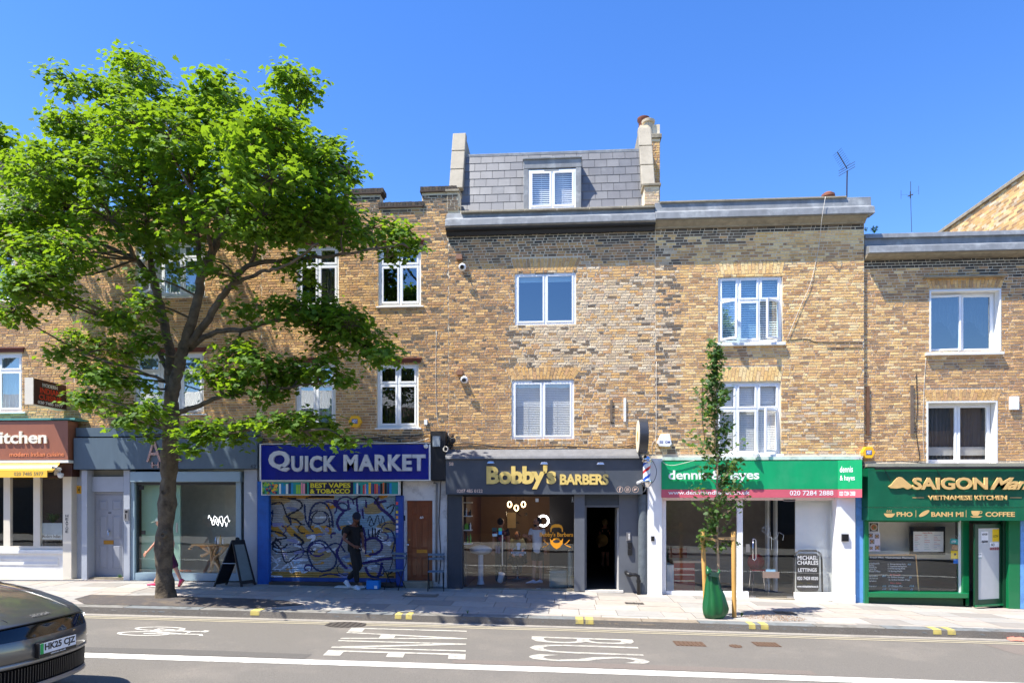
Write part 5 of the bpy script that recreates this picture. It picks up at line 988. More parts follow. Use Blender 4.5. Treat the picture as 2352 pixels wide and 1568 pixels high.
# inside the agency: white partition, inner door, desk, red furniture
off = M_('office_white', 236, 240, 234, var=.03); inn = M_('office_dim', 170, 160, 146); carpet = M_('office_floor', 96, 92, 86)
MB().box(X_(1827, .24), XB[4]-.25, .24, .28, -.3, 3.2).build('partition', off, BE); MB().box(X_(1792, .9)-.02, X_(1792, .9)+.03, 1.2, 1.4, -.3, 3.2).box(X_(1760, 1.3), X_(1760, 1.3)+.05, 1.2, 1.4, -.3, 2.9).build('inner_frame', off, BE); MB().box(XB[3]+.2, X_(1828, .9), 2.9, 3.0, -.3, 3.2).build('back_partition', inn, BE)
dk_ = thing('office_desk', (X_(1568, .9), .9, base(3.5)), 'pale desk with a red drawer front inside the estate agent window', 'desk'); yd = .9
MB().pb(1545, 1287, 1610, 1291, yd-.1, yd+.9, at=yd).build('desk_top', M_('beech_top', 196, 176, 146), dk_); MB().box(P(1548, 1300, yd).x, P(1596, 1300, yd).x, yd, yd+.8, base(3.5), P(1560, 1291, yd).z).build('drawer_unit', M_('red_drawer', 150, 40, 50, rough=.4), dk_)
for k in range(3): MB().pb(1549, 1304+k*14, 1595, 1306+k*14, yd-.012, yd-.002).build('drawer_edge', metal, dk_)
MB().pb(1531, 1297, 1547.5, 1360, yd-.3, yd+.5, at=yd-.3).build('end_panel', off, dk_)
rc_ = thing('red_chair', (X_(1741, .7), .7, base(5)), 'red shell chair behind the estate agent glass door', 'chair'); redp = M_('red_shell', 150, 24, 32, rough=.35); cx_, cz_ = X_(1741, .7), P(1741, 1290, .7).z
b = MB(); n = 18
for j in range(7):
    for i in range(n+1): f = i/n; v = j/6; hw = .21*math.sin(math.pi*(.25+.6*v)); b.v.append((cx_-hw+2*hw*f, .86-.12*math.sin(math.pi*f)+.05*v, cz_-.17+.36*v))
for j in range(6):
    for i in range(n): b._f([(j*(n+1)+i, j*(n+1)+i+1, (j+1)*(n+1)+i+1, (j+1)*(n+1)+i)])
b.box(cx_-.2, cx_+.2, .48, .84, cz_-.20, cz_-.165); b.build('seat_shell', redp, rc_, smooth=True)
for sx_ in (-1, 1):
    for sy_ in (0, 1): MB().tube([(cx_+.15*sx_, .54+.25*sy_, cz_-.2), (cx_+.2*sx_, .5+.33*sy_, base(5)+.0)], .011, 6).build('leg', chrome, rc_)
of2 = thing('office_chair', (X_(1560, 1.9), 1.9, base(3.5)), 'red upholstered office chair behind the pale desk', 'chair'); xq, zq2 = X_(1562, 1.8), base(3.5); MB().box(xq-.26, xq+.26, 1.7, 2.2, zq2+.42, zq2+.52).build('seat', redp, of2, bevel=.03); MB().box(xq-.25, xq+.25, 2.16, 2.26, zq2+.55, zq2+.98).build('backrest', redp, of2, bevel=.03); MB().tube([(xq, 1.95, zq2), (xq, 1.95, zq2+.42)], .03).build('pedestal', blackm, of2)
ms = thing('lettings_board', (X_(1855, .2), .2, base(6)), 'black hanging board for Michael Charles lettings in the agent window', 'sign'); b = MB(); ysb = .10
o_ = lambda px, py: P(px, py, ysb)
MB().tube([o_(1822, 1361), o_(1824, 1285), o_(1827, 1270), o_(1836, 1264), o_(1874, 1264), o_(1884, 1270), o_(1887, 1285), o_(1889, 1361)], .022, 8).build('frame', blackm, ms, smooth=2)
pt = [(1829.5, 1350), (1829.5, 1276), (1834, 1271), (1876, 1271), (1881, 1276), (1881, 1350), (1877, 1356), (1834, 1356)]; bd_ = MB().xz([pc(*q, ysb) for q in pt][::-1], ysb-.01, ysb+.02).build('board', black, ms)
for s, rc in (('MICHAEL', (1832, 1275.5, 1878, 1285)), ('CHARLES', (1831, 1287, 1879.5, 1296)), ('LETTINGS', (1833, 1304, 1876, 1312)), ('020 7428 0520', (1831, 1323.5, 1879, 1331)), ('www.michaelcharles.co.uk', (1831, 1343.5, 1880, 1348))): T(s, rc, ysb-.011, lw, bd_, .002, .02)
wb_ = tag(MB().pb(1934.5, 1226, 1949.6, 1242.5, -.25, -.2).pb(1937, 1229, 1947, 1239, -.254, -.2501).build('meter_box', black), 'small black switch box on the white pier right of the agent window', 'switch box'); tag(MB().pb(1495.6, 1231, 1503, 1241.6, -.225, -.2).build('key_box', black), 'small black box on the white pier left of the agent window', 'key box')
# security boxes
sc_ = thing('alarm_box', P(1526, 1026, -.1), 'white wedge shaped alarm box lettered SE OM above the agent sign', 'alarm box'); MB().xz([pc(*q, -.14) for q in ((1510, 1017), (1515, 1024), (1538, 1025), (1543, 1019), (1538.5, 996.4), (1518, 996.6))][::-1], -.14, .01).build('casing', upvc, sc_, bevel=.006)
T('SE', (1515, 1012, 1523, 1017.5), -.141, M_('blue_letter', 50, 80, 160), sc_, .002, .01); T('OM', (1527.5, 1012, 1539, 1017.5), -.141, MATS['blue_letter'], sc_, .002, .01)
def adt(cx, cy, label):
    t = thing('alarm_box', P(cx, cy+14, -.1), label, 'alarm box', 'yellow hexagonal alarm boxes'); w_, h_ = 15.2, 13; MB().xz([pc(cx+u*w_, cy+v*h_, -.13) for u, v in ((-.5, 1), (.5, 1), (1, 0), (.5, -1), (-.5, -1), (-1, 0))][::-1], -.13, .01).build('casing', M_('alarm_yellow', 246, 186, 40, rough=.35), t, bevel=.008)
    bp2 = bx(t, 'badge', (cx-6.5, cy-5, cx+6.5, cy+5), -.134, -.1305, M_('badge_blue', 24, 70, 160)); T('ADT', (cx-5.5, cy-3.5, cx+5.5, cy+3.5), -.1345, lw, bp2, .002, .03)
adt(814.5, 967, 'yellow hexagonal alarm box above the Quick Market sign'); adt(1996, 1038.5, 'yellow hexagonal alarm box between the green agent sign and the kitchen sign')
tag(MB().pb(2321.6, 910, 2341.7, 940.5, 0, YF+.005).build('alarm_box', upvc, None, bevel=.01), 'plain white rectangular box on brick right of the lower right window', 'alarm box')
tag(MB().pb(974, 963, 981, 975, -.05, .005).build('junction_box', upvc, None), 'tiny white junction box on brick above the Quick Market sign', 'junction box')
for i, (bxr, lc, lb) in enumerate((((1047.6, 583, 1060.8, 594.3), (1062.3, 613.5), 'round white wall lamp, upper of the two left of the barber windows'), ((1049, 849.5, 1062, 860), (1066.6, 871.7), 'round white wall lamp, lower of the two left of the barber windows'))):
    tag(MB().pb(*bxr, -.14, .005).build('brown_box', M_('brown_enamel', 140, 100, 76)), ['upper small brown vent box on brick above a round lamp', 'lower small brown vent box on brick above a round lamp'][i], 'vent box', 'brown vent boxes')
    t = thing('wall_lamp', P(lc[0], lc[1]+8, -.1), lb, 'wall lamp', 'round wall lamps'); q = P(lc[0], lc[1], -.14); MB().lathe([(.085, 0), (.09, .02), (.07, .05), (.03, .06)], q, 18, (0, -1, -.3)).build('lamp_bowl', upvc, t, smooth=True); MB().lathe([(.05, .0), (.05, .01)], q+Vector((0, -.06, -.018)), 12, (0, -1, -.3)).build('lens', M_('lamp_lens', 60, 52, 46, rough=.2), t); MB().tube([q+Vector((-.0, .0, .08)), q+Vector((0, .14, .09))], .02, 8).build('bracket', upvc, t)
for i, (rc, m_, lb, Yw) in enumerate((((1401.4, 917.5, 1406.6, 968), M_('old_timber', 112, 98, 84, rough=.9, var=.3), 'short weathered timber batten on brick left of the white batten', 0), ((1432.5, 913.8, 1438, 968), white, 'short white batten on brick above the barber shop', 0), ((1991, 887, 1997.5, 998.8), M_('old_brown_timber', 110, 78, 56, rough=.9, var=.3), 'long brown timber batten in the corner beside the agency building', YF), ((2092, 883.8, 2099, 996.6), MATS['old_timber'], 'long grey timber batten with a cable, left of the lower right window', YF))):
    tag(MB().pb(*rc, Yw-.04, Yw+.005).build('batten', m_), lb, 'batten', 'battens fixed to the brickwork')
# ======== F: kitchen
dg = M_('dark_green_panel', 8, 92, 62, rough=.4, var=.14, streak=.25, dirt=(hx(60, 120, 90), .25, 1.8)); bg_ = M_('green_gloss', 16, 112, 66, rough=.3, var=.06, coat=.3); dgd = M_('deep_green', 8, 58, 36, rough=.4, var=.1); gol = M_('tan_gold_letter', 214, 176, 112, rough=.4); YS = -.46; XE = XF1
bx(BF, 'blue_pier', (1965.8, 1142, 1986, 1385), -.12, .1, M_('sky_blue_paint', 104, 160, 220, rough=.6, var=.08, dirt=(hx(60, 80, 110), .5, 5)), .006)
MB().box(X_(1992, -.3), XE, -.3, YF, P(2100, 1071, -.3).z, P(2100, 1063.5, -.3).z).build('ledge', render_, BF)
ff = MB().box(X_(1994, YS), XE, YS, .0, P(2100, 1164.5, YS).z, P(2100, 1074, YS).z).build('sign_board', dg, BF); fl = MB().box(X_(1994, YS), XE, YS-.02, .0, P(2100, 1194.6, YS).z, P(2100, 1165.5, YS).z).build('sign_strip', dg, BF)
MB().tube([(X_(2010, YS-.05), YS-.05, P(2100, 1074.5, YS-.05).z), (XE, YS-.05, P(2100, 1074.5, YS-.05).z)], .03, 10).build('roller_tube', blackm, BF)
T('SAIGON', (2095, 1095.8, 2267, 1124), YS-.03, gol, ff, .035, .035); T('Man', (2272.6, 1096, 2362, 1124), YS-.03, gol, ff, .035, .03, shear=.45, space=.9); T('VIETNAMESE KITCHEN', (2131, 1137, 2312, 1147.6), YS-.02, gol, ff, .02, .02)
b = MB().pb(2096, 1141.5, 2122.5, 1143, YS-.006, YS-.001).pb(2320, 1141.5, 2347, 1143, YS-.006, YS-.001); b.build('rule', gol, ff)
hat = [(2040.6, 1117), (2047, 1112), (2060, 1097), (2065, 1094.6), (2072, 1096), (2086, 1108), (2095, 1115), (2093.5, 1120), (2084, 1123.5), (2075, 1119), (2060, 1121.5), (2045, 1120.5)]; MB().xz([pc(*q, YS-.03) for q in hat][::-1], YS-.04, YS-.001).build('hat_emblem', gol, ff, bevel=.004)
T('PHO', (2059.4, 1175, 2096, 1186), YS-.021, gol, fl, .003, .03); T('BANH MI', (2139, 1175, 2213, 1186), YS-.021, gol, fl, .003, .03); T('COFFEE', (2263.4, 1175, 2331, 1186), YS-.021, gol, fl, .003, .03)
b = MB(); yq_ = YS-.024
b.pb(2103.2, 1171, 2104.2, 1187, yq_, yq_+.003).pb(2218.6, 1171, 2219.6, 1187, yq_, yq_+.003); b.xz([pc(*q, yq_) for q in ((2029.8, 1178.5), (2056.4, 1178.5), (2053, 1184), (2048, 1187.5), (2038, 1187.5), (2033, 1184))][::-1], yq_, yq_+.003)
for k in range(3): b.ribbon([pc(2038+k*4.5, 1176.5, yq_), pc(2037+k*4.5, 1173.5, yq_), pc(2039+k*4.5, 1171, yq_)], .015, yq_)
c0_ = pc(2123, 1178.5, yq_); b.xz([(c0_[0]+.13*math.cos(a_)*math.cos(.55)-.045*math.sin(a_)*math.sin(.55), c0_[1]+.13*math.cos(a_)*math.sin(.55)+.045*math.sin(a_)*math.cos(.55)) for a_ in [i*.314 for i in range(20)]][::-1], yq_, yq_+.003)
b.xz([pc(*q, yq_) for q in ((2231, 1172.5), (2251, 1172.5), (2250, 1179), (2246, 1183.5), (2236, 1183.5), (2232, 1179))][::-1], yq_, yq_+.003); b.xz([pc(*q, yq_) for q in ((2228, 1184.6), (2257, 1184.6), (2251, 1187.6), (2234, 1187.6))][::-1], yq_, yq_+.003); ring(b, pc(2253, 1176, yq_), .02, .032, yq_, 12); b.build('food_emblems', gol, fl)
for s in (2030, 2150): MB().tube([P(s, 1075, YS-.05), P(s+16, 1105, YS-.02)], .006, 5).build('stay_wire', blackm, BF)
bx(BF, 'pilaster', (1986.2, 1195, 1995.4, 1385), -.2, .1, bg_); bx(BF, 'pane', (1995.6, 1196.5, 2204, 1361), -.02, -.008, gls); bx(BF, 'window_frame', (2204.2, 1195, 2211, 1361), -.05, .02, upvc); bx(BF, 'window_frame', (1995.6, 1194.8, 2204, 1198), -.05, .02, bg_)
bx(BF, 'window_post', (2211.2, 1195, 2226.4, 1391), -.12, .1, bg_, .01); bx(BF, 'window_sill', (1995.6, 1361.5, 2226, 1371), -.24, .05, bg_, .01); bx(BF, 'stall_riser', (1995.6, 1371.2, 2218, 1389), -.12, .05, M_('mossy_green', 30, 70, 44, rough=.6, var=.2), 0)
bx(BF, 'pilaster', (2303.5, 1195, 2317, 1396), -.1, .1, dgd); bx(BF, 'pilaster', (2317.2, 1195, 2343, 1399), -.2, .1, bg_, .008); bx(BF, 'blue_pier', (2344, 1196, 2375, 1397), -.2, .1, MATS['sky_blue_paint']); bx(BF, 'door_head', (2226.6, 1195, 2303.3, 1201), -.02, .08, dgd)
wl = M_('kitchen_wall', 240, 234, 220, var=.05); MB().hexa([(X_(1996), .56, -.4), (X_(2240), .8, -.4), (X_(2240), .9, -.4), (X_(1996), .65, -.4), (X_(1996), .56, 3.1), (X_(2240), .8, 3.1), (X_(2240), .9, 3.1), (X_(1996), .65, 3.1)]).build('back_partition', wl, BF)
MB().hexa([(X_(1996), .50, -.4), (X_(2240), .74, -.4), (X_(2240), .79, -.4), (X_(1996), .55, -.4), (X_(1996), .50, .75), (X_(2240), .74, .75), (X_(2240), .79, .75), (X_(1996), .55, .75)]).build('tile_panelling', M_('black_tile', 40, 38, 38, rough=.3), BF)
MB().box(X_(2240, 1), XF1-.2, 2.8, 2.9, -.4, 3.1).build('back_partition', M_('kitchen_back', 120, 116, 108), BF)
# half open door with frosted panel and notices
dW = thing; hx_ = P(2303, 1200, .0); dl = 1.0; an = math.radians(22); dirx, diry = -math.cos(an), -math.sin(an)*1.0
z0_, z1_ = P(2300, 1390, -.05).z, P(2300, 1202, -.05).z
dx0_ = Vector((hx_.x, -.02, 0)); L_ = abs(P(2229, 1300, -.25).x-hx_.x)/math.cos(an)*.98; Md = Matrix.Translation(dx0_) @ Matrix.Rotation(an, 4, 'Z')
b = MB(); sw = .17; L_ = min(L_, .92)
b.box(-L_, -L_+.11, -.02, .025, z0_, z1_, Md).box(-.14, 0, -.02, .025, z0_, z1_, Md).box(-L_+.11, -.14, -.019, .024, z1_-.1, z1_, Md).box(-L_+.11, -.14, -.019, .024, z0_, z0_+.17, Md); dF = b.build('door', dgd, BF, bevel=.006); dF['label'] = 'half open dark green door with frosted panel and notices'
MB().box(-L_, 0, -.06, -.021, z0_+.01, z0_+.05, Md).build('weather_bar', bg_, dF); MB().box(-L_+.105, -.135, -.004, .006, z0_+.165, z1_-.095, Md).build('panel', M_('frosted_panel', 196, 198, 196, rough=.35, var=.04), dF)
for zq_ in (z0_+.12, (z0_+z1_)/2, z1_-.12): MB().box(-.015, .02, -.05, -.021, zq_-.06, zq_+.06, Md).build('hinge', brass, dF)
def onD(u0, u1, v0, v1, m, nm='notice', dy=-.0062):
    w_ = L_-.25; return MB().box(-L_+.11+w_*u0, -L_+.11+w_*u1, dy, dy+.0015, z0_+.17+(z1_-z0_-.27)*v0, z0_+.17+(z1_-z0_-.27)*v1, Md).build(nm, m, dF)
def onDT(s, u0, u1, v0, v1, m):
    w_ = L_-.25; q0 = Md @ Vector((-L_+.11+w_*u0, -.0068, z0_+.17+(z1_-z0_-.27)*v0)); q1 = Md @ Vector((-L_+.11+w_*u1, -.0068, z0_+.17+(z1_-z0_-.27)*v0)); T(s, None, 0, m, dF, .001, .02, basis=(q0, q1-q0, (0, 0, (z1_-z0_-.27)*(v1-v0))))
onD(.16, .48, .79, .955, lw); onDT('NOW OPEN', .2, .44, .9, .93, black); onD(.17, .47, .795, .83, black); onD(.68, 1.0, .81, .985, M_('notice_yellow', 244, 206, 30)); onDT('CCTV', .72, .96, .87, .90, black); onD(.56, 1.0, .69, .80, lw); onDT('NO', .62, .78, .745, .785, black); onD(.56, 1.0, .69, .73, M_('notice_red', 196, 70, 60)); onD(.0, .18, .58, .65, lw); onDT('PUSH', .02, .16, .625, .64, black); onD(.0, .18, .58, .595, teal)
# menus and notices behind the kitchen window
yk = .12; cb_pts = [(1995.6, 1272.5), (2104, 1272.5), (2111, 1360), (1995.6, 1360)]; cb = thing('menu_chalkboard', P(2050, 1360, yk), 'wood framed chalkboard menu leaning inside the kitchen window', 'chalkboard'); MB().xz([pc(*q, yk) for q in cb_pts], yk, yk+.02).build('board', M_('chalk_black', 36, 38, 42, rough=.7), cb); MB().ribbon([pc(*q, yk-.01) for q in ((1995.6, 1273.5), (2103.5, 1273.5), (2110.5, 1360))], .035, yk-.012).build('frame', M_('pine_frame', 206, 160, 100), cb)
chk = M_('chalk_white', 210, 214, 214); chr_ = M_('chalk_red', 206, 84, 84); chb = M_('chalk_blue', 140, 190, 214)
L1 = [('Fresh Pho, Vietnamese Flavours', 1278, chk, 1998, 2098), ('rare and well done beef Pho', 1291, chk, 1996, 2020), ('Beef Pho', 1295.5, chk, 1996, 2008), ('Meatball Pho', 1300, chk, 1996, 2014), ('Chicken Pho', 1304.5, chk, 1996, 2012), ('Beef Pho', 1309, chk, 1996, 2022), ('cold cuts banh mi', 1320, chk, 1996, 2016), ('tofu banh mi', 1325, chk, 1996, 2016), ('beef banh mi', 1331, chk, 1996, 2013), ('chicken banh mi', 1343, chk, 1996, 2013), ('£8.9', 1320, chb, 2026, 2034), ('£9.9', 1343, chb, 2027, 2035), ('£9.9', 1350, chb, 2027, 2035),
      ('11 Shrimp Spring Rolls', 1293, chk, 2039, 2080), ('12 Vegetarian Spring Rolls', 1298, chk, 2039, 2083), ('13 Fried Spring Rolls', 1303, chk, 2039, 2079), ('14 Spring Rolls', 1309, chk, 2039, 2072), ('IV Snacks', 1317, chr_, 2044, 2068), ('15. Grilled Sausage', 1323, chk, 2039, 2077), ('16. Grilled Chicken Wings', 1329, chk, 2041, 2090), ('New dishes', 1336, chr_, 2045, 2070), ('17 Chicken Pho', 1343, chk, 2041, 2073), ('18 Salad', 1350.5, chk, 2042, 2062), ('£6.5', 1293, chb, 2085, 2092), ('£9.2', 1323, chb, 2088, 2094), ('£15.8', 1343, chb, 2089, 2099), ('£5', 1350.5, chb, 2091, 2097)]
for s, y_, m_, xa_, xb_ in L1: T(s, (xa_, y_, xb_, y_+4), yk-.001, m_, cb, .001, .015, shear=.1)
tv = thing('wall_screen', P(2131, 1273, .45), 'black wall screen behind the white menu board in the kitchen window', 'screen'); MB().pb(2090.8, 1208.6, 2171, 1273, .45, .5).build('casing', black, tv); wbd = tag(MB().pb(2098, 1220, 2167, 1266, .30, .31).build('menu_board', white), 'white handwritten menu board hanging inside the kitchen window', 'menu board'); T('Saigon Mama', (2119, 1221.5, 2141, 1225), .299, chr_, wbd, .001, .01)
rr = [M_('ink_%d' % i, *c) for i, c in enumerate(((150, 180, 170), (200, 110, 100), (150, 160, 190)))]; bs = [MB(), MB(), MB()]
for col_ in range(3):
    for k in range(9): xx = 2101+col_*22; bs[random.randrange(3)].pb(xx, 1228+k*4, xx+RU(6, 17), 1228.8+k*4, .2985, .2995)
for b, m_ in zip(bs, rr):
    if b.f: b.build('handwriting', m_, wbd)
po = [tag(MB().pb(1995.8, 1196.8, 2019, 1221, .05, .053).build('poster', lw), 'upper food photo poster at the left of the kitchen window', 'poster', 'food posters'), tag(MB().pb(1995.8, 1222, 2021.5, 1265, .05, .053).build('poster', M_('poster_lilac', 222, 214, 224)), 'lower poster of four food photos at the left of the kitchen window', 'poster', 'food posters')]
fd_ = [M_('food_%d' % i, *c) for i, c in enumerate(((60, 44, 36), (196, 186, 168), (190, 110, 60), (90, 130, 60)))]
for (cx, cy, r_, oo) in ((2007, 1210, .085, 0), (2000, 1229, .04, 1), (2014, 1231, .04, 1), (2003, 1243, .045, 1), (2015, 1257, .045, 1), (2001, 1258, .03, 1)):
    w2 = r_*1.15; c_ = pc(cx, cy, .05); MB().box(c_[0]-w2, c_[0]+w2, .0485, .0495, c_[1]-w2, c_[1]+w2).build('photo', fd_[0], po[oo]); disc(MB(), c_, r_, .0470, 16, th=.001).build('bowl', fd_[1], po[oo]); disc(MB(), c_, r_*.7, .0455, 12, th=.001).build('dish', fd_[2], po[oo]); disc(MB(), (c_[0]+r_*.2, c_[1]-r_*.1), r_*.3, .044, 9, th=.001).build('herbs', fd_[3], po[oo])
os_ = thing('open_sign', P(2193, 1247.5, .02), 'teal open sign hanging on a string in the kitchen window', 'sign'); MB().xz([pc(*q, .02) for q in ((2182, 1247), (2184, 1235.5), (2206, 1238.5), (2203.5, 1250))], .02, .024).build('board', M_('teal_board', 40, 170, 164), os_); T('OPEN', (2185, 1240, 2196, 1245.5), .0195, lw, os_, .001, .03, shear=.2); MB().tube([P(2186, 1236, .02), P(2194, 1228, .02), P(2203, 1238, .02)], .003, 4).build('string', white, os_)
tag(MB().pb(2186, 1251, 2202, 1263, .02, .023).build('card', M_('kraft_card', 186, 150, 112)), 'small brown card below the teal open sign', 'card'); yc = tag(MB().pb(2184, 1264, 2204, 1282.5, .02, .023).build('card', M_('card_yellow', 246, 210, 40), None, bevel=.002), 'yellow delivery sticker card below the brown card', 'card'); disc(MB(), pc(2194, 1272, .019), .03, .0185, 12, th=.001).build('emblem', black, yc); tag(MB().pb(2190, 1283.3, 2202, 1293.5, .02, .023).build('card', M_('card_blue', 24, 120, 214)), 'small blue sticker, lowest below the teal open sign', 'card')
# ------------------------------------------------------------------ the big tree
bark = M_('mottled_bark', 98, 86, 68, rough=.9, var=.5, scale=5, bump=1.0, bscale=26, dirt=(hx(52, 44, 36), .95, 4))
YT = -2.6
LM = leafmat('maple_leaf', hx(44, 80, 26), hx(104, 138, 44), hx(150, 184, 36))
LM2 = leafmat('young_leaf', hx(52, 84, 44), hx(88, 118, 60), hx(110, 144, 50), .5)
LIMBS = [  # measured (px, py, depth offset) ... and end radii
 ([(380, 1378, 0), (378, 1340, 0), (377, 1270, 0), (382, 1190, 0), (387, 1100, 0), (389, 1020, 0), (393, 960, 0), (396, 900, 0)], .178, .148),
 ([(396, 905, 0), (413, 832, -.1), (433, 761, -.2), (452, 703, -.3), (462, 638, -.3), (485, 583, -.4), (503, 545, -.6)], .13, .07),
 ([(394, 900, 0), (391, 850, .1), (390, 800, .2), (378, 751, .2), (362, 677, .3), (352, 638, .3)], .12, .08),
 ([(352, 640, .3), (310, 596, .4), (261, 573, .7), (170, 530, 1.1), (80, 480, 1.3), (10, 430, 1.5)], .07, .02),
 ([(353, 640, .3), (345, 560, .5), (330, 450, .5), (305, 300, .3), (310, 190, .2)], .07, .02),
 ([(340, 575, .5), (300, 480, .8), (220, 350, 1.2), (160, 220, 1.3)], .05, .02),
 ([(436, 793, -.1), (488, 719, -.4), (530, 654, -.6), (572, 612, -.8), (653, 597, -1), (755, 588, -1), (850, 575, -.9), (925, 560, -.8)], .085, .015),
 ([(530, 660, -.6), (543, 651, -.9), (600, 625, -1.3), (653, 612, -1.6), (730, 560, -2)], .05, .02),
 ([(430, 803, .0), (488, 764, -.3), (566, 756, -.6), (630, 735, -.8), (700, 742, -.8), (790, 770, -.6), (865, 805, -.5)], .065, .012),
 ([(405, 950, -.05), (469, 926, -.5), (533, 903, -.8), (598, 903, -1), (660, 890, -1.1), (740, 880, -1.1)], .06, .012),
 ([(390, 862, 0), (355, 793, .3), (300, 764, .6), (261, 728, .9), (180, 690, 1.2), (90, 650, 1.6), (20, 640, 1.8)], .06, .012),
 ([(402, 978, -.1), (430, 1004, -.5), (500, 1000, -1), (600, 985, -1.3), (700, 990, -1.4)], .04, .01),
 ([(388, 990, -.1), (330, 950, .6), (250, 920, 1.3), (200, 900, 1.7)], .035, .01),
 ([(391, 880, 0), (310, 850, .5), (200, 815, 1.2), (140, 800, 1.6)], .04, .01),
 ([(503, 545, -.6), (520, 480, -.5), (560, 400, -.3), (640, 280, 0), (675, 180, .2)], .06, .018),
 ([(503, 545, -.6), (590, 500, -1), (700, 430, -1.2), (800, 385, -1)], .05, .015),
 ([(462, 638, -.3), (450, 520, 0), (440, 400, .2), (480, 270, .4), (500, 190, .5)], .06, .018),
 ([(485, 583, -.4), (470, 500, -1.4), (430, 420, -1.9), (380, 330, -1.9)], .05, .015),
 ([(572, 612, -.8), (610, 520, -1.4), (650, 430, -1.8), (640, 360, -1.8)], .04, .012),
 ([(310, 596, 0), (270, 520, .3), (220, 430, .8), (180, 360, 1.2)], .045, .012)]
tree = thing('maple_tree', (P(380, 1372, YT).x, YT, G(-8.33, YT)-.02), 'big leafy maple tree with scarred mottled trunk at the kerb', 'tree')
def smooth_path(pts, sub=4):
    q = [Vector(p) for p in pts]; out = []
    for i in range(len(q)-1):
        p0, p1, p2, p3 = q[max(i-1, 0)], q[i], q[i+1], q[min(i+2, len(q)-1)]
        for k in range(sub): f = k/sub; out.append(.5*((2*p1)+(p2-p0)*f+(2*p0-5*p1+4*p2-p3)*f*f+(-p0+3*p1-3*p2+p3)*f**3))
    out.append(q[-1]); return out
nodes = []
for li, (pts, r0, r1) in enumerate(LIMBS):
    w3 = smooth_path([P(a, b_, YT+c) for a, b_, c in pts], 6 if li else 8); n = len(w3)
    for i in range(1, n-1): w3[i] += Vector((RU(-1, 1), RU(-1, 1), RU(-1, 1)))*(.02 if li else .006)
    rs = [r0+(r1-r0)*(i/(n-1))**.8 for i in range(n)]
    if li == 0:
        for i in range(n): z = w3[i].z-w3[0].z; rs[i] += .03*math.exp(-z/.10)+.014*math.sin(z*7)+.008*math.sin(z*19)
        b = MB().tube(w3, rs, 22); 
        for k in range(len(b.v)):
            v = Vector(b.v[k]); ii = k//22; d = v-w3[min(ii, n-1)]; a_ = math.atan2(d.y, d.x); f = 1+.07*math.sin(a_*3+v.z*2.2)+.05*math.sin(a_*5-v.z*4.1)+.035*math.sin(a_*9+v.z*13)
            b.v[k] = tuple(w3[min(ii, n-1)]+d*f)
        trunk = b.build('trunk', bark, tree, smooth=2)
    else: MB().tube(w3, rs, 10).build('limb', bark, tree, smooth=2)
    nodes += [(w3[i], rs[i]) for i in range(n) if li]
for (px, py, r_) in ((378, 1130, 6.5), (376, 1228, 6)):     # healed pruning scars
    c = P(px, py, YT-.155); rr_ = r_/108; MB().lathe([(rr_*1.1, -.06), (rr_*1.25, -.01), (rr_*1.15, .03), (rr_*.8, .035), (rr_*.55, .0), (.001, -.02)], c, 18, (RU(-.3, .1), -1, .1)).build('scar', bark, tree, smooth=2)
BL = [(150,190,48,3),(205,200,40,2),(310,165,62,4),(270,215,60,3),(360,205,45,3),(500,212,55,4),(440,255,60,4),(545,250,45,3),(675,175,48,4),(705,200,30,2),(650,235,42,3),(640,300,60,4),
 (135,285,42,3),(80,345,34,2),(215,290,85,7),(310,290,85,7),(400,320,85,7),(490,320,85,7),(570,330,75,6),(660,345,65,5),(730,370,58,5),(785,360,38,3),(800,405,24,2),(770,410,34,2),
 (15,430,50,3.5),(90,400,75,5),(170,390,85,7),(260,400,95,8),(350,420,90,7),(440,420,90,7),(530,420,90,8),(620,420,85,7),(700,440,75,6),(760,455,60,4),
 (15,510,55,4),(80,490,70,5),(160,480,80,6),(250,500,80,5),(340,510,70,4),(420,510,60,3),(520,500,80,6),(610,500,80,6),(700,510,70,6),(780,520,62,5),(850,530,50,4),(910,550,40,3),(940,565,26,2),(895,585,28,1),
 (25,590,60,4),(100,580,60,4),(170,580,55,3),(60,660,55,4),(20,720,42,3),(110,640,50,3),(150,690,34,1.5),(240,600,40,1.5),(370,570,45,2),(330,640,26,1),(570,560,50,2),(680,590,38,1.5),(470,600,30,1),(400,620,25,.8),
 (690,700,42,2),(740,720,55,4),(800,745,55,4),(850,790,48,3.5),(895,815,32,2),(760,790,45,2),(650,720,34,1.5),(700,640,25,1),(590,700,30,1),(540,720,24,.8),(510,640,30,1),
 (220,720,45,2),(280,720,50,2.5),(330,700,40,2),(170,790,45,3),(230,800,50,3.5),(290,810,45,3),(340,780,34,2),(140,805,28,1.5),(190,850,36,2),(240,870,40,2.5),(300,880,40,2),(200,915,32,2),(270,930,45,2.5),(310,965,38,2),(345,940,30,1.5),(330,1000,20,.7),
 (540,810,45,2.5),(600,830,50,3),(650,860,45,3),(690,850,45,3),(740,850,38,2),(620,900,34,1.5),(560,870,40,2),(500,870,34,1.5),(520,910,26,1),(780,870,30,1.5),(470,850,28,1.2),
 (440,985,30,1.5),(480,1000,38,2.5),(530,1000,38,2.5),(430,1030,22,1),(580,985,26,1.2),(640,975,40,2.5),(700,975,42,3),(750,990,36,2.5),(790,1012,22,1.2),(700,1010,26,1)]
LEAF = [(0, 0), (.16, -.02), (.42, -.12), (.34, .12), (.62, .2), (.4, .38), (.5, .7), (.2, .62), (0, 1.0), (-.2, .62), (-.5, .7), (-.4, .38), (-.62, .2), (-.34, .12), (-.42, -.12), (-.16, -.02)]
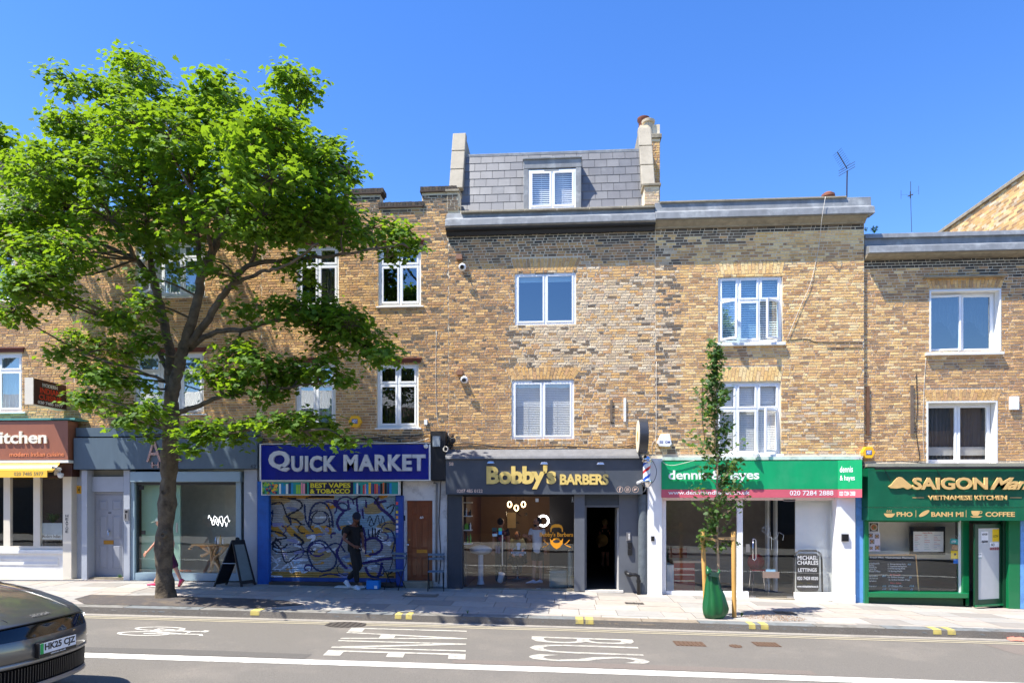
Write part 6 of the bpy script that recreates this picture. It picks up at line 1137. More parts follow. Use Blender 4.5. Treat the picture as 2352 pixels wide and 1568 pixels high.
LEAF_ = [(0, 0), (.38, -.08), (.6, .22), (.36, .36), (.46, .7), (.16, .6), (0, 1.0), (-.16, .6), (-.46, .7), (-.36, .36), (-.6, .22), (-.38, -.08)]
def leaves(name, pos, nrm, size, m, parent, prof=LEAF_, kind='stuff', droop=.25):
    n = len(pos); k = len(prof); pr_ = np.array([(x, y, -droop*abs(x)*.8-.12*y*y) for x, y in prof]); pos = np.array(pos); nrm = np.array(nrm, dtype=float); nrm /= np.linalg.norm(nrm, axis=1)[:, None]
    rg = np.random.RandomState(5); rnd = rg.normal(size=(n, 3)); rnd[:, 2] -= .5; tx = np.cross(nrm, rnd); tx /= np.linalg.norm(tx, axis=1)[:, None]; ty = np.cross(nrm, tx); sz = np.array(size)[:, None, None]
    V = pos[:, None, :]+sz*(pr_[None, :, 0:1]*tx[:, None, :]+pr_[None, :, 1:2]*ty[:, None, :]+pr_[None, :, 2:3]*nrm[:, None, :])
    me = bpy.data.meshes.new(name); me.vertices.add(n*k); me.vertices.foreach_set('co', V.ravel()); me.loops.add(n*k); me.loops.foreach_set('vertex_index', np.arange(n*k)); me.polygons.add(n); me.polygons.foreach_set('loop_start', np.arange(n)*k)
    me.update(calc_edges=True); me.materials.append(m); at = me.color_attributes.new('bc', 'FLOAT_COLOR', 'CORNER'); c = np.repeat(np.clip(rg.beta(1.2, 1.6, n), 0, 1), k); at.data.foreach_set('color', np.stack([c, c, c, np.ones_like(c)], 1).ravel())
    o = bpy.data.objects.new(name, me); link(o, parent); 
    if kind: o['kind'] = kind
    return o
LP, LN, LS = [], [], []; tw = MB(); nd = [q[0] for q in nodes]; nda = np.array([tuple(q) for q in nd])
cx0, cy0 = 470, 560
for (px, py, r, wgt) in BL:
    reps = 2 if r >= 55 else 1
    for rep in range(reps):
        if py < 600: span = 2.3*max(.25, 1-((px-cx0)/520)**2)*max(.3, 1-((py-400)/420)**2); dy = RU(-span*1.0, span*.4) if reps == 1 else (RU(-span*1.3, -span*.3) if rep == 0 else RU(-span*.2, span*.45))
        else: dy = {True: RU(-1.5, -.2)}.get(True)
        dy = min(dy, .9)
        if px < 300 and R() < .22: zc_ = P(px, py, YT).z; dy = -YT-min(1.5, max(.4, (zc_-5)*.28*RU(.6, 1.1)))
        c = P(px+RU(-8, 8), py+RU(-6, 6), YT+dy); rad = r/108*.88*(1+.05*dy)
        j = int(np.argmin(((nda-np.array(c))**2).sum(1)+.35*np.maximum(0, nda[:, 2]-c.z))); s = nd[j]; mid = (s+c)/2+Vector((RU(-.1, .1), RU(-.1, .1), RU(-.12, .12))); tw.tube(smooth_path([s, mid, c], 3), [.028, .025, .022, .018, .015, .012, .01], 5)
        nsp = int(wgt*(3.7 if py < 620 else 5.8)); rad_z = rad*.82
        for k in range(nsp):
            a_ = RU(0, 6.283); zz_ = RU(-.9, 1); rr_ = math.sqrt(max(0, 1-zz_*zz_)); q = RU(.55, 1)**.7
            sc_ = c+Vector((rad*rr_*math.cos(a_)*q, rad*rr_*math.sin(a_)*q*.9, rad_z*zz_*q)); tw.tube([c, (c+sc_)/2+Vector((0, 0, .05)), sc_], [.011, .007, .004], 4)
            out = (sc_-c).normalized(); nl = int(RU(17, 27)*(1.0 if py < 620 else .85)); sr = RU(.16, .25)
            for _ in range(nl):
                o_ = Vector((random.gauss(0, 1), random.gauss(0, 1), random.gauss(0, .45)))*sr*.75; p_ = sc_+o_; p_.z -= .25*(o_.x**2+o_.y**2)
                LP.append(tuple(p_)); nn = Vector((random.gauss(0, .42), random.gauss(0, .42)-.12, 1))+out*.55; LN.append(tuple(nn)); LS.append(RU(.075, .13))
LPa = np.array(LP); keep = LPa[:, 1] < -.25; LPa = LPa[keep]; LNa = np.array(LN)[keep]; LSa = np.array(LS)[keep]
near = np.argsort(LPa[:, 1]-LSa*6)[:300]; mask = np.ones(len(LPa), bool); mask[near] = False
tw.build('twigs', bark, tree, smooth=2)['kind'] = 'stuff'
leaves('foliage', LPa[mask], LNa[mask], LSa[mask], LM, tree)
LV = []
for q in range(12):
    o = leaves('leaf', [(0, 0, 0)], [(0, 0, 1)], [.13], LM, None, kind=None); v = RU(0, 1); at = o.data.color_attributes['bc']; at.data.foreach_set('color', [v, v, v, 1]*len(o.data.loops)); LV.append(o.data); bpy.data.objects.remove(o)
for i in near: d = Vector(LNa[i]).to_track_quat('Z', 'Y').to_euler(); inst('leaf', LV[i % 12], tree, Vector(LPa[i]), (d.x, d.y, RU(0, 6.28)))
# a second crown peeping in at the far left edge
b2 = thing('street_tree', (-17.6, -2.2, base(-17)), 'dark leafy branch of another tree entering at the left edge', 'tree'); c = P(-4, 318, -2.4); lp, ln, ls = [], [], []
for _ in range(900): lp.append((c.x-.25+random.gauss(0, .28), -2.4+random.gauss(0, .3), c.z+random.gauss(0, .17))); ln.append((random.gauss(0, .5), random.gauss(0, .5), 1)); ls.append(RU(.08, .14))
leaves('foliage', lp, ln, ls, LM, b2); MB().tube([(-17.6, -2.2, base(-17)), (-17.5, -2.2, 5), (c.x-.9, -2.4, c.z-1.2), (c.x-.2, -2.4, c.z)], [.16, .12, .05, .02], 10).build('trunk', bark, b2, smooth=2)
# ------------------------------------------------------------------ the young staked tree
YY = -2.84; yb = M_('young_bark', 176, 152, 120, rough=.8, var=.2, scale=20); yt_ = thing('young_tree', (P(1650, 1415, YY).x, YY, G(4.06, YY)), 'slim young tree with a narrow crown between two timber stakes', 'tree')
st_ = smooth_path([P(1651, 1405, YY), P(1651, 1330, YY), P(1648, 1240, YY), P(1647, 1160, YY), P(1648, 1050, YY), P(1646, 930, YY), P(1640, 800, YY)], 4); MB().tube(st_, [.03-.022*i/(len(st_)-1) for i in range(len(st_))], 9).build('trunk', yb, yt_, smooth=2)
lp, ln, ls = [], [], []; tb_ = MB()
for k in range(64):
    f = (k+.5)/64; py = 1215-f*420; w_ = 12+54*math.sin(min(1, (1-f)*1.6)*math.pi/2)*(1 if f > .12 else .75)
    if f > .8: w_ = 13
    side = RU(-1, 1); s = P(1648-f*8, py+26, YY); e = P(1648-f*7+side*w_, py-RU(5, 35), YY+RU(-.35, .35)*w_/55); tb_.tube([s, (s+e)/2+Vector((0, 0, -.02)), e], [.008, .006, .003], 4)
    for _ in range(int(RU(12, 42))):
        t_ = RU(.3, 1.08); p_ = s.lerp(e, t_)+Vector((random.gauss(0, .055), random.gauss(0, .06), random.gauss(0, .06))); lp.append(tuple(p_)); ln.append((random.gauss(0, .6), random.gauss(0, .6)-.3, .8)); ls.append(RU(.05, .10))
for (ex, ey) in ((1607, 1235), (1618, 1250), (1690, 1250), (1660, 1262), (1615, 1215)):
    s = P(1648, ey-8, YY); e = P(ex, ey, YY+RU(-.2, .2)); tb_.tube([s, e], [.007, .003], 4)
    for _ in range(34): p_ = s.lerp(e, RU(.4, 1.05))+Vector((random.gauss(0, .05), random.gauss(0, .05), random.gauss(0, .045))); lp.append(tuple(p_)); ln.append((random.gauss(0, .6), random.gauss(0, .6)-.3, .8)); ls.append(RU(.045, .08))
tb_.build('twigs', yb, yt_)['kind'] = 'stuff'; leaves('foliage', lp, ln, ls, LM2, yt_)
pole = M_('peeled_pole', 206, 158, 84, rough=.7, var=.18, scale=14, streak=.2)
for i, (xt_, xb_, lb) in enumerate(((1613.5, 1622, 'leaning round timber stake, left of the young tree and behind the green bag'), (1684.5, 1686.5, 'upright round timber stake right of the young tree'))):
    p1 = P(xt_, 1220, YY-.03); p0 = P(xb_, 1418, YY-.03); p0.z = G(p0.x, p0.y)-.05; t = thing('tree_stake', (p0.x, p0.y, G(p0.x, p0.y)), lb, 'stake', 'timber stakes of the young tree'); MB().tube([p0, p0.lerp(p1, .5), p1-Vector((0, 0, .015)), p1], [.044, .044, .043, .036], 14).build('pole', pole, t, smooth=True)
tie = M_('tan_strap', 186, 148, 96, rough=.7); tr0 = P(1648, 1245, YY)
tag(MB().hexa([P(1613, 1238, YY-.08), P(1649, 1244, YY-.05), P(1649, 1244, YY+.04), P(1613, 1238, YY+.04)]+[P(1613, 1229+.0, YY-.08)+Vector((0, 0, .0)), P(1649, 1238, YY-.05), P(1649, 1238, YY+.04), P(1613, 1229, YY+.04)]).build('tree_tie', tie), 'tan rubber tie from the left stake to the young trunk', 'tree tie')
tag(MB().hexa([P(1648, 1238, YY-.05), P(1689, 1240, YY-.08), P(1689, 1240, YY+.04), P(1648, 1238, YY+.04), P(1648, 1233, YY-.05), P(1689, 1232, YY-.08), P(1689, 1232, YY+.04), P(1648, 1233, YY+.04)]).build('tree_tie', tie), 'tan rubber tie from the right stake to the young trunk', 'tree tie')
# green watering bag
gbm = M_('green_bag_plastic', 26, 90, 48, rough=.35, var=.12, scale=5); b = MB(); prof_ = [(1420, 15, 1640), (1416, 23, 1641), (1408, 29, 1642), (1397, 31.5, 1642.5), (1385, 30, 1642), (1365, 25, 1641), (1345, 19.5, 1638), (1330, 16, 1638), (1314, 13.5, 1638)]
n_ = 40; 
for j, (py, w_, cx) in enumerate(prof_):
    c = P(cx, py, YY-.22); rr_ = w_/124
    for k in range(n_):
        a_ = 2*math.pi*k/n_; pl_ = 1-(.05+.34*(j/8)**1.1)*abs(math.sin(a_*5.5+.25*j*math.sin(a_*2)))*(1 if j > 1 else .4)+.04*math.sin(a_*2+.7+j*.4)+.03*math.sin(a_*5+j); b.v.append((c.x+rr_*math.cos(a_)*pl_, c.y+rr_*.62*math.sin(a_)*pl_, max(c.z+.014*math.sin(a_*5+j)-.09*math.cos(a_)*max(0, j-5)/3, G(c.x, c.y)+.004)))
for j in range(len(prof_)-1):
    for k in range(n_): b._f([(j*n_+k, j*n_+(k+1) % n_, (j+1)*n_+(k+1) % n_, (j+1)*n_+k)])
b._f([tuple(reversed(range(n_)))]); wb2 = thing('watering_bag', (P(1640, 1418, YY-.2).x, YY-.2, G(4.0, YY-.2)), 'green plastic watering bag sagging on the ground between the stakes', 'watering bag'); b.build('bag', gbm, wb2, smooth=2)
q0, q1, q2 = P(1627, 1318, YY-.3), P(1624, 1301, YY-.15), P(1650, 1313, YY-.25); MB().tube([q0, q1, P(1622, 1303, YY-.1)], [.05, .022, .012], 6).tube([P(1646, 1320, YY-.28), P(1653, 1311, YY-.2), P(1650, 1306, YY-.18)], [.04, .02, .008], 6).build('strap', gbm, wb2, smooth=2)
MB().hexa([P(1629, 1322, YY-.33), P(1651, 1326, YY-.33), P(1651, 1326, YY-.325), P(1629, 1322, YY-.325), P(1627, 1311, YY-.30), P(1652, 1315, YY-.30), P(1652, 1315, YY-.295), P(1627, 1311, YY-.295)]).build('bag_mouth', M_('bag_mouth_painted_shade', 16, 50, 34), wb2)  # darker copy of the bag green, painting the shade inside its open mouth
# ------------------------------------------------------------------ people
def skinned(name, nodes_, edges, m, parent, sub=2, tri=False):
    me = bpy.data.meshes.new(name); me.from_pydata([tuple(n[0]) for n in nodes_], edges, []); me.update(); o = bpy.data.objects.new(name, me); COL.objects.link(o)
    md = o.modifiers.new('skin', 'SKIN'); md.use_smooth_shade = True; md.branch_smoothing = .4
    for i, n in enumerate(nodes_):
        sv = me.skin_vertices[0].data[i]; r = n[1]; sv.radius = (r, r) if not isinstance(r, tuple) else r; sv.use_root = (i == 0)
    ms = o.modifiers.new('sub', 'SUBSURF'); ms.levels = sub; ms.render_levels = sub
    dg = bpy.context.evaluated_depsgraph_get(); m2 = bpy.data.meshes.new_from_object(o.evaluated_get(dg)); bpy.data.objects.remove(o); bpy.data.meshes.remove(me); m2.name = name; m2.materials.clear(); m2.materials.append(m)
    m2.polygons.foreach_set('use_smooth', [True]*len(m2.polygons)); o = bpy.data.objects.new(name, m2); link(o, parent); return o
def V3(p): return Vector(p)
def add_hand(nd_, ed_, wi, dr, nr, s=1.0):
    """palm, four bent fingers of different length and a side thumb, grown from the wrist node"""
    w_ = nd_[wi][0]; dr = V3(dr).normalized(); nr = V3(nr); sd = dr.cross(nr).normalized(); nr = sd.cross(dr).normalized(); nd_.append((w_+dr*.05*s, .024*s)); pi_ = len(nd_)-1; ed_.append((wi, pi_))
    for k, ln in enumerate((.068, .076, .072, .056)):
        off = (k-1.5)*.020*s; a = w_+dr*.088*s+sd*off; c = a+dr*ln*.55*s-nr*.006*s; e = c+dr*ln*.4*s-nr*.022*s; i0 = len(nd_); nd_.extend([(a, .0105*s), (c, .0088*s), (e, .0075*s)]); ed_.extend([(pi_, i0), (i0, i0+1), (i0+1, i0+2)])
    a = w_+dr*.035*s+sd*.036*s; c = a+dr*.03*s+sd*.022*s; i0 = len(nd_); nd_.extend([(a, .012*s), (c, .0095*s)]); ed_.extend([(pi_, i0), (i0, i0+1)])
def head(parent, c, fwd, m, s=1.0, beard=None, tilt=0):
    """skull with brow, eye sockets, nose, lips, chin and ears, turned to look along fwd"""
    fwd = V3(fwd).normalized(); rt = fwd.cross(V3((0, 0, 1))).normalized(); up = rt.cross(fwd).normalized(); b = MB(); n, mm = 24, 16
    for j in range(mm+1):
        t = math.pi*j/mm
        for i in range(n):
            a = 2*math.pi*i/n; x = math.sin(t)*math.sin(a); y = math.sin(t)*math.cos(a); z = math.cos(t); f = max(0, y)
            X, Y_, Z_ = x*.076, y*.096, z*.118
            if z < 0: X *= 1-.34*(-z)**1.3; Y_ *= 1-.12*(-z); Y_ += .012*(-z)*f
            Y_ += .022*f**6*math.exp(-((z+.12)/.17)**2)*math.exp(-(x/.22)**2)*1.0; Y_ -= .010*f*math.exp(-((z-.05)/.10)**2)*math.exp(-((abs(x)-.4)/.16)**2)
            Y_ += .008*f*math.exp(-((z+.50)/.08)**2)*math.exp(-(x/.3)**2)+.010*f*math.exp(-((z+.80)/.14)**2)
            b.v.append(tuple(c+(rt*X+fwd*Y_+up*Z_)*s))
    for j in range(mm):
        for i in range(n): b._f([(j*n+i, (j+1)*n+i, (j+1)*n+(i+1) % n, j*n+(i+1) % n)])
    for sg in (-1, 1):
        e = c+(rt*.076*sg+up*.0)*s; k = len(b.v); b.lathe([(.004, -.002), (.026*s, 0), (.03*s, .006), (.02*s, .012), (.004, .01)], e, 10, tuple(rt*sg+fwd*-.3))
    return b, rt, fwd, up
def person(px, py, Y, label, joints, skin, wear, hd, looks, hands=(), grp=None, hair=None, hs=1.0, face_marks=True):
    """joints: name -> (px, py, dy, radius); wear: list of (name, [(chain)], radius factor/extra, material)"""
    p0 = P(px, py, Y); z0 = G(p0.x, Y) if Y < 0 else p0.z; t = thing('person', (p0.x, Y, z0), label, 'person', grp); J = {k: (P(v[0], v[1], Y+v[2]), v[3]) for k, v in joints.items()}
    keys = list(J); J['hem'] = (J['pelvis'][0]-Vector((0, 0, .13)), J['pelvis'][1]*1.03); J['belt'] = (J['pelvis'][0]+Vector((0, 0, .13)), J['pelvis'][1]*.95); nd_ = [J[k] for k in keys]; ix = {k: i for i, k in enumerate(keys)}
    ed = [('pelvis', 'waist'), ('waist', 'chest'), ('chest', 'neck'), ('neck', 'skull'), ('chest', 'ls'), ('ls', 'le'), ('le', 'lw'), ('chest', 'rs'), ('rs', 're'), ('re', 'rw'), ('pelvis', 'lh'), ('lh', 'lk'), ('lk', 'la'), ('pelvis', 'rh'), ('rh', 'rk'), ('rk', 'ra')]
    ed_ = [(ix[a], ix[c]) for a, c in ed if a in ix and c in ix]
    for wn, dr, nr in hands:
        add_hand(nd_, ed_, ix[wn], dr, nr)
    for k_ in ('pelvis', 'waist', 'chest', 'lh', 'rh', 'lk', 'rk'):
        if k_ in ix: nd_[ix[k_]] = (nd_[ix[k_]][0], nd_[ix[k_]][1]*(.78 if k_ not in ('lk', 'rk') else .9))
    body = skinned('body', nd_, ed_, skin, t)
    hb, rt, fw, up = head(t, P(hd[0], hd[1], Y+hd[2]), looks, skin, hs); ho = hb.build('head', skin, t, smooth=2)
    hc = P(hd[0], hd[1], Y+hd[2])
    if face_marks:
        fb = MB()
        for sg in (-1, 1):
            fb.sphere(tuple(hc+(rt*.031*sg+fw*.083+up*.006)*hs), .011*hs, 8, 5, (1.2, 1.2, .7)); q = hc+(rt*.031*sg+fw*.091+up*.026)*hs; fb.tube([q-rt*.018, q+rt*.018+Vector((0, 0, .001))], .004, 5)
        q = hc+(fw*.092-up*.062)*hs; fb.tube([q-rt*.02, q+rt*.02], .0045, 5); fb.build('face_feature', M_('dark_feature', 46, 26, 22, rough=.4), ho)
    for (nm, chains, grow, m) in wear:
        ns, es = [], []; seen = {}
        for ch in chains:
            pv = None
            for q in ch:
                if isinstance(q, tuple):                         # fraction along a bone, with its own radius
                    a_, c_, f, r = q; pos = J[a_][0].lerp(J[c_][0], f); key = q
                else: pos, r = J[q][0], J[q][1]+grow; key = q
                if key not in seen: seen[key] = len(ns); ns.append((pos, r))
                if pv is not None: es.append((pv, seen[key]))
                pv = seen[key]
        skinned(nm, ns, es, m, t)
    return t, J, (rt, fw, up, hc)
def shoe(t, heel, toe, m, sole=None, h=.085, w=.045):
    heel, toe = V3(heel), V3(toe); d = (toe-heel); L = d.length; d.normalize(); sd = d.cross(V3((0, 0, 1))).normalized(); up = sd.cross(d).normalized(); b = MB(); secs = [(0, .7, .75), (.12, .95, 1.0), (.3, .9, 1.15), (.5, .9, .85), (.75, 1.1, .55), (.93, .9, .4), (1.0, .5, .25)]; n = 10
    for f, ws, hs_ in secs:
        for k in range(n):
            a = 2*math.pi*k/n; y_ = math.cos(a)*w*ws; z_ = max(-.0, .5+.5*math.sin(a))*h*hs_; b.v.append(tuple(heel+d*L*f+sd*y_+up*z_))
    for i in range(len(secs)-1):
        for k in range(n): b._f([(i*n+k, i*n+(k+1) % n, (i+1)*n+(k+1) % n, (i+1)*n+k)])
    b._f([tuple(range(n))[::-1], tuple((len(secs)-1)*n+k for k in range(n))]); s = b.build('shoe', m, t, smooth=2)
    if sole: MB().hexa([heel+sd*w-up*.012, toe+sd*w*.8-up*.012, toe-sd*w*.8-up*.012, heel-sd*w-up*.012, heel+sd*w+up*.012, toe+sd*w*.8+up*.012, toe-sd*w*.8+up*.012, heel-sd*w+up*.012]).build('sole', sole, s, bevel=.008)
    return s
skinD = M_('dark_skin', 104, 64, 46, rough=.5, var=.05); skinL = M_('fair_skin', 214, 158, 128, rough=.5, var=.04); skinT = M_('tan_skin', 184, 128, 98, rough=.5, var=.04)
blk = M_('black_cotton', 9, 9, 11, rough=.85, var=.12, scale=12, bump=.3, bscale=12); blk2 = M_('black_trousers', 12, 12, 14, rough=.8, var=.12, bump=.4, bscale=9); bean = M_('navy_knit', 18, 26, 48, rough=.9, bump=.5, bscale=90); shw = M_('white_trainer', 214, 214, 220, rough=.5)
YP = -.62
mt, J, (rt, fw, up, hc) = person(814, 1350, YP, 'man in black with beanie and backpack, smoking in front of the shutter', dict(
    pelvis=(814, 1258, 0, .14), waist=(813, 1243, 0, .14), chest=(812, 1217, 0, .165), neck=(815, 1204, -.01, .07), skull=(817, 1192, -.03, .06), ls=(799, 1210, -.14, .06), le=(789, 1237, -.20, .042), lw=(811, 1252, -.30, .028),
    rs=(826, 1210, .12, .06), re=(833, 1234, .06, .04), rw=(834, 1249, -.10, .027), lh=(811, 1264, -.08, .085), lk=(817, 1303, -.10, .058), la=(820, 1338, -.07, .04), rh=(818, 1264, .08, .085), rk=(826, 1301, .02, .058), ra=(799, 1329, .10, .04)), skinD,
    [('t_shirt', [['hem', 'pelvis', 'waist', 'chest', ('chest', 'neck', .55, .085)], ['chest', 'ls', ('ls', 'le', .6, .068)], ['chest', 'rs', ('rs', 're', .6, .06)]], .03, blk), ('trousers', [['belt', 'pelvis', 'lh', 'lk', 'la'], ['pelvis', 'rh', 'rk', 'ra']], .022, blk2)],
    (818, 1189, -.05), (.72, -.62, -.55), hands=(('lw', P(826, 1258, YP-.30)-P(811, 1252, YP-.30), (0, -1, .2)), ('rw', P(835, 1262, YP-.16)-P(834, 1249, YP-.1), (0, -1, 0))), hs=1.1)
b = MB(); n = 20                                                   # ribbed beanie
for j in range(8):
    t_ = j/7*math.pi/2*1.12
    for k in range(n): a = 2*math.pi*k/n; rr_ = 1+.02*math.sin(a*10); b.v.append(tuple(hc+(rt*.096*math.cos(a)*math.sin(t_)*rr_+fw*.112*math.sin(a)*math.sin(t_)*rr_+up*(.03+.125*math.cos(t_)))))
for j in range(7):
    for k in range(n): b._f([(j*n+k, (j+1)*n+k, (j+1)*n+(k+1) % n, j*n+(k+1) % n)])
b.build('beanie', bean, mt, smooth=2)
b = MB()
for k in range(22): a = math.pi*.65+k*.13; q = hc+rt*.085*math.cos(a)+fw*(.09*math.sin(a)-.02)+up*.0; b.tube([q, q+Vector((RU(-.01, .01), RU(-.01, .01), -.08)), q+Vector((RU(-.02, .01), RU(-.01, .02), -.15-RU(0, .05)))], [.014, .012, .007], 5)
b.build('dreadlocks', M_('black_hair', 20, 16, 15, rough=.7), mt, smooth=2)
zf_ = G(P(820, 1345, YP-.1).x, YP-.1); ps_ = J['la'][0]; shoe(mt, (ps_.x-.05, ps_.y+.03, zf_+.02), (ps_.x+.10, ps_.y-.17, zf_+.02), shw, white); ps_ = J['ra'][0]; shoe(mt, (ps_.x-.09, ps_.y+.06, zf_+.15), (ps_.x+.06, ps_.y-.04, zf_+.03), shw, white)
bk = tag(skinned('backpack', [(P(798, 1236, YP+.10), .1), (P(794, 1222, YP+.10), .13), (P(798, 1207, YP+.10), .1)], [(0, 1), (1, 2)], blk, None), 'black backpack worn by the man in the beanie', 'backpack')
tag(MB().tube([P(825.5, 1258.5, YP-.33), P(828.5, 1260, YP-.37)], .005, 6).build('cigarette', white), 'white cigarette in the fingers of the man in black', 'cigarette')
kp = thing('key_bunch', P(836, 1262, YP-.18), 'small bunch of keys hanging from the hand of the man in black', 'keys'); MB().tube([P(834+math.cos(a)*1.6, 1258+math.sin(a)*1.6, YP-.17) for a in [i*.7 for i in range(10)]], .004, 5).build('ring', chrome, kp)
for k in range(4): MB().hexa([P(833+k*1.4, 1259+k, YP-.18-.01*k)+Vector(v) for v in ((-.006, 0, -.07), (.006, 0, -.07), (.006, .004, -.07), (-.006, .004, -.07), (-.01, 0, 0), (.01, 0, 0), (.01, .004, 0), (-.01, .004, 0))]).build('key', metal, kp)
# woman striding behind the trunk
YW = -1.05; pinkm = M_('pink_trainer', 226, 60, 104, rough=.5); purp = M_('plum_shorts', 84, 30, 62, rough=.8)
wt_, J, (rt, fw, up, hc) = person(384, 1348, YW, 'woman in a pale cap, shorts and pink trainers striding behind the trunk', dict(
    pelvis=(388, 1272, 0, .105), waist=(385, 1255, 0, .09), chest=(380, 1228, 0, .105), neck=(374, 1211, 0, .042), skull=(371, 1203, 0, .055), ls=(371, 1221, -.13, .045), le=(357, 1246, -.17, .034), lw=(339, 1266, -.2, .024), rs=(389, 1221, .12, .045), re=(398, 1246, .12, .034), rw=(396, 1266, .1, .024),
    lh=(386, 1280, -.07, .085), lk=(370, 1306, -.08, .055), la=(355, 1339, -.06, .034), rh=(392, 1280, .07, .085), rk=(406, 1310, .06, .055), ra=(416, 1333, .08, .034)), skinL,
    [('top', [['hem', 'pelvis', 'waist', 'chest', ('chest', 'neck', .45, .07)], ['chest', 'ls', ('ls', 'le', .2, .05)], ['chest', 'rs', ('rs', 're', .2, .05)]], .015, M_('grey_top', 120, 120, 128, rough=.8)), ('shorts', [['belt', 'pelvis', 'lh', ('lh', 'lk', .75, .085)], ['pelvis', 'rh', ('rh', 'rk', .85, .095)]], .02, purp)],
    (368, 1199, 0), (-1, -.15, -.15), hands=(('lw', P(331, 1274, YW-.2)-P(339, 1266, YW-.2), (0, -1, .3)), ('rw', (0, 0, -1), (0, -1, 0))), hs=.97)
b = MB(); n = 18
for j in range(7):
    t_ = j/6*math.pi/2
    for k in range(n): a = 2*math.pi*k/n; b.v.append(tuple(hc+(rt*.09*math.cos(a)*math.sin(t_)+fw*.108*math.sin(a)*math.sin(t_)+up*(.035+.1*math.cos(t_)))))
for j in range(6):
    for k in range(n): b._f([(j*n+k, (j+1)*n+k, (j+1)*n+(k+1) % n, j*n+(k+1) % n)])
q = hc+up*.04; b.hexa([q+fw*.08-rt*.06, q+fw*.19-rt*.03-up*.02, q+fw*.19+rt*.03-up*.02, q+fw*.08+rt*.06]+[v+up*.012 for v in (q+fw*.08-rt*.06, q+fw*.19-rt*.03-up*.02, q+fw*.19+rt*.03-up*.02, q+fw*.08+rt*.06)]); b.build('cap', M_('pale_green_cap', 216, 226, 196, rough=.8), wt_, smooth=2)
MB().sphere(tuple(hc-fw*.03+up*.005), .096, 14, 9, (.92, .92, 1.0)).build('hair', M_('brown_hair', 96, 70, 46, rough=.7), wt_, smooth=2)
zf_ = G(-8.7, YW); ps_ = J['la'][0]; shoe(wt_, (ps_.x+.06, ps_.y, zf_+.03), (ps_.x-.18, ps_.y-.02, zf_+.06), pinkm, white, w=.04); ps_ = J['ra'][0]; shoe(wt_, (ps_.x+.07, ps_.y, zf_+.17), (ps_.x-.05, ps_.y-.01, zf_+.01), pinkm, M_('rubber_sole', 190, 110, 100), w=.04)
# inside the barber shop
YI = 1.0
def standing(px, pyh, Y, label, skin, top_m, leg_m, look, hair_m, s=1.0, arm='down', pyf=1338, skirt=False, grp=None):
    k = (pyf-pyh)/175.0; f = lambda x, y, dy, r: (px+x*k, pyh+y*k, dy, r)
    lw_, ll = ((-26, 52, -.35, .026), (-20, 62, -.2, .038)) if arm == 'out' else ((-21, 82, -.05, .026), (-20, 58, 0, .038))
    ht = dict(pelvis=f(0, 84, 0, .12), waist=f(0, 70, 0, .115), chest=f(0, 42, 0, .13), neck=f(0, 27, 0, .052), skull=f(0, 16, 0, .06), ls=f(-16, 33, 0, .055), le=f(ll[0], ll[1], ll[2], ll[3]), lw=f(*lw_), rs=f(16, 33, 0, .055), re=f(20, 58, 0, .038), rw=f(21, 82, -.04, .026), lh=f(-7, 90, 0, .09), lk=f(-8, 128, 0, .06), la=f(-9, 166, 0, .038), rh=f(7, 90, 0, .09), rk=f(8, 128, 0, .06), ra=f(9, 166, 0, .038))
    wear = [('shirt', [['hem', 'pelvis', 'waist', 'chest', ('chest', 'neck', .5, .085)], ['chest', 'ls', ('ls', 'le', .6, .06)], ['chest', 'rs', ('rs', 're', .6, .06)]], .02, top_m)]
    wear.append(('shorts' if skirt != 'long' else 'trousers', [['belt', 'pelvis', 'lh', ('lh', 'lk', .7, .09)], ['pelvis', 'rh', ('rh', 'rk', .7, .09)]] if skirt != 'long' else [['belt', 'pelvis', 'lh', 'lk', 'la'], ['pelvis', 'rh', 'rk', 'ra']], .02, leg_m))
    t, J, (rt, fw, up, hc) = person(px, pyf, Y, label, ht, skin, wear, (px, pyh+13*k, -.02), look, hands=(('lw', (-.5, -.6, .3) if arm == 'out' else (0, 0, -1), (0, -1, 0)), ('rw', (0, 0, -1), (0, -1, 0))), grp=grp)
    MB().sphere(tuple(hc-fw*.035+up*.03), .1, 14, 9, (.88, .92, 1.0)).build('hair', hair_m, t, smooth=2); return t, J, (rt, fw, up, hc)
hairb = M_('dark_hair', 34, 26, 22, rough=.7); tw_ = M_('white_cotton', 222, 224, 226, rough=.85, var=.04, bump=.3, bscale=9); flor = M_('floral_shirt', 40, 28, 38, rough=.8, var=.2, dirt=(hx(206, 80, 110), 1.0, 9))
t, J, q = standing(1234, 1187, YI, 'barber in a white T-shirt standing inside the shop window', skinT, tw_, blk2, (-1, -.35, 0), hairb, arm='out', pyf=1340); MB().sphere(tuple(q[3]+q[1]*.045-q[2]*.075), .05, 10, 6, (1, 1, .9)).build('beard', hairb, t, smooth=2)
for kx in ('la', 'ra'): p_ = J[kx][0]; shoe(t, (p_.x+.05, p_.y, p_.z-.07), (p_.x-.2, p_.y-.08, p_.z-.07), shw)
t, J, q = standing(1151, 1188, 1.45, 'barber in a dark floral shirt seen from behind the glass door', skinT, flor, blk2, (.5, .8, 0), hairb, pyf=1344, skirt='long')
t, J, q = standing(1390, 1192, 4.4, 'woman in black deep inside the dark doorway holding a straw hat', skinL, blk, blk, (.4, 1, 0), M_('blonde_hair', 176, 146, 96, rough=.7), pyf=1306, skirt=True)
hp = P(1383, 1240, 4.2); tag(MB().lathe([(.001, .11), (.07, .1), (.085, .02), (.19, 0), (.19, -.006), (.001, -.004)], hp, 24, (-.3, -1, .1)).build('straw_hat', M_('straw', 214, 176, 110, rough=.8), None, smooth=2), 'straw hat held by the woman in the dark doorway', 'hat')
